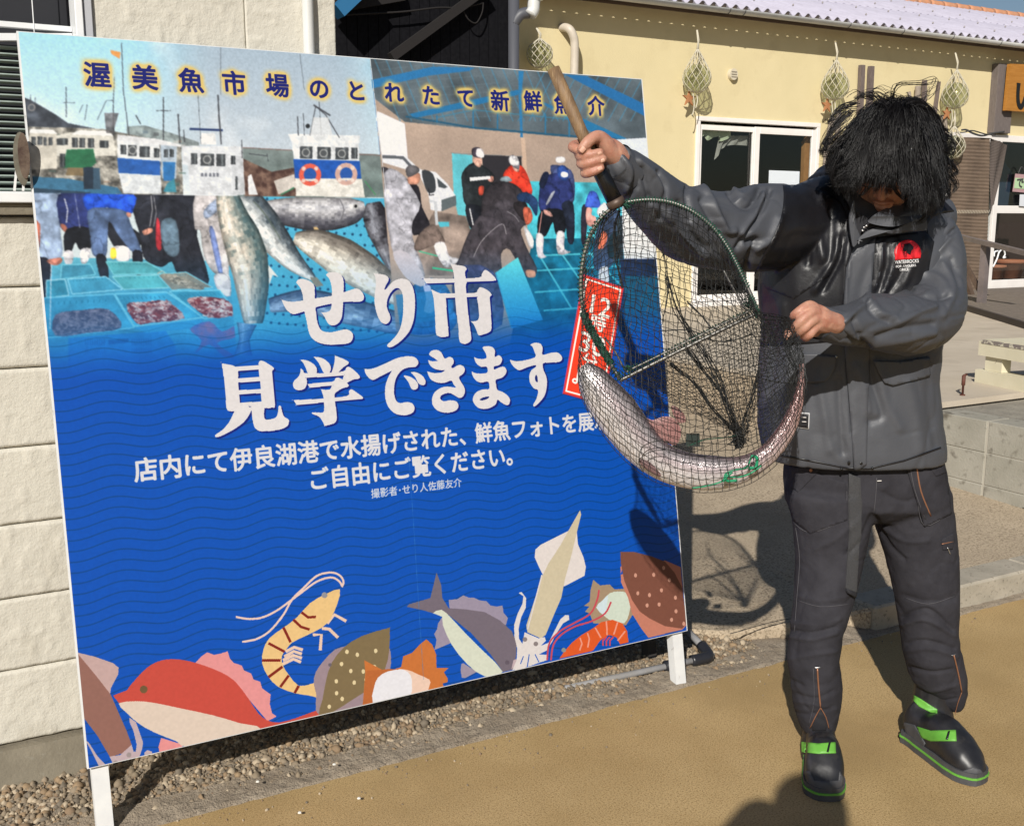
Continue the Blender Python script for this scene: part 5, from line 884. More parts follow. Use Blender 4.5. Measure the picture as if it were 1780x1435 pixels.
      ('L', [(1370, 100), (1410, 82), (1460, 90), (1482, 130), (1480, 190), (1560, 172), (1620, 172), (1655, 205), (1655, 240), (1620, 258), (1550, 262), (1485, 270), (1490, 330), (1515, 390), (1520, 470), (1500, 560), (1455, 620), (1410, 660), (1395, 645), (1425, 590), (1440, 515), (1400, 495), (1365, 440), (1360, 380), (1380, 330), (1415, 305), (1415, 285), (1340, 305), (1270, 332), (1230, 310), (1195, 270), (1183, 235), (1183, 235), (1260, 250), (1410, 215), (1405, 160), (1390, 120)])]
    for k in (1, 2, 3):
        for z, p in HL: fill(z, p, (10, 30, 128), sm=3, off=(k*1.0, k*.95))
    for z, p in HL: fill(z, p, (232, 229, 232), sm=3)
    fill('L', [(910, 597), (940, 578), (994, 571), (978, 592), (930, 606)], (16, 36, 120), sm=3); fill('L', [(1410, 405), (1422, 372), (1436, 400), (1436, 438), (1422, 436)], (16, 36, 120), sm=3); fill('K', [(396, 642), (425, 645), (415, 656)], (16, 36, 120)); fill('J', [(818, 150), (848, 180), (830, 235), (818, 262), (826, 200)], (20, 40, 130), .0)
    # ---------- lines of text set in the built-in face
    def settext(s, c, wpx, col, bold, halo=None, one=None):
        """s centred at sheet point c=(s,t), wpx = width (fraction of sheet) of the whole line; bold = stroke growth in texels"""
        V, Fc = textmesh(s, 1, 0); x0, x1 = V[:, 0].min(), V[:, 0].max(); k = wpx/(x1-x0) if one is None else one; cx = (x0+x1)/2; cy = .36
        st = np.stack([c[0]+(V[:, 0]-cx)*k, c[1]-(V[:, 1]-cy)*k*SW/SHt*settext.tall], 1); Q = 2
        lo = np.maximum((st.min(0)*[TW, TH]-30).astype(int), 0); hi = np.minimum((st.max(0)*[TW, TH]+30).astype(int), [TW, TH]); w, h = (hi-lo)*Q; Mx = np.zeros((h, w), bool)
        X = (st*[TW, TH]-lo)*Q
        for f_ in Fc:
            a, b, d = X[list(f_)]; y0, y1 = max(0, int(min(a[1], b[1], d[1]))), min(h, int(max(a[1], b[1], d[1]))+2); q0, q1 = max(0, int(min(a[0], b[0], d[0]))), min(w, int(max(a[0], b[0], d[0]))+2)
            xx, yy = np.meshgrid(np.arange(q0, q1)+.5, np.arange(y0, y1)+.5); e = [(v[0]-u[0])*(yy-u[1])-(v[1]-u[1])*(xx-u[0]) for u, v in ((a, b), (b, d), (d, a))]
            Mx[y0:y1, q0:q1] |= (np.minimum.reduce(e) >= -.01) | (np.maximum.reduce(e) <= .01)
        R = bold*Q; n = int(R)+1; Dm = Mx.copy()
        for dx in range(-n, n+1):
            for dy in range(-n, n+1):
                if dx*dx+dy*dy <= R*R+.3: Dm |= np.roll(np.roll(Mx, dx, 1), dy, 0)
        A = Dm.reshape(h//Q, Q, w//Q, Q).mean((1, 3)).astype(np.float32); sub = IMG[lo[1]:hi[1], lo[0]:hi[0]]
        if halo: a = np.clip(blur(A, 7)*4.6, 0, 1)[..., None]*.93; sub[:] = sub*(1-a)+np.array([238, 208, 120], np.float32)/255*a
        A = A[..., None]; sub[:] = sub*(1-A)+np.array(col, np.float32)/255*A
    settext.tall = 1.0
    tc = [('渥', 169, 131), ('美', 251.5, 136), ('魚', 332, 141), ('市', 407, 145.5), ('場', 482, 149.5), ('の', 554.5, 155), ('と', 620, 159), ('れ', 685, 162), ('た', 749, 167), ('て', 809, 171), ('新', 869, 176), ('鮮', 926, 177), ('魚', 978, 182), ('介', 1036, 185)]
    for ch, x, y in tc: settext(ch, sheetst(np.array([[x, y]], float))[0], 0, (28, 34, 120), 1.6, halo=True, one=.0355 if ch not in 'のとれたて' else .033)
    settext.tall = 1.05
    def span(s, a, b, col, bold):
        A, B = sheetst(np.array([a, b], float)); settext(s, ((A[0]+B[0])/2, (A[1]+B[1])/2), B[0]-A[0], col, bold)
    WT = (226, 226, 234)
    span('店内にて伊良湖港で水揚げされた、', (233, 818), (808, 757), WT, 1.5); span('鮮魚フォトを展示', (826, 753), (1058, 730), WT, 1.5)
    span('ご自由にご覧ください。', (540, 828), (890, 797), WT, 1.5); span('撮影者･せり人佐藤友介', (645, 857), (802, 839), (206, 212, 232), .5)
    # ---------- print seams
    for x0, x1 in ((700, 750),): line('P', [(708, 760), (718, 900), (736, 1180)], .9, (70, 130, 210), .5)
    line('P', [(643, 101), (672, 345)], 1.2, (225, 228, 232), .7)
    L_ = np.clip(IMG*(1+.02*tnoise(300, 8, 1)[..., None]), 0, 1)**2.2*.70; IMG[:] = L_**(1/2.2)
art()
def imgmat(name, arr, rough, spec=.5, gain=1.0):
    h, w = arr.shape[:2]; im = bpy.data.images.new(name, w, h); px = np.ones((h, w, 4), np.float32); px[..., :3] = arr; im.pixels.foreach_set(px[::-1].ravel()); im.update(); im.pack()
    m = bpy.data.materials.new(name); m.use_nodes = True; nt = m.node_tree; b = nt.nodes['Principled BSDF']; t = nt.nodes.new('ShaderNodeTexImage'); t.image = im; t.extension = 'EXTEND'
    nt.links.new(t.outputs[0], b.inputs['Base Color']); b.inputs['Roughness'].default_value = rough; b.inputs['Specular IOR Level'].default_value = spec
    return m
SB = thing('signboard', 'tall blue fish-market signboard with white lettering and boat photographs, on white wooden legs', 'signboard', (sO[0]+SW/2, 2.43, 0))
m_print = imgmat('printed vinyl sheet', IMG, .42, .35)
nx_, nz_ = 8, 8; V = []; F = []; UV = []
for j in range(nz_+1):
    for i in range(nx_+1): V.append(sO+sU*i/nx_+sV*j/nz_+sN*.001); UV.append((i/nx_, j/nz_))
F = [(j*(nx_+1)+i, j*(nx_+1)+i+1, (j+1)*(nx_+1)+i+1, (j+1)*(nx_+1)+i) for j in range(nz_) for i in range(nx_)]
ps = mk('printed_sheet', V, F, m_print, SB); uvl = ps.data.uv_layers.new(name='UVMap')
for lp in ps.data.loops: uvl.data[lp.index].uv = UV[lp.vertex_index]
m_wht = mat('white painted timber', (.60,.61,.62), .55, (.66,.67,.67), 20, dirt=(18,(.30,.29,.27),.62,.72))
b0, b1 = sO-sN*0, sO+sU
def plank(name, p, q, w, d, m, nrm=None): # plank from p to q, its front face on the sheet side
    V, F = beamvf(np.array(p)-sN*d/2, np.array(q)-sN*d/2, w, d, sN); return mk(name, V, F, m, SB)
e = sU/SW; v = sV/SHt
polyplate('backing_panel', [sO-e*.004-v*.002, sO+sU+e*.004-v*.002, sO+sU+sV+e*.004+v*.002, sO+sV-e*.004+v*.002], -sN, .012, m_wht, SB)
lz = (sO[2]+.004)/(v[2])
plank('leg', sO+e*.024+sV*.98-sN*.013, sO+e*.024-v*(lz-.0)-sN*.013, .037, .03, m_wht); plank('leg', sO+sU-e*.026+sV*.98-sN*.013, sO+sU-e*.026-v*(lz-.012)-sN*.013, .037, .03, m_wht)
plank('cross_rail', sO+e*.05+v*.05-sN*.013, sO+sU-e*.05+v*.05-sN*.013, .06, .02, m_wht); plank('cross_rail', sO+e*.05+sV*.95-sN*.013, sO+sU-e*.05+sV*.95-sN*.013, .06, .008, m_wht)
plank('cross_rail', sO+sU-e*.14+v*.004-sN*.03, sO+sU-e*.05+v*.004-sN*.03, .03, .02, m_wht)
# front lower extensions of the legs, seen below the sheet, sit flush with the print
V, F = beamvf(sO+sU-e*.022-v*.0-sN*.006, sO+sU-e*.022-v*(lz-.012)-sN*.006, .046, .014, sN); 
m_brace_shade = mat('shadow-dark brace', (.03,.027,.027), .8)
# steep rear braces; their near-black colour paints in the post shadow
for xx in (.03, SW-.012):
    p = sO+e*xx+sV*.93-sN*.06; q = sO+e*xx+np.array([0, .17, -sO[2]+.03]); V, F = beamvf(p, q, .03, .04, (0, 1, 0)); mk('rear_brace', V, F, m_brace_shade, SB)
# red time notice stuck on the sheet
ban = thing('time_notice', 'red time notice with white figures, stuck tilted on the blue signboard behind the landing net', 'notice', sO+sU*.93+sV*.5)
def onsheet(px, lift): 
    d = rays(px); t = ((sO+sN*lift-CAM)@sN)/(d@sN); return CAM+d*t[:, None]
m_red = mat('red card', (.74,.045,.014), .45); m_redb = mat('dark red card edge', (.45,.03,.06), .5); m_wp = mat('white print', (.78,.74,.70), .5)
out = zpx('M', [(342, 40), (775, 185), (560, 1455), (118, 1335)]); polyplate('card', onsheet(out, .004), -sN, .003, m_redb, ban)
inn = zpx('M', [(352, 58), (762, 195), (552, 1440), (130, 1325)]); polyplate('face', onsheet(inn, .0052), -sN, .001, m_red, ban)
def frameplate(name, o4, i4, lift, m, par):
    A = onsheet(o4, lift); B = onsheet(i4, lift); V = np.vstack([A, B]); mk(name, V, [(i, (i+1) % 4, 4+(i+1) % 4, 4+i) for i in range(4)], m, par)
o4 = zpx('M', [(366, 84), (748, 205), (540, 1420), (142, 1312)]); i4 = zpx('M', [(382, 104), (730, 217), (528, 1400), (160, 1300)])
frameplate('border', o4, i4, .0056, m_wp, ban)
def bantext(s, c, h, m, w=None, bold=.03):
    V, F = textmesh(s, 1, 0); cx, cy = (V[:, 0].min()+V[:, 0].max())/2, (V[:, 1].min()+V[:, 1].max())/2; hh = V[:, 1].max()-V[:, 1].min()
    up_ = np.array([o4[0]-o4[3], o4[1]-o4[2]]).mean(0); up_ /= np.linalg.norm(up_); rt = o4[1]-o4[0]; rt /= np.linalg.norm(rt); k = h/hh
    px = np.array(c)+((V[:, :1]-cx)*k*rt*(w or 1.0)+(V[:, 1:2]-cy)*k*up_); mb = MB()
    for i, (dx, dy) in enumerate(((0, 0), (.7, 0), (-.7, 0), (0, .6), (0, -.6))): mb.add(onsheet(px+[dx, dy], .0058+i*.00008), F)
    mb.build('lettering', m, ban)
M = lambda x, y: zpx('M', [(x, y)])[0]
bantext('12', M(528, 390), 32, m_wp, 1.0); bantext('時', M(500, 572), 27, m_wp, 1.0); bantext('30', M(434, 800), 34, m_wp, 1.0); bantext('分', M(402, 988), 27, m_wp, 1.0); bantext('より', M(330, 1180), 22, m_wp, .8)
# grey plastic pipe stand on the ground behind the board
PS = thing('pipe_stand', 'grey plastic pipe frame with black elbow lying on the ground behind the signboard', 'pipe frame', (2.0, 2.5, 0))
m_gp = mat('grey plastic pipe', (.30,.30,.31), .45, (.25,.24,.23), 10); m_bp = mat('black pipe joint', (.018,.019,.024), .35)
el = onz(1238, 1140, .035); pl = onz(770, 1243, -.012); bk2 = onz(1196, 1097, .07)
tube('pipe', [pl, pl*.5+el*.5, el], .0105, m_gp, PS, 14); tube('pipe', [el, el*.5+bk2*.5, bk2], .0115, m_gp, PS, 14)
dA = (pl-el)/np.linalg.norm(pl-el); dB_ = (bk2-el)/np.linalg.norm(bk2-el)
tube('elbow', spline([el+dA*.075, el+dA*.035, el+dA*.008+dB_*.008, el+dB_*.06], 4), .0185, m_bp, PS, 14); tube('collar', [el+dA*.12, el+dA*.17], .0185, m_bp, PS, 14)
# ================================================================== PEOPLE: cloth and body tools
def shell_union(parts, voxel, smooth=3, name='tmp', lam=.5):
    """closed tubes / blobs -> one continuous skin (V, quads)"""
    V = []; F = []; n = 0
    for v, f in parts:
        v = np.asarray(v, float); V.append(v); F += [tuple(i+n for i in t) for t in f]; n += len(v)
    me = bpy.data.meshes.new(name); me.from_pydata(np.vstack(V).tolist(), [], F); o = bpy.data.objects.new(name, me); COL.objects.link(o)
    m = o.modifiers.new('r', 'REMESH'); m.mode = 'VOXEL'; m.voxel_size = voxel; m.adaptivity = 0
    bpy.context.view_layer.update(); dg = bpy.context.evaluated_depsgraph_get(); me2 = bpy.data.meshes.new_from_object(o.evaluated_get(dg))
    nv = len(me2.vertices); P = np.empty(nv*3); me2.vertices.foreach_get('co', P); P = P.reshape(-1, 3); Q = [tuple(p.vertices) for p in me2.polygons]
    bpy.data.objects.remove(o); bpy.data.meshes.remove(me); bpy.data.meshes.remove(me2)
    Q = np.array([q if len(q) == 4 else tuple(q)+(q[-1],) for q in Q]); return laplace(P, Q, smooth, lam), Q
def edgesof(Q): return np.vstack([Q[:, [0, 1]], Q[:, [1, 2]], Q[:, [2, 3]], Q[:, [3, 0]]])
def laplace(P, Q, n, lam=.5):
    E = edgesof(Q); c = np.bincount(E.ravel(), minlength=len(P)).astype(float)[:, None]+1e-9
    for _ in range(n):
        S = np.stack([np.bincount(E[:, 0], P[E[:, 1], k], len(P))+np.bincount(E[:, 1], P[E[:, 0], k], len(P)) for k in range(3)], 1)/c; P = P+(S-P)*lam
    return P
def vnormals(P, Q):
    n = np.cross(P[Q[:, 2]]-P[Q[:, 0]], P[Q[:, 3]]-P[Q[:, 1]]); N = np.zeros_like(P)
    for k in range(4):
        for a in range(3): N[:, a] += np.bincount(Q[:, k], n[:, a], len(P))
    return N/(np.linalg.norm(N, axis=1)[:, None]+1e-12)
def sdist(p, line):
    d = np.full(len(p), 1e9)
    for a, b in zip(line[:-1], line[1:]):
        ab = b-a; t = np.clip(((p-a)@ab)/(ab@ab+1e-9), 0, 1); d = np.minimum(d, np.linalg.norm(p-a-t[:, None]*ab, axis=1))
    return d
FW = .72
def folds(P, Q, strokes, smooth=1):
    """press creases (-) and raise ridges (+) into cloth along strokes drawn on its camera-side"""
    N = vnormals(P, Q); px = proj(P); vis = (N*(P-CAM)).sum(1) < 0; D = np.zeros(len(P))
    for z, pts, amp, w in strokes:
        L = spline(zpx(z, pts), 5); lo, hi = L.min(0)-3*w, L.max(0)+3*w; w = w*FW; m = vis & (px > lo).all(1) & (px < hi).all(1)
        if m.any(): d = sdist(px[m], L); D[m] += amp*np.exp(-(d/w)**2)
    return laplace(P+N*D[:, None], Q, smooth, .4)
def crump(P, f, seed, amp):
    q = P+np.stack([vnoise(P, f*.8, seed+3), vnoise(P, f*.8, seed+4), vnoise(P, f*.8, seed+5)], 1)*.04; n = np.abs(vnoise(q, f, seed)); m = np.abs(vnoise(q, f*2.1, seed+1)); return -amp*np.clip(1-n/.16, 0, 1)-amp*.5*np.clip(1-m/.14, 0, 1)+amp*.3
def mkq(name, P, Q, m, parent):
    o = mk(name, P, Q, m, parent, True); return o
def chain(pts, seg=14, n=6, squash=None):
    """pts: (world point, radius) -> smooth closed tube with round ends"""
    C = spline(np.array([p for p, r in pts]), n); R = spline(np.array([[r, 0, 0] for p, r in pts]), n)[:, 0]
    # round caps
    d0 = C[0]-C[1]; d0 /= np.linalg.norm(d0); d1 = C[-1]-C[-2]; d1 /= np.linalg.norm(d1)
    A = [(C[0]+d0*R[0]*math.sin(a), R[0]*math.cos(a)) for a in (1.45, 1.1, .7, .35)]; B = [(C[-1]+d1*R[-1]*math.sin(a), R[-1]*math.cos(a)) for a in (.35, .7, 1.1, 1.45)]
    C = np.array([a for a, _ in A]+list(C)+[b for b, _ in B]); R = np.array([r for _, r in A]+list(R)+[r for _, r in B])
    return tubevf(C, R, seg)
def ringloft(rings, seg=40, pw=2.3):
    """rings: (center, half width across, half depth[, tilt]) around vertical; across = camera-right, depth = away"""
    a = np.linspace(0, 2*PI, seg, endpoint=False); V = []
    for c, w, d in rings:
        ca, sa = np.cos(a), np.sin(a); x = np.sign(ca)*np.abs(ca)**(2/pw)*w; y = np.sign(sa)*np.abs(sa)**(2/pw)*d
        V.append(np.array(c)+x[:, None]*_r+y[:, None]*_fh)
    n = len(rings); F = [(i*seg+j, i*seg+(j+1) % seg, (i+1)*seg+(j+1) % seg, (i+1)*seg+j) for i in range(n-1) for j in range(seg)]
    return np.vstack(V), F+[tuple(range(seg))[::-1], tuple((n-1)*seg+j for j in range(seg))]
def fixn(V, F):
    """make a closed shape's faces point outwards"""
    V = np.asarray(V, float); s = 0
    for f in F:
        a = V[f[0]]
        for i in range(1, len(f)-1): s += a@np.cross(V[f[i]], V[f[i+1]])
    return (V, F) if s > 0 else (V, [t[::-1] for t in F])
def mpp(D, y=700): return D/(FPX*math.cos(PITCH))*(1+((y-PCY)/FPX)**2)**0*1.0/(1-0*y)    # metres per photo pixel at distance D
def pxring(y, xl, xr, D, dep): c = ond((xl+xr)/2, y, D); a, b = ond(xl, y, D), ond(xr, y, D); return (c, np.linalg.norm(b-a)/2, dep)
def limb(pts, **k): # (px, py, rpx, D)
    return fixn(*chain([(ond(x, y, D), r*mpp(D)) for x, y, r, D in pts], **k))
def bvh(objs):
    V = []; F = []; n = 0
    for P, Q in objs: V.append(P); F += (np.asarray(Q)+n).tolist(); n += len(P)
    V = np.vstack(V); return BVHTree.FromPolygons(V.tolist(), F)
def drape(name, tree, z, pts, m, parent, lift=.002, th=.002, step=4.0, sm=0, fallback=None):
    """a cloth patch lying on the garment: outline in photo pixels, real thickness, follows the surface"""
    L = zpx(z, pts)
    if sm: L = spline(L, sm, True)
    # densify outline
    out = []
    for a, b in zip(L, np.roll(L, -1, 0)):
        k = max(1, int(np.linalg.norm(b-a)/step)); out += [a+(b-a)*t/k for t in range(k)]
    out = np.array(out); lo, hi = out.min(0), out.max(0)
    gx, gy = np.meshgrid(np.arange(lo[0]+step/2, hi[0], step), np.arange(lo[1]+step/2, hi[1], step)); G = np.stack([gx.ravel(), gy.ravel()], 1)
    if len(G): G = G[inpoly(G, out)]; 
    if len(G): G = G[[min(np.linalg.norm(out-g, axis=1)) > step*.45 for g in G]]
    n = len(out); vv = [Vector(p) for p in out.tolist()+(G.tolist() if len(G) else [])]
    r = delaunay_2d_cdt(vv, [(i, (i+1) % n) for i in range(n)], [list(range(n))], 1, 1e-5)
    pv = np.array([tuple(v) for v in r[0]]); tri = [tuple(f) for f in r[2]]
    d = rays(pv); W = []; N = []; last = None; cam_ = Vector(CAM.tolist())
    hits = []
    for k in range(len(pv)):
        dd = Vector((d[k]/np.linalg.norm(d[k])).tolist()); h = tree.ray_cast(cam_, dd); hits.append(None if h[0] is None else (np.array(h[0]), np.array(h[1]), dd))
    ok = [i for i, h in enumerate(hits) if h]
    if not ok: return None
    ds = np.array([np.linalg.norm(hits[i][0]-CAM) for i in ok])
    med = np.median(ds)
    for k in range(len(pv)):
        if hits[k] is None:
            j = ok[int(np.argmin(np.linalg.norm(pv[ok]-pv[k], axis=1)))]; dn = d[k]/np.linalg.norm(d[k]); dist = np.linalg.norm(hits[j][0]-CAM); W.append(CAM+dn*dist); N.append(hits[j][1])
        else: W.append(hits[k][0]); N.append(hits[k][1])
    W = np.array(W); N = np.array(N); vd = -(W-CAM)/np.linalg.norm(W-CAM, axis=1)[:, None]; N = N*.5+vd*.5; N /= np.linalg.norm(N, axis=1)[:, None]
    # smooth normals
    T3 = np.array([t for t in tri if len(t) == 3])
    for _ in range(4):
        S = np.zeros_like(N)
        for a, b in ((0, 1), (1, 2), (2, 0)):
            np.add.at(S, T3[:, a], N[T3[:, b]]); np.add.at(S, T3[:, b], N[T3[:, a]])
        N = N+S*.5; N /= np.linalg.norm(N, axis=1)[:, None]
    top = W+N*(lift+th); bot = W+N*(lift*0-.001); k = len(W); 
    # boundary edges
    miss = {i for i, h in enumerate(hits) if h is None}; tri = [t for t in tri if not (set(t) & miss)]
    jump = lambda t: max(abs(np.linalg.norm(W[a]-CAM)-np.linalg.norm(W[b]-CAM)) for a in t for b in t) > .06
    tri = [t for t in tri if not jump(t)]
    if not tri: return None
    cnt = {}
    for t in tri:
        for i in range(len(t)): a, b = t[i], t[(i+1) % len(t)]; cnt[(a, b)] = 1
    bd = [e for e in cnt if (e[1], e[0]) not in cnt]
    # orient front to the camera
    t0 = T3[0]; fl = np.cross(top[t0[1]]-top[t0[0]], top[t0[2]]-top[t0[0]])@N[t0[0]] < 0
    F = [tuple(t[::-1]) if fl else tuple(t) for t in tri]
    F += [((a, k+a, k+b, b) if not fl else (a, b, k+b, k+a)) for a, b in bd]
    return mk(name, np.vstack([top, bot]), F, m, parent, True)
def seam(name, tree, z, pts, w, m, parent, lift=.0015, sm=4):
    """a raised strip (stitching, zip, piping) following the surface; w in photo px"""
    L = spline(zpx(z, pts), sm) if sm else zpx(z, pts); d = rays(L); P = []; last = None
    for k in range(len(L)):
        h = tree.ray_cast(Vector(CAM.tolist()), Vector((d[k]/np.linalg.norm(d[k])).tolist()))
        if h[0] is None: 
            if last is None: continue
            dn = d[k]/np.linalg.norm(d[k]); P.append(CAM+dn*last); continue
        q = np.array(h[0]); last = np.linalg.norm(q-CAM); dn = d[k]/np.linalg.norm(d[k]); P.append(q-dn*lift)
    if len(P) < 2: return None
    P = np.array(P); V, F = tubevf(P, w/2*mpp(float(P[0]@_fh)), 6); return mk(name, V, F, m, parent, True)
# ------------------------------------------------------------------ cloth, skin, hair materials
def fabric(name, col, rough, col2=None, sc=8, weave=900, wamp=.0002, spec=.5, sheen=0, extra=()):
    m = mat(name, col, rough, col2, sc, bumps=((weave, wamp, 'n'),)+tuple(extra), spec=spec); return m
m_jg = fabric('grey coated cloth', (.052,.055,.065), .52, (.062,.066,.077), 7, 260, .0003, .5, extra=((28, .0006, 'n'), (9, .0018, 'n')))
m_jb = fabric('black coated cloth', (.007,.007,.009), .42, (.011,.011,.014), 9, 260, .0003, .42, extra=((28, .0006, 'n'), (9, .0018, 'n')))
m_jd = fabric('dark lining', (.012,.012,.016), .8)
m_tr = fabric('charcoal denim', (.022,.021,.026), .88, (.034,.033,.040), 16, 700, .0006, .25, extra=((60, .0012, 'n'), (14, .003, 'n')))
m_ts = fabric('seam thread', (.075,.072,.08), .9)
m_bt = mat('black rubber', (.010,.010,.012), .42, (.020,.020,.023), 14, bumps=((9, .002, 'n'),), dirt=(22,(.045,.042,.038),.56,.8)); m_bg = mat('scuffed grey rubber', (.045,.047,.052), .6, (.07,.07,.075), 20); m_gr = mat('lime green rubber', (.13,.38,.05), .5, (.10,.32,.04), 30)
m_skin = bpy.data.materials.new('skin'); m_skin.use_nodes = True
def _skin():
    m = mat('skin', (.44,.235,.165), .5, (.37,.155,.105), 38, bumps=((90, .0012, 'n'), (300, .0006, 'n')), detail=5, dirt=(60,(.52,.28,.19),.55,.75)); b = m.node_tree.nodes['Principled BSDF']; b.inputs['Subsurface Weight'].default_value = .12; b.inputs['Subsurface Radius'].default_value = (.008, .003, .0015); b.inputs['Subsurface Scale'].default_value = 1.0; return m
m_skin = _skin(); m_nail = mat('nail', (.62,.36,.27), .3)
m_hair = mat('black hair', (.0035,.003,.0035), .42, (.007,.006,.007), 30, spec=.38)
m_strap = mat('grey webbing', (.085,.085,.09), .85, (.06,.06,.065), 300, bumps=((420, .0008, 'w'),)); m_cop = mat('copper zip', (.30,.14,.08), .4, metal=.4); m_sil = mat('silver snap', (.55,.55,.55), .3, metal=.9)
MAN = thing('person', 'man in grey and black jacket, head bowed under windblown black hair, holding up a net', 'person', ond(1530, 1330, 2.56)*[1, 1, 0])
ZO['X'] = (2.6584, 1300, 300); ZO['Y'] = (3.56, 950, 100); ZO['W'] = (2.1917, 1180, 780); ZO['Q'] = (7.175, 1450, 290); ZO['RH'] = (9.567, 980, 220); ZO['LH'] = (11.957, 1340, 500)
# ------------------------------------------------------------------ body: one continuous skin (head, neck, trunk, arms, hands)
def zc(z, x, y, D): p = zpx(z, [(x, y)])[0]; return ond(p[0], p[1], D)
def ch(z, D, pts): return fixn(*chain([(zc(z, x, y, D+dd), r) for x, y, dd, r in pts], seg=12, n=4))
DR, DL = 2.262, 2.285
body = []
# right hand round the net handle
body += [ch('RH', DR, [(1040, 600, .030, .019), (930, 530, .026, .024), (800, 440, .022, .029), (640, 400, .026, .028), (480, 470, .026, .024), (420, 600, .024, .02)]),
         ch('RH', DR, [(860, 520, .02, .022), (760, 420, .008, .021), (680, 280, -.002, .0185), (580, 180, -.012, .0150), (470, 205, -.024, .0125), (370, 290, -.031, .0118), (305, 375, -.033, .0100)]),
         ch('RH', DR, [(560, 330, .030, .015), (330, 300, .030, .0115), (190, 310, .018, .0112), (150, 345, -.002, .0108), (215, 375, -.018, .0102), (300, 400, -.022, .0092)]),
         ch('RH', DR, [(520, 430, .030, .015), (340, 440, .026, .0108), (255, 470, .004, .0104), (300, 500, -.020, .0100), (440, 475, -.029, .0098), (600, 425, -.027, .0086)]),
         ch('RH', DR, [(520, 560, .030, .015), (370, 570, .026, .0108), (285, 610, .004, .0106), (330, 630, -.020, .0102), (480, 590, -.029, .0098), (655, 540, -.026, .0086)]),
         ch('RH', DR, [(540, 680, .028, .013), (430, 710, .024, .0098), (345, 770, .004, .0096), (385, 785, -.018, .0094), (510, 745, -.027, .0090), (620, 690, -.025, .0080)])]
# left hand, a loose fist pinching the net
body += [ch('LH', DL, [(1300, 740, .02, .026), (1120, 700, .006, .027), (960, 640, .000, .031), (820, 620, .004, .030), (700, 720, .008, .026)]),
         ch('LH', DL, [(980, 560, -.004, .018), (830, 380, -.014, .0125), (700, 410, -.026, .0106), (570, 500, -.030, .0100), (470, 590, -.020, .0092), (520, 680, .000, .0085)]),
         ch('LH', DL, [(1000, 620, -.008, .018), (890, 500, -.024, .0128), (760, 570, -.036, .0110), (620, 700, -.040, .0104), (500, 830, -.028, .0096), (560, 900, -.006, .009)]),
         ch('LH', DL, [(1010, 700, -.008, .018), (915, 650, -.026, .0126), (810, 730, -.037, .0108), (690, 850, -.038, .0102), (600, 945, -.024, .0094), (660, 990, -.002, .009)]),
         ch('LH', DL, [(1010, 800, -.006, .016), (930, 820, -.022, .0118), (860, 910, -.031, .0100), (780, 1000, -.030, .0094), (715, 1040, -.016, .0086), (760, 1040, .004, .008)]),
         ch('LH', DL, [(900, 860, .012, .018), (700, 860, .010, .015), (530, 830, -.002, .0122), (430, 860, -.012, .0110), (378, 950, -.016, .0102), (350, 1020, -.014, .0086)])]
# forearms, arms, trunk, neck under the clothes
def lb(pts): return limb(pts, n=4)
body += [lb([(1068, 286, 20, 2.295), (1100, 310, 21, 2.335), (1155, 360, 24, 2.41), (1262, 400, 28, 2.52), (1380, 392, 32, 2.63)]),
         lb([(1432, 562, 19, 2.312), (1480, 565, 20, 2.372), (1550, 562, 24, 2.45), (1612, 545, 26, 2.55), (1622, 480, 28, 2.61), (1605, 400, 30, 2.67)])]
body.append(fixn(*ringloft([pxring(y, a, b, D, d) for y, a, b, D, d in ((870, 1400, 1590, 2.68, .09), (780, 1385, 1590, 2.68, .10), (620, 1390, 1590, 2.68, .10), (480, 1375, 1605, 2.68, .105), (400, 1375, 1620, 2.68, .10), (362, 1420, 1590, 2.69, .07))], seg=24)))
body.append(lb([(1520, 400, 42, 2.68), (1522, 350, 36, 2.64), (1530, 310, 38, 2.57)]))
# head: built upright in its own axes, then bowed and turned
fwd_w = -_fh*math.cos(rad(43))+np.array([0, 0, -math.sin(rad(43))])   # pitch down 42 deg
hx = -_r; 
def rotv(v, ax, ang):
    ax = ax/np.linalg.norm(ax); return v*math.cos(ang)+np.cross(ax, v)*math.sin(ang)+ax*(ax@v)*(1-math.cos(ang))
up_w = np.cross(fwd_w, -hx); up_w = up_w if up_w[2] > 0 else -up_w
turn = rad(-24)                                                          # towards his right (image left)
fwd_w = rotv(fwd_w, up_w, turn); side_w = np.cross(fwd_w, up_w)
roll = rad(16); up_w = rotv(up_w, fwd_w, roll); side_w = rotv(side_w, fwd_w, roll)
HC = ond(1548, 283, 2.545)
HM = lambda x, y, z: HC+np.asarray(x)[..., None]*side_w*1.0+np.asarray(y)[..., None]*fwd_w+np.asarray(z)[..., None]*up_w
def ell(c, r, seg=20, rng_=12):
    bm = bmesh.new(); bmesh.ops.create_uvsphere(bm, u_segments=seg, v_segments=rng_, radius=1); U = np.array([tuple(v.co) for v in bm.verts]); F = [tuple(v.index for v in f.verts) for f in bm.faces]; bm.free()
    U = U*np.array(r)+np.array(c); return fixn(HM(U[:, 0], U[:, 1], U[:, 2]), F)
def htube(pts, seg=10): # (x,y,z,r)
    P = np.array([p[:3] for p in pts], float); W = HM(P[:, 0], P[:, 1], P[:, 2]); return fixn(*chain([(w, p[3]) for w, p in zip(W, pts)], seg=seg, n=3))
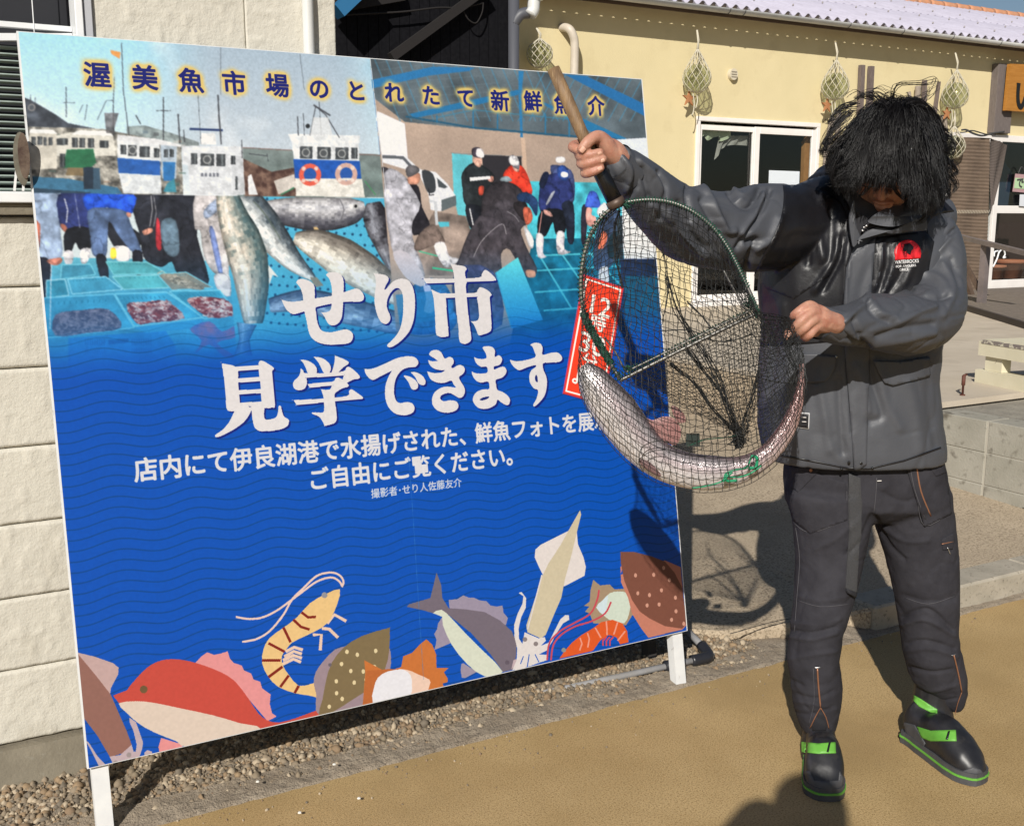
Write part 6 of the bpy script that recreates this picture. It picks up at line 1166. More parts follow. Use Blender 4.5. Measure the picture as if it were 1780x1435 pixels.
body += [ell((0, -.012, .035), (.074, .092, .082), 28, 18), ell((0, .022, -.03), (.060, .058, .075)), ell((0, .042, -.088), (.030, .026, .024)), ell((-.030, .048, -.020), (.028, .022, .024)), ell((.030, .048, -.020), (.028, .022, .024)),
         ell((0, .078, -.052), (.022, .010, .014)), htube([(0, .072, .030, .009), (0, .088, .008, .0085), (0, .100, -.012, .0105), (0, .098, -.022, .011)]), ell((-.013, .086, -.022), (.009, .010, .008)), ell((.013, .086, -.022), (.009, .010, .008)),
         htube([(-.022, .081, -.051, .0036), (-.010, .0885, -.0475, .0052), (0, .089, -.049, .0050), (.010, .0885, -.0475, .0052), (.022, .081, -.051, .0036)]), htube([(-.018, .081, -.060, .0044), (0, .088, -.0625, .0062), (.018, .081, -.060, .0044)]),
         htube([(-.034, .070, .034, .007), (-.018, .079, .038, .008), (0, .078, .034, .007), (.018, .079, .038, .008), (.034, .070, .034, .007)]), ell((-.079, -.004, -.004), (.010, .020, .033)), ell((.079, -.004, -.004), (.010, .020, .033)),
         htube([(0, .0, -.06, .045), (0, -.03, -.10, .048)])]
BP, BQ = shell_union(body, .0027, 2, 'body_skin')
# press the lip line and knuckle creases
def creaseW(P, Q, lines, amp, w):
    N = vnormals(P, Q)
    D = np.zeros(len(P))
    for L in lines:
        L = np.asarray(L, float); lo, hi = L.min(0)-3*w, L.max(0)+3*w; m = ((P > lo) & (P < hi)).all(1)
        if m.any():
            q = P[m]; d = np.full(len(q), 1e9)
            for a, b in zip(L[:-1], L[1:]):
                ab = b-a; t = np.clip(((q-a)@ab)/(ab@ab+1e-12), 0, 1); d = np.minimum(d, np.linalg.norm(q-a-t[:, None]*ab, axis=1))
            D[m] += amp*np.exp(-(d/w)**2)
    return P+N*D[:, None]
lip = HM(*np.array([(-.023, .083, -.0555), (-.010, .092, -.0545), (0, .093, -.0555), (.010, .092, -.0545), (.023, .083, -.0555)]).T)
BP = creaseW(BP, BQ, [lip], -.0035, .0028)
body_o = mkq('body', BP, BQ, m_skin, MAN)
btree = bvh([(BP, BQ)])
m_eye = mat('eye white', (.55,.52,.50), .2); m_iris = mat('dark iris', (.02,.012,.008), .1); m_glf = mat('black spectacle frame', (.01,.01,.011), .3)
for s in (-1, 1):
    V, F = ell((s*.031, .064, .012), (.0125, .0125, .0125), 14, 10); e_ = mk('eye', V, F, m_eye, body_o, True)
    V, F = ell((s*.031, .0725, .006), (.006, .005, .006), 10, 8); mk('iris', V, F, m_iris, body_o, True)
gl = None
P = HM(*np.array([(x, .092-abs(x)*.12, z) for x, z in [(-.056, .020), (-.050, .028), (-.030, .030), (-.012, .026), (-.010, .014), (-.016, .0), (-.036, -.004), (-.052, .002)]]).T)
gl = mk('spectacles', *tubevf(spline(P, 4, True), .0016, 6), m_glf, MAN, True)
P2 = HM(*np.array([(-x, .092-abs(x)*.12, z) for x, z in [(-.056, .020), (-.050, .028), (-.030, .030), (-.012, .026), (-.010, .014), (-.016, .0), (-.036, -.004), (-.052, .002)]]).T)
mk('lens_rim', *tubevf(spline(P2, 4, True), .0016, 6), m_glf, gl, True); mk('bridge', *tubevf(HM(np.array([-.010, 0, .010]), np.array([.091, .095, .091]), np.array([.018, .021, .018])), .0016, 6), m_glf, gl, True)
for s in (-1, 1): mk('temple', *tubevf(HM(np.array([s*.056, s*.078, s*.082]), np.array([.084, .04, -.01]), np.array([.020, .016, .012])), .0018, 6), m_glf, gl, True)
# nails
def nail(z, D, c, d, w=.0048, l=.006):
    p = zpx(z, [c])[0]; h = btree.ray_cast(Vector(CAM.tolist()), Vector((rays(p)[0]/np.linalg.norm(rays(p)[0])).tolist()))
    if h[0] is None: return
    q = np.array(h[0]); n = np.array(h[1]); dr = ond(*zpx(z, [(c[0]+d[0], c[1]+d[1])])[0], D)-ond(*p, D); dr -= n*(dr@n); dr /= np.linalg.norm(dr); s = np.cross(n, dr); V = []; F = []
    for i in range(5):
        for j in range(5):
            a, b = (i-2)/2, (j-2)/2; V.append(q+dr*a*l*math.sqrt(1-.3*b*b)+s*b*w+n*(.0010-.0016*b*b-.0006*a*a))
    F = [(i*5+j, (i+1)*5+j, (i+1)*5+j+1, i*5+j+1) for i in range(4) for j in range(4)]; mk('nail', V, F, m_nail, body_o, True)
nail('RH', DR, (315, 385), (-60, 70)); nail('RH', DR, (600, 690), (60, -30), .0042, .005); nail('LH', DL, (362, 960), (-20, 60)); nail('RH', DR, (600, 450), (60, -15), .004, .0045); nail('RH', DR, (645, 560), (60, -25), .004, .0045)
# ------------------------------------------------------------------ jacket
torso = [fixn(*ringloft([pxring(y, a, b, D, d) for y, a, b, D, d in ((796, 1330, 1638, 2.68, .143), (775, 1324, 1638, 2.68, .146), (740, 1318, 1634, 2.68, .145), (660, 1322, 1624, 2.68, .142), (580, 1328, 1634, 2.68, .142), (500, 1322, 1650, 2.68, .145), (440, 1330, 1652, 2.68, .145), (390, 1350, 1648, 2.69, .135), (352, 1385, 1628, 2.69, .115), (330, 1410, 1600, 2.69, .09), (318, 1440, 1575, 2.69, .06))], seg=56, pw=2.5)),
         lb([(1400, 372, 52, 2.64), (1460, 345, 44, 2.69), (1540, 340, 40, 2.70), (1618, 378, 42, 2.67)])]
TP, TQ = shell_union(torso, .0044, 7, 'jacket')
TP = TP+vnormals(TP, TQ)*(vnoise(TP*[1, 1, .35], 14, 3)*.0035+crump(TP*[1, 1, .45], 10, 5, .0024))[:, None]
X = 'X'
TP = folds(TP, TQ, [(X, [(300, 130), (275, 260), (280, 420)], -.012, 7), (X, [(330, 120), (325, 260), (345, 400)], .010, 7), (X, [(225, 110), (215, 230), (250, 380)], .008, 8), (X, [(250, 90), (245, 200), (262, 330)], -.007, 6), (X, [(180, 80), (180, 200), (150, 330), (110, 430)], -.008, 6), (X, [(440, 290), (425, 400), (350, 540)], -.013, 6), (X, [(415, 300), (395, 400), (310, 540)], .010, 7), (X, [(460, 330), (450, 470), (440, 600)], .006, 5), (X, [(380, 180), (390, 300), (380, 420)], -.006, 6),
    (X, [(620, 330), (610, 430), (585, 530)], .008, 4), (X, [(645, 335), (640, 430), (610, 540)], -.009, 4), (X, [(690, 330), (670, 430), (620, 560)], .009, 4), (X, [(720, 440), (690, 500), (650, 560)], -.008, 4), (X, [(760, 430), (720, 520)], .006, 5), (X, [(820, 300), (815, 360)], .006, 5),
    (X, [(470, 860), (475, 1000), (480, 1200)], -.004, 3), (X, [(500, 900), (540, 1000), (560, 1100)], .005, 9), (X, [(560, 870), (580, 980), (620, 1120), (560, 1150)], -.006, 8), (X, [(600, 880), (640, 1060), (700, 1180)], .004, 12), (X, [(330, 990), (360, 1150), (380, 1280)], .005, 12), (X, [(420, 960), (425, 1100), (440, 1290)], -.005, 9), (X, [(740, 980), (780, 1120), (800, 1280)], .005, 14), (X, [(830, 900), (840, 1100), (870, 1260)], -.004, 9), (X, [(100, 600), (120, 800), (100, 1000)], -.006, 12), (X, [(160, 620), (190, 900), (180, 1100)], .006, 12)], 1)
jk = mkq('jacket', TP, TQ, m_jg, MAN)
sl1 = [lb([(1402, 392, 56, 2.65), (1378, 390, 66, 2.63), (1330, 396, 74, 2.59), (1262, 402, 67, 2.52), (1200, 392, 62, 2.455), (1155, 362, 54, 2.41), (1118, 328, 46, 2.36), (1088, 300, 38, 2.32), (1078, 290, 34, 2.305)])]
S1, Q1 = shell_union(sl1, .0042, 6, 'sleeve'); Y = 'Y'
S1 = S1+vnormals(S1, Q1)*(vnoise(S1, 13, 9)*.004+crump(S1, 11, 2, .0026))[:, None]
S1 = folds(S1, Q1, [(Y, [(590, 690), (620, 800), (640, 900)], -.012, 6), (Y, [(570, 640), (700, 760), (745, 900)], .008, 7), (Y, [(690, 710), (735, 800), (725, 900), (700, 1000)], -.012, 6), (Y, [(560, 760), (520, 850)], -.006, 7), (Y, [(880, 770), (870, 850), (890, 1000)], -.010, 6), (Y, [(940, 790), (1000, 860), (1060, 980), (1110, 1070), (1160, 1075)], .013, 8), (Y, [(960, 880), (1000, 960), (1060, 1060)], -.010, 6), (Y, [(1130, 830), (1190, 900), (1260, 920), (1310, 830)], -.013, 7), (Y, [(1150, 810), (1210, 860), (1290, 810)], .009, 7),
    (Y, [(1180, 1180), (1240, 1080), (1330, 950), (1380, 820)], -.012, 6), (Y, [(1210, 1090), (1290, 980), (1340, 850)], .011, 7), (Y, [(1250, 1140), (1300, 1130), (1270, 1200), (1235, 1300)], -.018, 6), (Y, [(1290, 1180), (1380, 1130), (1440, 1000)], .010, 9), (Y, [(820, 900), (870, 1050), (960, 1180)], -.010, 8), (Y, [(760, 960), (850, 1120), (980, 1230)], .008, 8), (Y, [(1020, 1080), (1060, 1200), (1120, 1290)], -.008, 8), (Y, [(470, 560), (560, 680), (540, 820), (460, 900)], -.009, 5), (Y, [(440, 580), (520, 700), (500, 820)], .007, 6), (Y, [(640, 900), (760, 1000)], .006, 7)], 1)
sleeve = mkq('sleeve', S1, Q1, m_jg, jk)
sl2 = [lb([(1590, 372, 40, 2.68), (1612, 395, 44, 2.66), (1626, 440, 47, 2.63), (1628, 490, 48, 2.60), (1620, 540, 56, 2.55), (1575, 562, 55, 2.48), (1522, 560, 49, 2.42), (1480, 565, 36, 2.37), (1448, 566, 32, 2.335), (1432, 563, 30, 2.315)])]
S2, Q2 = shell_union(sl2, .0042, 6, 'sleeve'); S2 = S2+vnormals(S2, Q2)*(vnoise(S2, 13, 19)*.0035+crump(S2, 11, 12, .0026))[:, None]
S2 = folds(S2, Q2, [(X, [(345, 625), (440, 650), (470, 640), (560, 560)], .004, 5), (X, [(430, 680), (440, 740), (500, 790), (560, 800)], -.012, 5), (X, [(440, 690), (500, 640), (560, 600)], .011, 6), (X, [(490, 680), (520, 760), (560, 820)], -.010, 5), (X, [(560, 570), (610, 640), (680, 665)], .005, 8), (X, [(540, 600), (590, 660), (650, 690)], -.006, 6), (X, [(745, 530), (800, 560), (870, 580), (925, 575)], -.009, 6), (X, [(760, 480), (840, 470), (900, 500), (920, 540)], .006, 9), (X, [(930, 300), (850, 400), (800, 480)], .009, 7), (X, [(960, 260), (880, 340), (810, 430)], -.010, 6), (X, [(700, 690), (780, 650), (860, 620)], .009, 8), (X, [(600, 760), (720, 720), (850, 700)], -.009, 8), (X, [(560, 800), (700, 780), (860, 740)], .007, 8), (X, [(840, 220), (830, 300), (790, 400)], -.008, 4), (X, [(400, 740), (430, 770)], -.01, 5), (X, [(900, 420), (950, 540), (900, 660)], .007, 9), (X, [(940, 400), (980, 520)], -.006, 7)], 1)
mkq('sleeve', S2, Q2, m_jg, jk)
jt = bvh([(TP, TQ)]); jst = bvh([(TP, TQ), (S1, Q1), (S2, Q2)])
drape('chest_panel', jt, X, [(160, 0), (300, -10), (400, 40), (470, 160), (492, 335), (455, 440), (440, 640), (400, 780), (280, 790), (120, 800), (20, 790), (10, 600), (10, 470), (60, 380)], m_jb, jk, .0012, .0012, 5)  # black also runs down the side, painting in the net's shadow on grey
drape('chest_panel', jt, X, [(590, 300), (820, 270), (860, 320), (840, 420), (820, 560), (700, 620), (568, 620), (572, 480)], m_jb, jk, .0012, .0012, 5)
drape('shoulder_panel', jst, 'P', [(1361, 324), (1363, 344), (1359, 375), (1346, 409), (1329, 440), (1313, 474), (1330, 500), (1380, 520), (1440, 480), (1470, 420), (1476, 380), (1462, 352), (1440, 338), (1405, 322), (1382, 320)], m_jb, jk, .0016, .0012, 5)
drape('shoulder_panel', jst, X, [(800, 130), (870, 105), (905, 130), (952, 178), (900, 186), (850, 205), (822, 250), (800, 200)], m_jb, jk, .0015, .0015, 4)
drape('storm_flap', jt, X, [(478, 380), (530, 345), (588, 300), (574, 480), (560, 700), (560, 900), (548, 1345), (492, 1386), (470, 1100), (450, 850), (440, 640), (458, 440)], m_jg, jk, .003, .003, 5)
seam('flap_edge', jt, X, [(580, 330), (566, 500), (560, 700), (557, 900), (548, 1100), (545, 1330)], 1.2, m_jb, jk); seam('flap_edge', jt, X, [(452, 860), (468, 1060), (484, 1250), (490, 1380)], 1.3, m_jb, jk, .004)
drape('pocket_flap', jt, X, [(232, 838), (320, 838), (408, 850), (406, 895), (385, 940), (355, 966), (300, 972), (245, 968)], m_jg, jk, .005, .004, 4); drape('pocket_flap', jt, X, [(578, 868), (700, 872), (836, 850), (838, 935), (760, 960), (668, 982), (628, 970), (604, 930)], m_jg, jk, .005, .004, 4)
for (x, y, r_) in ((467, 1337, 2.6), (522, 1340, 2.6), (433, 1366, 2.0), (575, 1363, 2.0), (407, 850, 2.0)):
    p = zpx(X, [(x, y)])[0]; a = np.linspace(0, 2*PI, 9, endpoint=False); drape('snap_button', jt, 'P', np.stack([p[0]+r_*np.cos(a), p[1]+r_*np.sin(a)], 1), m_glf if r_ > 2.2 or x > 420 else m_sil, jk, .007, .001, 2)
drape('hem_band', jt, X, [(60, 1286), (200, 1310), (330, 1334), (470, 1362), (560, 1362), (720, 1326), (890, 1266), (893, 1274), (720, 1334), (560, 1370), (470, 1370), (330, 1342), (200, 1318), (60, 1294)], m_jb, jk, .001, .001, 5)
drape('cloth_label', jt, X, [(174, 1104), (286, 1110), (283, 1184), (168, 1170)], mat('label white', (.5,.5,.5), .6), jk, .0025, .0015, 4); drape('cloth_label', jt, X, [(178, 1108), (282, 1114), (279, 1180), (173, 1166)], m_jb, jk, .0042, .0012, 4)
for x0, x1, y in ((188, 205, 1128), (215, 232, 1130), (190, 205, 1146), (250, 270, 1130), (250, 270, 1150), (190, 232, 1160)): seam('label_print', jt, X, [(x0, y), (x1, y+1)], 1.4, m_wp, jk, .009, 1)
# chest emblem: red half-round with dark bird shape and lettering
m_lr = mat('red print', (.62,.012,.02), .4); m_lw = mat('white print 2', (.75,.74,.74), .5)
Q_ = 'Q'; a = np.linspace(PI*1.02, 2*PI*.99, 16)
semi = [(915+165*math.cos(t), 1090+178*math.sin(t)) for t in a]+[(1070, 1140), (760, 1165)]
drape('emblem', jt, Q_, semi, m_lr, jk, .004, .0008, 3)
drape('emblem_bird', jt, Q_, [(870, 965), (930, 955), (985, 1000), (975, 1030), (955, 1050), (945, 1100), (905, 1080), (900, 1045), (870, 1060), (850, 1040), (868, 1000)], m_jb, jk, .0056, .0008, 2.5)
def cloth_text(s, tree, c, h, px_w, m, z, ang=-4, lift=.006):
    V, F = textmesh(s, 1, .012); cx, cy = (V[:, 0].min()+V[:, 0].max())/2, (V[:, 1].min()+V[:, 1].max())/2; W_ = V[:, 0].max()-V[:, 0].min(); Hh = V[:, 1].max()-V[:, 1].min(); a = rad(ang)
    X_ = (V[:, 0]-cx)/W_*px_w; Y_ = -(V[:, 1]-cy)/Hh*h; p = zpx(z, np.stack([c[0]+X_*math.cos(a)-Y_*math.sin(a), c[1]+X_*math.sin(a)+Y_*math.cos(a)], 1)); d = rays(p); O = []; last = 2.5
    for k in range(len(p)):
        dn = d[k]/np.linalg.norm(d[k]); hh = tree.ray_cast(Vector(CAM.tolist()), Vector(dn.tolist())); last = hh[3] if hh[0] is not None else last; O.append(CAM+dn*(last-lift))
    mk('lettering', O, F, m, jk)
cloth_text('WATERROCKS', jt, (905, 1180), 44, 300, m_lw, Q_); cloth_text('FOR ANGLERS', jt, (895, 1235), 30, 250, m_lw, Q_); cloth_text('ORICE', jt, (872, 1280), 34, 110, m_lw, Q_)
# collar: standing lining, folded lapels, hood bunched behind the neck
hood = [fixn(*chain([(ond(x, y, D), r*mpp(D)) for x, y, r, D in ((1446, 376, 14, 2.60), (1436, 362, 22, 2.63), (1424, 340, 27, 2.68), (1440, 318, 30, 2.76), (1500, 306, 34, 2.82), (1570, 312, 32, 2.80), (1608, 340, 26, 2.72), (1612, 368, 16, 2.63))], seg=16, n=6))]
HP, HQ = shell_union(hood, .006, 3, 'hood'); HP = HP+vnormals(HP, HQ)*(vnoise(HP, 25, 4)*.006)[:, None]; HP = folds(HP, HQ, [(Q_, [(0, 300), (60, 430), (170, 560)], .008, 6), (Q_, [(0, 380), (80, 520), (190, 600)], -.010, 5), ('P', [(1428, 330), (1446, 356), (1466, 380)], -.008, 4)], 1)
mkq('hood', HP, HQ, m_jb, jk)
cb = bvh([(TP, TQ), (HP, HQ)])
def plate(name, z, pts, D, m, th=.004, bulge=0, sm=3, dd=None):
    """stiff cloth edge standing free of the jacket at distance D (per-point offsets dd)"""
    L = zpx(z, pts); Dv = np.full(len(L), D) if dd is None else D+np.array(dd, float)
    L3 = np.column_stack([L, Dv*100]); L3 = spline(L3, sm, True); P = np.array([ond(x, y, d/100) for x, y, d in L3]); n = len(P); c = P.mean(0)-_fh*bulge
    V = np.vstack([P, P+_fh*th, [c], [c+_fh*th]]); F = [(i, 2*n, (i+1) % n) for i in range(n)]+[(n+(i+1) % n, 2*n+1, n+i) for i in range(n)]+[(i, (i+1) % n, n+(i+1) % n, n+i) for i in range(n)]
    return mk(name, V, F, m, jk, False)
plate('collar_lining', Q_, [(280, 560), (420, 640), (520, 640), (470, 700), (520, 740), (430, 800), (330, 880), (290, 800), (270, 680)], 2.535, m_jd, .01)
plate('collar_edge', Q_, [(250, 420), (262, 520), (270, 640), (285, 760), (320, 880), (245, 1000), (215, 900), (195, 760), (190, 620), (215, 520)], 2.512, m_jg, .006, .006)
plate('collar_fold', Q_, [(520, 590), (700, 500), (900, 480), (1060, 520), (1120, 600), (1050, 660), (900, 710), (740, 745), (560, 730), (425, 690), (450, 650)], 2.49, m_jg, .006, .012, dd=[0, .03, .04, .045, .05, .03, .01, 0, 0, 0, 0])
plate('collar_lining', Q_, [(430, 700), (560, 745), (740, 762), (900, 730), (1060, 680), (1120, 630), (1140, 700), (1000, 740), (800, 800), (560, 790), (400, 830), (350, 800)], 2.515, m_jd, .01)
plate('collar_flap', Q_, [(290, 915), (350, 850), (440, 790), (570, 758), (740, 795), (900, 750), (1100, 700), (1135, 610), (1158, 780), (1000, 800), (860, 818), (720, 832), (560, 812), (440, 830), (350, 880)], 2.497, m_jg, .006, .004, dd=[.01]*15)
for x, y in ((352, 795), (400, 735), (370, 755)): p = zpx(Q_, [(x, y)])[0]; V, F = fixn(*chain([(ond(p[0], p[1], 2.50), .0026), (ond(p[0]+1, p[1], 2.50), .0026)], seg=8, n=2)); mk('snap_button', V, F, m_sil, jk, True)
# cuffs
def cuff(a, b, ra, rb, par): 
    V, F = tubevf(np.array([a, a*.5+b*.5, b]), [ra, (ra+rb)/2, rb], 28, False); n = 28; Vi, Fi = tubevf(np.array([b, a*.5+b*.5, a]), [rb-.004, (ra+rb)/2-.004, ra-.004], 28, False)
    mb = MB(); mb.add(V, F); mb.add(Vi, Fi); mb.build('cuff', m_jg, par, True)
cuff(ond(1092, 304, 2.325), ond(1068, 281, 2.294), .0440, .0425, jk); cuff(ond(1452, 567, 2.34), ond(1424, 561, 2.304), .0375, .0360, jk)
mk('cuff_lining', *tubevf([ond(1088, 300, 2.32), ond(1077, 289, 2.303)], [.039, .0385], 24), m_jd, jk, True)
mk('cuff_lining', *tubevf([ond(1448, 566, 2.335), ond(1432, 563, 2.314)], [.033, .0325], 24), m_jd, jk, True)
seam('armhole_seam', jst, Y, [(1465, 790), (1470, 870), (1455, 980), (1410, 1100), (1350, 1210), (1285, 1350)], 1.6, m_jb, jk); seam('armhole_seam', jst, X, [(825, 250), (838, 330), (800, 420), (760, 500)], 1.4, m_jb, jk)
# ------------------------------------------------------------------ trousers
W = 'W'
Ltr = [fixn(*ringloft([pxring(y, a, b, D, d) for y, a, b, D, d in ((780, 1368, 1632, 2.68, .115), (830, 1364, 1642, 2.68, .118), (872, 1366, 1650, 2.68, .112), (900, 1385, 1640, 2.68, .06))], seg=40)),
       fixn(*ringloft([pxring(y, a, b, D, d) for y, a, b, D, d in ((850, 1364, 1512, 2.655, .10), (905, 1378, 1512, 2.645, .098), (963, 1383, 1500, 2.635, .092), (1036, 1381, 1484, 2.615, .082), (1100, 1374, 1462, 2.60, .074), (1145, 1369, 1456, 2.60, .072), (1190, 1374, 1462, 2.605, .072), (1237, 1383, 1456, 2.61, .066), (1266, 1394, 1448, 2.61, .052))], seg=32, pw=2.1)),
       fixn(*ringloft([pxring(y, a, b, D, d) for y, a, b, D, d in ((850, 1524, 1648, 2.69, .10), (905, 1522, 1654, 2.69, .098), (963, 1541, 1660, 2.685, .09), (1040, 1560, 1662, 2.68, .082), (1095, 1568, 1660, 2.68, .075), (1136, 1572, 1669, 2.68, .075), (1175, 1583, 1678, 2.695, .073), (1200, 1606, 1680, 2.70, .060), (1222, 1632, 1674, 2.70, .045), (1232, 1645, 1668, 2.70, .03))], seg=32, pw=2.1))]
RP, RQ = shell_union(Ltr, .0044, 6, 'trousers'); RP = RP+vnormals(RP, RQ)*(vnoise(RP*[1, 1, .5], 11, 6)*.0042+crump(RP*[1, 1, .7], 12, 7, .0022)+vnoise(RP, 60, 7)*.0008)[:, None]
RP = folds(RP, RQ, [(W, [(430, 690), (510, 700), (600, 680)], -0.0081, 4), (W, [(430, 715), (510, 725), (600, 700)], 0.0056, 5), (W, [(430, 660), (520, 670), (610, 650)], 0.0043, 5), (W, [(430, 880), (470, 900)], -0.0037, 4), (W, [(440, 930), (520, 950), (590, 920)], -0.0037, 4), (W, [(440, 1000), (500, 1010), (590, 980)], -0.0037, 4), (W, [(600, 990), (500, 970), (440, 960)], 0.0031, 4), (W, [(850, 640), (950, 610), (1045, 690)], -0.0074, 4), (W, [(850, 670), (940, 650), (1050, 710)], 0.0056, 5), (W, [(870, 740), (940, 730), (1050, 760)], -0.0062, 4), (W, [(870, 770), (960, 760), (1060, 790)], 0.0043, 5), (W, [(880, 830), (960, 850), (1040, 840)], -0.0050, 4), (W, [(890, 880), (960, 920), (1050, 900)], 0.0043, 5), (W, [(900, 930), (980, 960), (1060, 950)], -0.0037, 4),
    (W, [(750, 260), (800, 360), (860, 420)], -0.0050, 5), (W, [(740, 240), (700, 330), (640, 400)], -0.0056, 6), (W, [(690, 260), (600, 340), (520, 380)], 0.0037, 7), (W, [(760, 160), (850, 200), (900, 190)], -0.0037, 5), (W, [(780, 300), (860, 350), (950, 350)], 0.0037, 6), (W, [(460, 560), (540, 580), (640, 560)], 0.0031, 6), (W, [(860, 560), (950, 580), (1050, 570)], -0.0037, 6), (W, [(430, 800), (470, 790), (600, 770)], 0.0037, 5)], 1)
tr = mkq('trousers', RP, RQ, m_tr, MAN); tt = bvh([(RP, RQ)])
drape('pocket_flap', tt, W, [(462, 55), (500, 48), (548, 66), (520, 100), (455, 166), (428, 140)], m_tr, tr, .003, .003, 3); drape('patch_pocket', tt, W, [(420, 60), (640, 130), (642, 270), (500, 322), (425, 260), (412, 160)], m_tr, tr, .0012, .0016, 5)
seam('stitching', tt, W, [(422, 265), (500, 318), (640, 268)], 1.2, m_ts, tr); seam('stitching', tt, W, [(640, 130), (640, 268)], 1.0, m_ts, tr); seam('stitching', tt, W, [(754, 110), (750, 180), (742, 250)], 1.2, m_ts, tr); seam('stitching', tt, W, [(445, 300), (460, 420), (450, 560), (440, 700)], 1.0, m_ts, tr)
drape('leg_pocket', tt, W, [(862, 60), (1000, 20), (1028, 180), (1036, 245), (935, 295)], m_tr, tr, .003, .003, 4); drape('pocket_flap', tt, W, [(955, 20), (1000, 14), (1010, 90), (975, 104), (958, 80)], m_tr, tr, .0065, .002, 3); seam('stitching', tt, W, [(866, 62), (905, 180), (935, 292), (1034, 244)], 1.3, m_ts, tr, .005); seam('zip', tt, W, [(905, 60), (922, 160), (960, 255)], 3.0, m_cop, tr, .0065); seam('zip_tape', tt, W, [(880, 60), (900, 160), (940, 268)], 1.2, m_ts, tr, .0065)
drape('leg_pocket', tt, W, [(1000, 345), (1045, 320), (1048, 350), (1042, 380), (1005, 385)], m_tr, tr, .002, .002, 3); seam('zip', tt, W, [(1002, 362), (1046, 352)], 1.8, m_cop, tr, .005); seam('stitching', tt, W, [(1024, 375), (1034, 400)], 1.6, m_sil, tr, .005)
seam('zip', tt, W, [(528, 836), (532, 900), (540, 985)], 3.2, m_cop, tr, .004); seam('zip', tt, W, [(540, 985), (520, 1020), (500, 1062)], 2.0, m_cop, tr, .004); seam('zip', tt, W, [(540, 985), (560, 1020), (572, 1064)], 2.0, m_cop, tr, .004); seam('zip_stop', tt, W, [(516, 832), (540, 832)], 1.8, m_sil, tr, .004); seam('stitching', tt, W, [(512, 836), (515, 960), (495, 1050)], .9, m_ts, tr)
drape('zip_opening', tt, W, [(540, 990), (566, 1050), (560, 1072), (510, 1072), (506, 1052)], m_jd, tr, .001, .001, 3)
seam('zip', tt, W, [(1048, 785), (1066, 860), (1078, 925)], 2.9, m_cop, tr, .004); seam('zip', tt, W, [(1078, 925), (1062, 970), (1052, 1010)], 1.8, m_cop, tr, .004); seam('zip_stop', tt, W, [(1040, 786), (1054, 782)], 1.8, m_sil, tr, .004)
seam('stitching', tt, W, [(860, 565), (950, 590), (1050, 560)], 1.0, m_ts, tr); seam('stitching', tt, W, [(450, 575), (540, 600), (650, 590)], 1.0, m_ts, tr)
seam('belt_loop', tt, W, [(930, 20), (938, 28)], 2.2, m_wp, tr, .004); seam('bar_tack', tt, W, [(756, 122), (772, 121)], 1.6, m_wp, tr, .004)
for p in ((505, 80),): q = zpx(W, [p])[0]; a = np.linspace(0, 2*PI, 9, endpoint=False); drape('stud', tt, 'P', np.stack([q[0]+3*np.cos(a), q[1]+3*np.sin(a)], 1), m_cop, tr, .008, .001, 2)
drape('belt_strap', tt, W, [(648, 92), (690, 110), (692, 200), (686, 330), (676, 430), (668, 545), (634, 530), (640, 430), (648, 320), (644, 200)], m_strap, tr, .012, .003, 3); drape('strap_end', tt, W, [(634, 530), (668, 545), (664, 562), (636, 546)], m_jd, tr, .012, .004, 3)
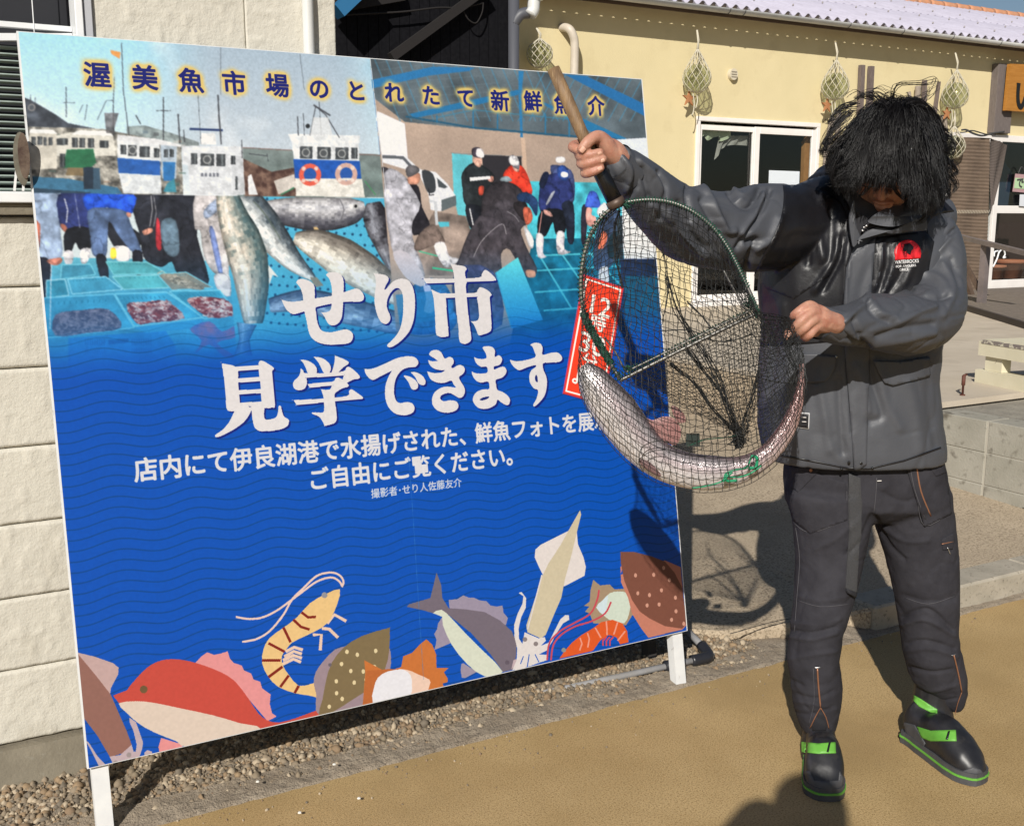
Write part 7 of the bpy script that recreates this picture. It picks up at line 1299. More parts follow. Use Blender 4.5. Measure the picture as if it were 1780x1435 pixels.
# ------------------------------------------------------------------ rubber boots
def boot(shaft, toe, heel, wid, label, bands, z='W'):
    """shaft: (px,py,rpx,D) from the top down; toe/heel: ground points"""
    parts = [limb(shaft, n=4)]; d = toe-heel; L = np.linalg.norm(d); d /= L; s = np.array([-d[1], d[0], 0]); rings = []
    prof = [(-.005, .020, .045), (.03, .034, .105), (.10, .037, .125), (.17, .037, .110), (.25, .040, .100), (.40, .042, .118), (.55, .045, .118), (.72, .048, .098), (.86, .044, .074), (.95, .030, .050), (1.0, .012, .036)]
    V = []; seg = 20; a = np.linspace(0, 2*PI, seg, endpoint=False)
    for t, w, h in prof:
        c = heel+d*L*t; ca, sa = np.cos(a), np.sin(a); yy = np.where(sa < 0, -np.abs(sa)**.45*h*.5, sa*h*.5)+h*.5+.006
        V.append(c+s*(np.sign(ca)*np.abs(ca)**.8*w*wid)[:, None]+np.stack([0*yy, 0*yy, yy], 1))
    n = len(prof); F = [(i*seg+j, i*seg+(j+1) % seg, (i+1)*seg+(j+1) % seg, (i+1)*seg+j) for i in range(n-1) for j in range(seg)]+[tuple(range(seg))[::-1], tuple((n-1)*seg+j for j in range(seg))]
    parts.append(fixn(np.vstack(V), F)); P, Q = shell_union(parts, .0042, 4, 'boot'); P = P+vnormals(P, Q)*(vnoise(P, 22, 8)*.0022)[:, None]; P[:, 2] = np.maximum(P[:, 2], .012)
    b = mkq('boot', P, Q, m_bt, MAN); b['label'] = label
    # sole and green line: offset outlines of the footprint
    def outline(grow, z0, z1, m, nm):
        t = np.linspace(0, 1, 28); w = np.interp(t, [p[0] for p in prof], [p[1] for p in prof])*wid+grow; w[0] = w[1]*.55; w[-1] = w[-2]*.5; C = heel+d[None]*(L*1.0*(t*(1+2*grow/L)-grow/L))[:, None]
        O = np.vstack([C+s*w[:, None], (C-s*w[:, None])[::-1]]); O = spline(O[::2], 3, True); k = len(O); Vv = np.vstack([O*[1, 1, 0]+[0, 0, z0], O*[1, 1, 0]+[0, 0, z1]]); Ff = [tuple(range(k))[::-1], tuple(range(k, 2*k))]+[(i, (i+1) % k, k+(i+1) % k, k+i) for i in range(k)]; V_, F_ = fixn(Vv, Ff); mk(nm, V_, F_, m, b)
    outline(.004, .001, .017, m_bg, 'sole'); outline(.0055, .0172, .0225, m_gr, 'trim_line'); outline(.0035, .0226, .034, m_bg, 'foxing')
    bt = bvh([(P, Q)])
    for nm, pts, m, lf in bands: drape(nm, bt, z, pts, m, b, lf, .0015, 3)
    return b
tL, hL = onz(1434, 1392, .0), onz(1424, 1322, 0); tR, hR = onz(1703, 1364, 0), onz(1582, 1282, 0)
boot([(1420, 1235, 25, 2.62), (1420, 1275, 27, 2.62), (1420, 1305, 29, 2.60), (1424, 1332, 30, 2.57)], tL, hL, 1.0, 'nearer boot, black rubber with one lime band, toe towards the camera',
     [('green_band', [(468, 1114), (530, 1122), (596, 1116), (598, 1158), (530, 1160), (470, 1154)], m_gr, .0015), ('toe_cap', [(470, 1222), (500, 1226), (518, 1262), (608, 1262), (612, 1226), (632, 1260), (640, 1300), (636, 1325), (600, 1332), (520, 1326), (476, 1300), (464, 1260)], m_bg, .001), ('zip_pull', [(570, 1120), (578, 1118), (570, 1156), (562, 1154)], m_glf, .004)])
boot([(1626, 1180, 33, 2.70), (1620, 1225, 35, 2.70), (1624, 1262, 37, 2.68), (1632, 1285, 37, 2.65)], tR, hR, 1.0, 'further boot, black rubber with two lime bands, pointing to the right',
     [('green_band', [(908, 1056), (960, 1072), (1055, 1070), (1058, 1112), (960, 1112), (925, 1098)], m_gr, .0015), ('top_rim', [(880, 928), (920, 950), (985, 992), (984, 1006), (960, 1003), (915, 980), (884, 945)], m_gr, .002), ('toe_cap', [(1000, 1226), (1060, 1232), (1120, 1212), (1150, 1220), (1168, 1250), (1160, 1270), (1110, 1275), (1040, 1262), (990, 1236)], m_bg, .001), ('heel_patch', [(858, 1040), (900, 1050), (940, 1120), (930, 1140), (880, 1100), (856, 1070)], m_bg, .001), ('zip_pull', [(1026, 1076), (1034, 1074), (1026, 1108), (1018, 1106)], m_glf, .004)])
# ------------------------------------------------------------------ hair: cap and wind-blown locks
V, F = ell((0, -.018, .042), (.081, .098, .086), 32, 20); hr = mk('hair', V, F, m_hair, MAN, True)
def hair():
    nC, per, K = 760, 20, 16; g = np.random.default_rng(11); sk = np.array([.077, .095, .085]); c0 = np.array([0, -.014, .040])
    down = np.array([side_w@[0, 0, -1], fwd_w@[0, 0, -1], up_w@[0, 0, -1]]); toC = np.array([side_w@-_fh, fwd_w@-_fh, up_w@-_fh]); toR = np.array([side_w@_r, fwd_w@_r, up_w@_r])
    # roots over crown, sides and back; parting near the crown
    R = []
    while len(R) < nC:
        v = g.normal(size=3); v /= np.linalg.norm(v)
        if v[2] < -.45 or (v[1] > .55 and v[2] < .38) or (v[1] > .2 and v[2] < -.05 and abs(v[0]) < .85): continue
        R.append(v)
    R = np.array(R); P = c0+R*sk; crown = np.array([-.1, -.35, .93]); rd = R-crown*(R@crown)[:, None]; rd /= np.linalg.norm(rd, axis=1)[:, None]+1e-6
    ln = g.uniform(.11, .17, nC)*(1+.35*(R[:, 1] > .1)); step = ln/K; vel = R*.30+rd*.75+g.normal(0, .12, (nC, 3)); vel /= np.linalg.norm(vel, axis=1)[:, None]
    sidew = (R@toR); wild = g.uniform(0, 1, nC)
    G = [P.copy()]
    for k in range(K):
        t = k/K
        tgt = down*1.25+rd*.35*(1-t)+toR*(np.clip(sidew, -1, 1)*(.10+.30*t))[:, None]+toC*.06
        curl = np.stack([np.sin(t*5+wild*6), np.cos(t*4+wild*9), np.sin(t*6+wild*12)], 1)*(.16+.42*(.3+wild)[:, None]*t)
        out = ((wild > .74) & (np.abs(sidew) > .35))[:, None]*(toR*np.sign(sidew)[:, None]*1.3-down*1.0)*max(0, t-.35)*2.6
        vel = vel*.70+(tgt+curl+out)*.30; vel /= np.linalg.norm(vel, axis=1)[:, None]; P = P+vel*step[:, None]
        lim = 1.02+.09*((wild*7) % 1)+.08*vnoise(R, 2.2, 4); q = (P-c0)/(sk*lim[:, None]); l = np.linalg.norm(q, axis=1); m = l < 1; P[m] = c0+(q[m]/l[m, None])*(sk*lim[:, None])[m]
        # keep the face window (his right cheek, nose, mouth) open
        G.append(P.copy())
    G = np.array(G)                          # K+1, nC, 3
    allP = []; allR = []
    for j in range(per):
        off = g.normal(0, .0080, (nC, 3)); tt_ = np.linspace(0, 1, K+1)[:, None, None]; spread = off[None]*(1.15-.98*tt_)+g.normal(0, .0016, (K+1, nC, 3)).cumsum(0)*.35; S = G+spread
        q = (S-c0)/(sk*1.015); l = np.linalg.norm(q, axis=2, keepdims=True); S = np.where(l < 1, c0+q/np.maximum(l, 1e-6)*sk*1.015, S)
        allP.append(S)
    # long stray hairs over the crown, blown to the right
    S = np.concatenate(allP, 1); n = S.shape[1]
    Wd = HC+S[..., 0:1]*side_w+S[..., 1:2]*fwd_w+S[..., 2:3]*up_w
    PX = proj(Wd.reshape(-1, 3)).reshape(K+1, n, 2); lim = np.interp(PX[..., 0], [1420, 1436, 1455, 1474, 1486, 1500, 1556, 1570, 1590, 1620, 1645, 1665], [262, 290, 318, 338, 328, 312, 314, 340, 380, 370, 340, 315])+(g.normal(0, 5, n)+np.tile(g.normal(0, 11, nC), per))[None]; bad = np.maximum.accumulate(PX[..., 1] > lim, 0)
    bad |= np.maximum.accumulate((PX[..., 0] < 1434+g.normal(0, 6, n)) | (PX[..., 0] > 1642+g.normal(0, 7, n)), 0)
    last = np.maximum((~bad).sum(0)-1, 1)
    for k in range(K+1): m = k > last; Wd[k, m] = Wd[last[m], np.nonzero(m)[0]]+(Wd[last[m], np.nonzero(m)[0]]-Wd[last[m]-1, np.nonzero(m)[0]])*.02*(k-last[m])[:, None]
    r = g.uniform(.00048, .0008, n)[None]*np.clip(np.minimum(1.2-np.arange(K+1)[:, None]/K, (last[None]-np.arange(K+1)[:, None]+1.5)*.35), .12, 1)
    # trim: hair that would hang across the mouth is dropped
    px = proj(Wd[-1]); pm = proj(Wd[int(K*.75)]); face = lambda p: (p[:, 0] > 1476) & (p[:, 0] < 1556) & (p[:, 1] > 332) & (p[:, 1] < 400); low = (px[:, 1] > 398)
    keep = ~(low & (g.uniform(0, 1, n) > .05)); Wd = Wd[:, keep]; r = r[:, keep]; n = Wd.shape[1]
    T = np.gradient(Wd, axis=0); T /= np.linalg.norm(T, axis=2, keepdims=True)+1e-9; A = np.cross(T, np.array([.3, .9, .1])); A /= np.linalg.norm(A, axis=2, keepdims=True)+1e-9; B = np.cross(T, A)
    V = np.stack([Wd+(A*math.cos(a)+B*math.sin(a))*r[..., None] for a in (0, 2.094, 4.189)], 2)       # K+1, n, 3, 3
    idx = np.arange((K+1)*n*3).reshape(K+1, n, 3); F = []
    for s in range(3):
        F.append(np.stack([idx[:-1, :, s], idx[:-1, :, (s+1) % 3], idx[1:, :, (s+1) % 3], idx[1:, :, s]], -1).reshape(-1, 4))
    o = mk('hair_locks', V.reshape(-1, 3), np.vstack(F), m_hair, hr, True); o['kind'] = 'stuff'
    mb = MB()
    for pts in (((1548, 172), (1556, 150), (1580, 145), (1618, 146), (1626, 134)), ((1550, 176), (1562, 148), (1600, 143), (1626, 137), (1622, 160), (1600, 178)), ((1530, 180), (1545, 160), (1580, 170)), ((1502, 172), (1490, 158), (1470, 168)), ((1525, 178), (1500, 168), (1480, 178), (1462, 195)), ((1468, 195), (1450, 210), (1442, 200)), ((1460, 205), (1440, 212), (1434, 206)), ((1450, 225), (1438, 240), (1430, 255), (1428, 268)), ((1452, 235), (1436, 252), (1432, 262)), ((1560, 180), (1590, 172), (1612, 162), (1630, 150)), ((1628, 250), (1642, 246), (1648, 236), (1640, 240)), ((1630, 268), (1650, 278), (1656, 268), (1648, 262)), ((1626, 280), (1648, 292), (1656, 280), (1650, 272)), ((1628, 292), (1640, 300), (1648, 290)), ((1600, 185), (1614, 170), (1620, 150)), ((1520, 165), (1515, 158), (1530, 152), (1550, 158))):
        L = spline(np.array(pts, float), 8); P = np.array([ond(x, y, 2.50+.02*math.sin(i*.7)) for i, (x, y) in enumerate(L)])
        for q in range(3): V_, F_ = tubevf(P+g.normal(0, .002, 3)+np.cumsum(g.normal(0, .0006, P.shape), 0), np.linspace(.0009, .0004, len(P)), 4); mb.add(V_, F_)
    mb.build('stray_hairs', m_hair, hr, True)['kind'] = 'stuff'
    mb = MB()
    for pts in (((1478, 195), (1456, 212), (1440, 236), (1436, 262)), ((1468, 205), (1446, 226), (1430, 250), (1428, 270)), ((1470, 225), (1448, 244), (1434, 262), (1424, 262)), ((1462, 240), (1446, 262), (1438, 286), (1442, 300)), ((1462, 262), (1450, 284), (1446, 306), (1452, 322)), ((1470, 290), (1462, 312), (1464, 332), (1472, 342)), ((1490, 185), (1468, 188), (1450, 200), (1440, 214)), ((1630, 225), (1648, 236), (1654, 250), (1646, 262)), ((1632, 250), (1652, 262), (1658, 250), (1652, 240)), ((1636, 270), (1656, 286), (1664, 300), (1650, 306)), ((1634, 290), (1650, 306), (1662, 322), (1656, 334)), ((1630, 305), (1644, 326), (1650, 342), (1636, 344)), ((1622, 320), (1634, 344), (1632, 362), (1618, 366)), ((1604, 330), (1612, 356), (1604, 380), (1588, 388)), ((1520, 290), (1516, 312), (1506, 330), (1494, 340)), ((1550, 292), (1550, 316), (1560, 336), (1572, 346)), ((1560, 300), (1572, 326), (1576, 350), (1570, 366)), ((1536, 180), (1520, 166), (1502, 164), (1486, 172)), ((1575, 178), (1598, 176), (1618, 190), (1634, 206)), ((1600, 192), (1624, 204), (1640, 224), (1650, 226))):
        L = spline(np.array(pts, float), 6); d_ = 2.44+g.uniform(0, .04); P = np.array([ond(x, y, d_) for x, y in L]); w_ = np.linspace(1, .12, len(P))[:, None]; ww = g.uniform(.004, .009)
        for q in range(26):
            V_, F_ = tubevf(P+(g.normal(0, ww, 3)*[1, 1, 1])*w_+np.cumsum(g.normal(0, .0004, P.shape), 0), np.linspace(.0008, .0003, len(P)), 3, False); mb.add(V_, F_)
    mb.build('side_tufts', m_hair, hr, True)['kind'] = 'stuff'
hair()
# ================================================================== LANDING NET
ZO['V'] = (3.56, 950, 480)
NET = thing('landing_net', 'landing net with wooden handle, black grip and green-laced metal hoop, held up by the man', 'landing net', ond(1070, 352, 2.262))
m_wood = mat('worn wooden handle', (.25,.155,.075), .6, (.14,.085,.045), 14, bumps=((40,.0015,'n'),), stretch=(6,6,1.2), dirt=(25,(.38,.27,.15),.6,.75)); m_grip = mat('black grip', (.006,.006,.007), .22); m_fer = mat('brown ferrule', (.09,.06,.045), .5, metal=.3)
m_al = mat('dull aluminium', (.15,.145,.135), .45, metal=.7); m_cord = mat('green lacing cord', (.006,.060,.034), .7); m_mesh = mat('black netting twine', (.010,.011,.011), .7); m_brz = mat('worn dark hoop', (.12,.11,.09), .5, metal=.3)
h0, h1, h2, h3, h4 = ond(962, 120, 2.285), ond(1010, 228, 2.266), ond(1031, 272, 2.262), ond(1034, 279, 2.262), ond(1069, 350, 2.262)
tube('handle', [h0, h0*.5+h1*.5, h1, h2], [.0135, .0138, .013, .013], m_wood, NET, 16)
tube('grip', [h3-(h4-h3)*.1, h3, h3*.5+h4*.5, h4], [.0150, .0162, .0168, .0168], m_grip, NET, 18)
dh = (h4-h3)/np.linalg.norm(h4-h3); tube('ferrule', [h4-dh*.004, h4+dh*.010, h4+dh*.016], [.0195, .0195, .010], m_fer, NET, 18)
hoopL = [(1076, 356, 2.262), (1056, 368, 2.26), (1038, 388, 2.255), (1022, 420, 2.25), (1012, 462, 2.24), (1010, 508, 2.23), (1017, 550, 2.22), (1034, 585, 2.21), (1056, 622, 2.20), (1072, 650, 2.19), (1077, 660, 2.19)]
hoopR = [(1078, 356, 2.262), (1092, 351, 2.26), (1130, 347, 2.255), (1168, 352, 2.25), (1205, 368, 2.24), (1240, 396, 2.235), (1264, 428, 2.225), (1282, 462, 2.215), (1302, 505, 2.205), (1312, 528, 2.20), (1316, 541, 2.20), (1306, 549, 2.20), (1280, 561, 2.195), (1200, 600, 2.19), (1120, 640, 2.19), (1084, 658, 2.19), (1077, 661, 2.19)]
def p3(L, n=6): A = np.array(L, float); S_ = spline(np.column_stack([A[:, :2], A[:, 2]*100]), n); return np.array([ond(a, b, c/100) for a, b, c in S_])
HLp, HRp = p3(hoopL), p3(hoopR)
tube('hoop', HLp[:int(len(HLp)*.62)+1], .0042, m_brz, NET, 10); tube('hoop', HLp[int(len(HLp)*.62):], .0040, m_al, NET, 10); tube('hoop', HRp, .0042, m_al, NET, 10)
def helix(P, r, turns, name, m, rr=.0009, wob=0, seed=0):
    d = np.concatenate([[0], np.cumsum(np.linalg.norm(np.diff(P, axis=0), axis=1))]); n = int(turns*8); s = np.linspace(0, d[-1], n); C = np.stack([np.interp(s, d, P[:, k]) for k in range(3)], 1); T, N, B = frames(C); g = np.random.default_rng(seed)
    a = np.linspace(0, turns*2*PI, n); rad_ = r*(1+wob*g.uniform(0, 1, n)); H = C+N*(rad_*np.cos(a))[:, None]+B*(rad_*np.sin(a))[:, None]; return tube(name, H, rr, m, NET, 4)
k = len(HRp); helix(HRp[:int(k*.50)], .0048, 62, 'lacing', m_cord, .0012, .5, 1); helix(HRp[int(k*.50):int(k*.66)]-_u*.007, .0040, 12, 'lacing', m_cord, .0013, 1.2, 2); helix(HRp[int(k*.66):]+_u*.010, .0040, 46, 'lacing', m_cord, .0011, .9, 3); helix(HLp[int(len(HLp)*.1):], .0058, 44, 'lacing', m_cord, .0011, .5, 4); helix(HLp[int(len(HLp)*.58):int(len(HLp)*.85)], .0062, 34, 'lacing', m_cord, .0018, .5, 5)
# inner rim wire along bar and sides
rim = p3([(1258, 470, 2.20), (1274, 500, 2.195), (1292, 532, 2.19), (1298, 543, 2.19), (1262, 560, 2.185), (1190, 596, 2.185), (1100, 640, 2.185), (1088, 644, 2.185), (1070, 612, 2.19), (1050, 585, 2.195)]); tube('rim_wire', rim, .0020, m_al, NET, 8)
# knots of green at the ferrule and corners
def fuzz(c, R, n, rr, m, seed, name):
    g = np.random.default_rng(seed); mb = MB()
    for i in range(n):
        a = g.normal(0, 1, (5, 3)); a = c+np.cumsum(a, 0)*R*.35; V, F = tubevf(spline(a, 3), rr, 4, False); mb.add(V, F)
    mb.build(name, m, NET, True)
fuzz(ond(1088, 354, 2.255), .008, 22, .0009, m_cord, 1, 'tie_knot'); fuzz(ond(1300, 530, 2.20), .007, 16, .0011, m_cord, 2, 'tie_knot'); fuzz(ond(1092, 640, 2.185), .007, 18, .0010, m_cord, 3, 'tie_knot'); fuzz(ond(1014, 470, 2.235), .006, 12, .0011, m_cord, 4, 'tie_knot'); fuzz(ond(1250, 400, 2.23), .004, 8, .0009, m_cord, 5, 'tie_knot')
# ---- net bag: front and back walls of square mesh
def arc(P, n):
    P = np.asarray(P, float); S_ = spline(P, 10); d = np.concatenate([[0], np.cumsum(np.linalg.norm(np.diff(S_[:, :2], axis=0), axis=1))]); s = np.linspace(0, d[-1], n); return np.stack([np.interp(s, d, S_[:, k]) for k in range(S_.shape[1])], 1)
def netwall(T, B, nu, nv, name, dsag, diag=False, jit=1.2, seed=0, rr=.00085, vpow=1.0, skip=0, ulim=(0, 1)):
    g = np.random.default_rng(seed); T = arc(T, nu); B = arc(B, nu); v = np.linspace(0, 1, nv)[:, None, None]**vpow
    X_ = T[None]*(1-v)+B[None]*v; X_[..., 2] += dsag*np.sin(PI*v[..., 0])*np.ones(nu); J = g.normal(0, jit, X_.shape[:2]+(2,)); J[0] = 0; J[-1] *= .3; X_[..., :2] += J
    lowf = np.stack([np.sin(np.linspace(0, 7, nu)+seed), np.cos(np.linspace(0, 9, nu)+seed)], 1)[None]*3.5*np.sin(PI*v); X_[..., :2] += lowf
    P = np.array([ond(a, b, c) for a, b, c in X_.reshape(-1, 3)]).reshape(nv, nu, 3)
    segs = []
    if diag: 
        for i in range(nv-1):
            for j in range(nu-1):
                if (i+j) % 2 == 0: segs += [(P[i, j], P[i+1, j+1])]
                else: segs += [(P[i+1, j], P[i, j+1])]
    else:
        for i in range(nv):
            for j in range(nu):
                if j < nu-1: segs.append((P[i, j], P[i, j+1]))
                if i < nv-1: segs.append((P[i, j], P[i+1, j]))
    A = np.array([s[0] for s in segs]); Bq = np.array([s[1] for s in segs]); L_ = np.linalg.norm(Bq-A, axis=1); kp = L_ > 1e-5; A, Bq = A[kp], Bq[kp]; d = (Bq-A)/L_[kp, None]; a1 = np.cross(d, [.31, .2, .93]); a1 /= np.linalg.norm(a1, axis=1)[:, None]; a2 = np.cross(d, a1); mid = (A+Bq)/2+a1*g.normal(0, .0008, (len(A), 1))-np.array([0, 0, .0004]); n = len(A)
    V = np.stack([C+(a1*math.cos(t)+a2*math.sin(t))*rr for C in (A, mid, Bq) for t in (0, 2.094, 4.189)], 1).reshape(-1, 3)
    base = np.array([(r_*3+s, r_*3+(s+1) % 3, (r_+1)*3+(s+1) % 3, (r_+1)*3+s) for r_ in (0, 1) for s in range(3)]); F = (base[None]+(np.arange(n)*9)[:, None, None]).reshape(-1, 4)
    o = mk(name, V, F, m_mesh, NET, False); o['kind'] = 'stuff'; return o
Tp = [(1012, 470, 2.235), (1022, 420, 2.245), (1040, 386, 2.25), (1076, 356, 2.255), (1130, 349, 2.25), (1205, 370, 2.235), (1262, 428, 2.22), (1300, 505, 2.20), (1318, 540, 2.20), (1345, 545, 2.23), (1372, 552, 2.265)]
Bp = [(1004, 640, 2.16), (1010, 690, 2.15), (1042, 748, 2.14), (1083, 797, 2.135), (1132, 833, 2.13), (1190, 852, 2.13), (1248, 855, 2.13), (1300, 842, 2.14), (1345, 812, 2.15), (1380, 768, 2.17), (1398, 715, 2.19), (1402, 670, 2.20), (1398, 625, 2.22)]
netwall(Tp, Bp, 52, 40, 'netting', -.035, False, 1.3, 1, .00072)
Bk = [(1008, 640, 2.27), (1040, 720, 2.28), (1120, 790, 2.29), (1200, 800, 2.29), (1262, 775, 2.27), (1282, 762, 2.26), (1300, 765, 2.27), (1340, 770, 2.29), (1375, 730, 2.29), (1392, 680, 2.29), (1394, 630, 2.28)]
netwall([(a, b, c+.02) for a, b, c in Tp[3:]], Bk[1:], 34, 27, 'netting', .045, False, 2.2, 2, .00070)
Kn = [(1276+i*2.2, 752-4*math.sin(i*.6), 2.23) for i in range(11)]
netwall([(1080, 662, 2.195), (1120, 642, 2.195), (1160, 622, 2.2), (1200, 602, 2.2), (1240, 584, 2.205), (1280, 563, 2.205), (1312, 548, 2.21), (1340, 548, 2.24), (1370, 556, 2.27)], Kn, 36, 28, 'netting', -.02, False, .9, 3, .00070)
# gathered cords running to the tied end of the bag
def bundle(pts, n, spread, rr, seed):
    g = np.random.default_rng(seed); C = p3(pts, 8); mb = MB()
    for i in range(n):
        o = np.cumsum(g.normal(0, spread*.35, C.shape), 0); o -= np.linspace(0, 1, len(C))[:, None]*o[-1]; V, F = tubevf(C+o+g.normal(0, spread, 3), rr, 4, False); mb.add(V, F)
    mb.build('gathered_cord', m_mesh, NET, True)
kn = (1284, 756, 2.235)
bundle([(1160, 480, 2.28), (1178, 540, 2.28), (1205, 585, 2.28), (1240, 640, 2.26), (1264, 700, 2.24), kn], 9, .0028, .0009, 1); bundle([(1190, 600, 2.27), (1225, 645, 2.27), (1258, 690, 2.25), kn], 8, .0026, .0009, 2); bundle([(1165, 632, 2.26), (1205, 665, 2.26), (1240, 712, 2.25), kn], 7, .002, .0009, 3); bundle([(1194, 524, 2.25), (1222, 552, 2.24), (1238, 572, 2.23)], 3, .001, .0009, 4); bundle([(1145, 575, 2.25), (1200, 573, 2.24), (1235, 590, 2.23), (1270, 592, 2.22), (1310, 580, 2.22)], 2, .001, .0009, 5); bundle([(1320, 640, 2.26), (1305, 700, 2.25), kn], 6, .002, .0009, 6); bundle([(1078, 362, 2.25), (1070, 400, 2.27), (1072, 450, 2.28), (1082, 500, 2.28)], 7, .0026, .0009, 7); bundle([(1075, 358, 2.25), (1050, 385, 2.27), (1035, 430, 2.27)], 6, .0036, .0009, 8); bundle([(1150, 430, 2.27), (1160, 500, 2.27), (1150, 560, 2.26)], 3, .0015, .0009, 9); bundle([(1330, 660, 2.25), (1360, 664, 2.24), (1392, 664, 2.22)], 2, .001, .0010, 10)
bundle([(1372, 556, 2.265), (1376, 575, 2.26), (1368, 600, 2.25), (1385, 640, 2.22)], 10, .0035, .0009, 12)
bundle([(1375, 548, 2.262), (1380, 556, 2.26), (1378, 566, 2.258), (1370, 572, 2.26)], 8, .0022, .0011, 13)
fuzz(ond(1284, 758, 2.235), .013, 90, .0009, m_mesh, 7, 'tied_end'); fuzz(ond(1284, 775, 2.235), .007, 30, .0009, m_mesh, 8, 'tied_end')
polyplate('net_tag', [ond(x, y, 2.20) for x, y in ((1193, 754), (1216, 753), (1217, 775), (1192, 776))], _fh, .0015, mat('dark green tag', (.012,.022,.018), .6), NET)
tube('draw_cord', p3([(1194, 776, 2.17), (1225, 764, 2.18), (1262, 760, 2.2), kn]), .0012, m_cord, NET, 6)
# ================================================================== FISH in the net
FI = thing('fish', 'large silvery fish bent in a U along the bottom of the landing net', 'fish', ond(1200, 815, 2.21))
st = [((1004, 642), (1022, 630)), ((1006, 665), (1046, 640)), ((1014, 695), (1066, 657)), ((1046, 748), (1102, 694)), ((1086, 794), (1132, 738)), ((1136, 830), (1160, 770)), ((1190, 848), (1200, 786)), ((1245, 851), (1240, 791)), ((1295, 838), (1280, 793)), ((1340, 808), (1318, 779)), ((1376, 764), (1350, 745)), ((1394, 715), (1374, 701)), ((1399, 672), (1385, 668)), ((1397, 632), (1389, 632))]
A = spline(np.array([a for a, b in st], float), 8); B = spline(np.array([b for a, b in st], float), 8); n = len(A); DF = 2.205; seg = 28; V = []; Cc = []
for i in range(n):
    a3, b3 = ond(*A[i], DF), ond(*B[i], DF); c = (a3+b3)/2; o = (a3-b3)/2; t = i/(n-1); dep = np.linalg.norm(o)*(.80 if t < .75 else .62)
    for k_ in range(seg):
        th = 2*PI*k_/seg; V.append(c+o*math.cos(th)-_f*dep*math.sin(th))
        w = (math.cos(th)+1)/2; back = np.clip((.45-w)*2.6, 0, 1); tail = np.clip((t-.55)/.3, 0, 1); base = np.array([.60, .57, .575]); pink = np.array([.36, .25, .27]); dk = np.array([.10, .08, .09]); col = base*(1-back)+dk*back; mid_ = math.exp(-((w-.42)/.14)**2)*.55*(t > .12); col = col*(1-mid_)+pink*mid_; rd_ = np.array([.26, .10, .085]); col = col*(1-tail*.75)+rd_*tail*.75*(.6+.8*w); Cc.append(list(col)+[1])
V = np.array(V); nz_f = vnoise(V, 60, 3)*.9+vnoise(V, 160, 5)*.6; Cc = np.array(Cc); Cc[:, :3] *= (1+.16*nz_f)[:, None]
ii, kk = np.divmod(np.arange(len(V)), seg); Cc[:, :3] *= (1+.13*np.sign(np.sin((ii+.5*(kk % 2))*PI))*0+.12*np.where((ii+kk) % 2 == 0, 1, -1)*np.clip((ii/n-.15)*4, 0, 1))[:, None]
gill = np.exp(-((ii-11-2.5*np.cos(2*PI*kk/seg))/.8)**2); Cc[:, :3] *= (1-.45*gill)[:, None]; rid = 1+.0*gill
F = [(i*seg+j, i*seg+(j+1) % seg, (i+1)*seg+(j+1) % seg, (i+1)*seg+j) for i in range(n-1) for j in range(seg)]+[tuple(range(seg))[::-1], tuple((n-1)*seg+j for j in range(seg))]
m_fish = mat('wet fish skin', (.6,.55,.55), .24, metal=.2, bumps=((420,.0006,'v'),(60,.0008,'n')), spec=.6); nt = m_fish.node_tree; ca = nt.nodes.new('ShaderNodeAttribute'); ca.attribute_name = 'skin'; nt.links.new(ca.outputs[0], nt.nodes['Principled BSDF'].inputs['Base Color'])
fb = mk('fish_body', V, F, m_fish, FI, True); at_ = fb.data.color_attributes.new('skin', 'FLOAT_COLOR', 'POINT'); at_.data.foreach_set('color', Cc.ravel())
m_fin = mat('pink-brown fin', (.30,.16,.15), .45, (.22,.10,.095), 20)
def fin(name, pts, D0, m, rays_n=7):
    P = zpx('V', pts); c = P.mean(0); L3 = spline(P, 3, True); W3 = np.array([ond(x, y, D0) for x, y in L3]); k = len(W3); cc = W3.mean(0)-_f*.006; Vv = np.vstack([W3, [cc], W3+_f*.002, [cc+_f*.004]]); mk(name, Vv, [(i, k, (i+1) % k) for i in range(k)]+[(k+1+(i+1) % k, 2*k+1, k+1+i) for i in range(k)], m, FI, True)
fin('fin', [(610, 880), (660, 890), (720, 868), (790, 880), (835, 960), (800, 1045), (730, 1020), (660, 980)], 2.20, m_fin); fin('fin', [(572, 1128), (640, 1150), (706, 1222), (690, 1238), (620, 1196), (580, 1160)], 2.155, mat('dark fin', (.14,.08,.08), .5)); fin('fin', [(770, 810), (800, 805), (850, 850), (860, 900), (810, 900)], 2.24, m_fin)
cg = thing('green_cord_ring', 'torn loop of bright green cord tied round the fish near its tail', 'cord', ond(1285, 815, 2.15))
def cordpx(pts, D_, r_, m): tube('cord', spline(np.array([ond(*zpx('V', [p])[0], D_) for p in pts]), 6), r_, m, cg, 6)
m_gc = mat('bright green cord', (.005,.22,.10), .5)
for pts, r_ in ((((900, 1310), (1000, 1295), (1090, 1265), (1110, 1220), (1180, 1195), (1240, 1180), (1265, 1120)), .0018), (((1265, 1115), (1300, 1120), (1295, 1180), (1250, 1185)), .0035), (((1110, 1225), (1130, 1240), (1200, 1240), (1270, 1215), (1330, 1170)), .0020), (((1100, 1240), (1120, 1265), (1180, 1262)), .0032), (((1090, 1270), (1130, 1225), (1150, 1210)), .0030)): cordpx(pts, 2.147, r_, m_gc)
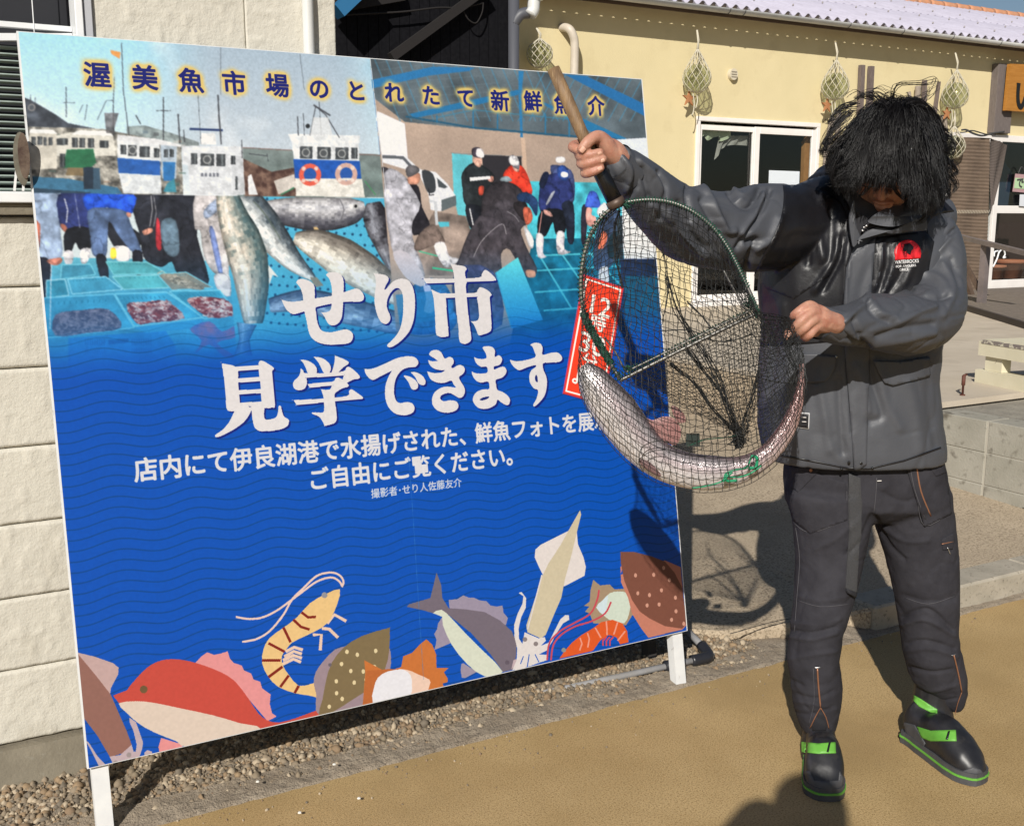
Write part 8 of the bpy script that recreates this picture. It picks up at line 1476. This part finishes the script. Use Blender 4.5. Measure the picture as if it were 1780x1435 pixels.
m_lp = mat('thin dark cord', (.03,.03,.028), .7)
L = spline(np.array([(570, 1150), (590, 1060), (680, 1020), (790, 1030), (860, 1050), (980, 1050)], float), 6); tube('loop_cord', np.array([ond(*zpx('V', [p])[0], 2.142) for p in L]), .0010, m_lp, cg, 5)
L = spline(np.array([(575, 1190), (600, 1210), (570, 1150), (600, 1110), (660, 1080), (730, 1075)], float), 6); tube('loop_cord', np.array([ond(*zpx('V', [p])[0], 2.142) for p in L]), .0009, m_lp, cg, 5)
# ================================================================== the photographer, whose shadow falls on the paving
PH = thing('person', 'photographer in dark clothes standing behind the camera, seen only by a shadow on the paving', 'person', (-.12, -.22, 0))
def bd(pts): return fixn(*chain([(np.array(p[:3], float), p[3]) for p in pts], seg=14, n=4))
R2 = lambda a, b, z, r: tuple(_r*(a+.05)+_fh*b+np.array([0, 0, z]))+(r,)
pb = [bd([R2(0, -.24, .88, .15), R2(0, -.24, 1.10, .14), R2(0, -.24, 1.32, .15), R2(0, -.24, 1.42, .09)]), bd([R2(-.14, -.24, 1.36, .075), R2(.14, -.24, 1.36, .075)]), bd([R2(0, -.23, 1.40, .055), R2(0, -.22, 1.52, .05)]), bd([R2(.03, -.21, 1.56, .085), R2(.03, -.21, 1.66, .092)]),
      bd([R2(-.09, -.24, .88, .09), R2(-.11, -.22, .50, .065), R2(-.12, -.25, .08, .05)]), bd([R2(.09, -.24, .88, .09), R2(.11, -.22, .50, .065), R2(.12, -.25, .08, .05)]),
      bd([R2(-.13, -.24, 1.38, .09), R2(-.12, -.18, 1.48, .085), R2(-.07, -.14, 1.56, .07)]), bd([R2(.17, -.24, 1.40, .085), R2(.25, -.18, 1.28, .06), R2(.14, -.06, 1.40, .038), R2(.08, -.05, 1.42, .038)]),
      bd([R2(-.12, -.27, .05, .045), R2(-.13, -.10, .035, .035)]), bd([R2(.12, -.27, .05, .045), R2(.13, -.10, .035, .035)])]
PP, PQ = shell_union(pb, .012, 3, 'photographer'); mkq('body', PP, PQ, m_tr, PH)
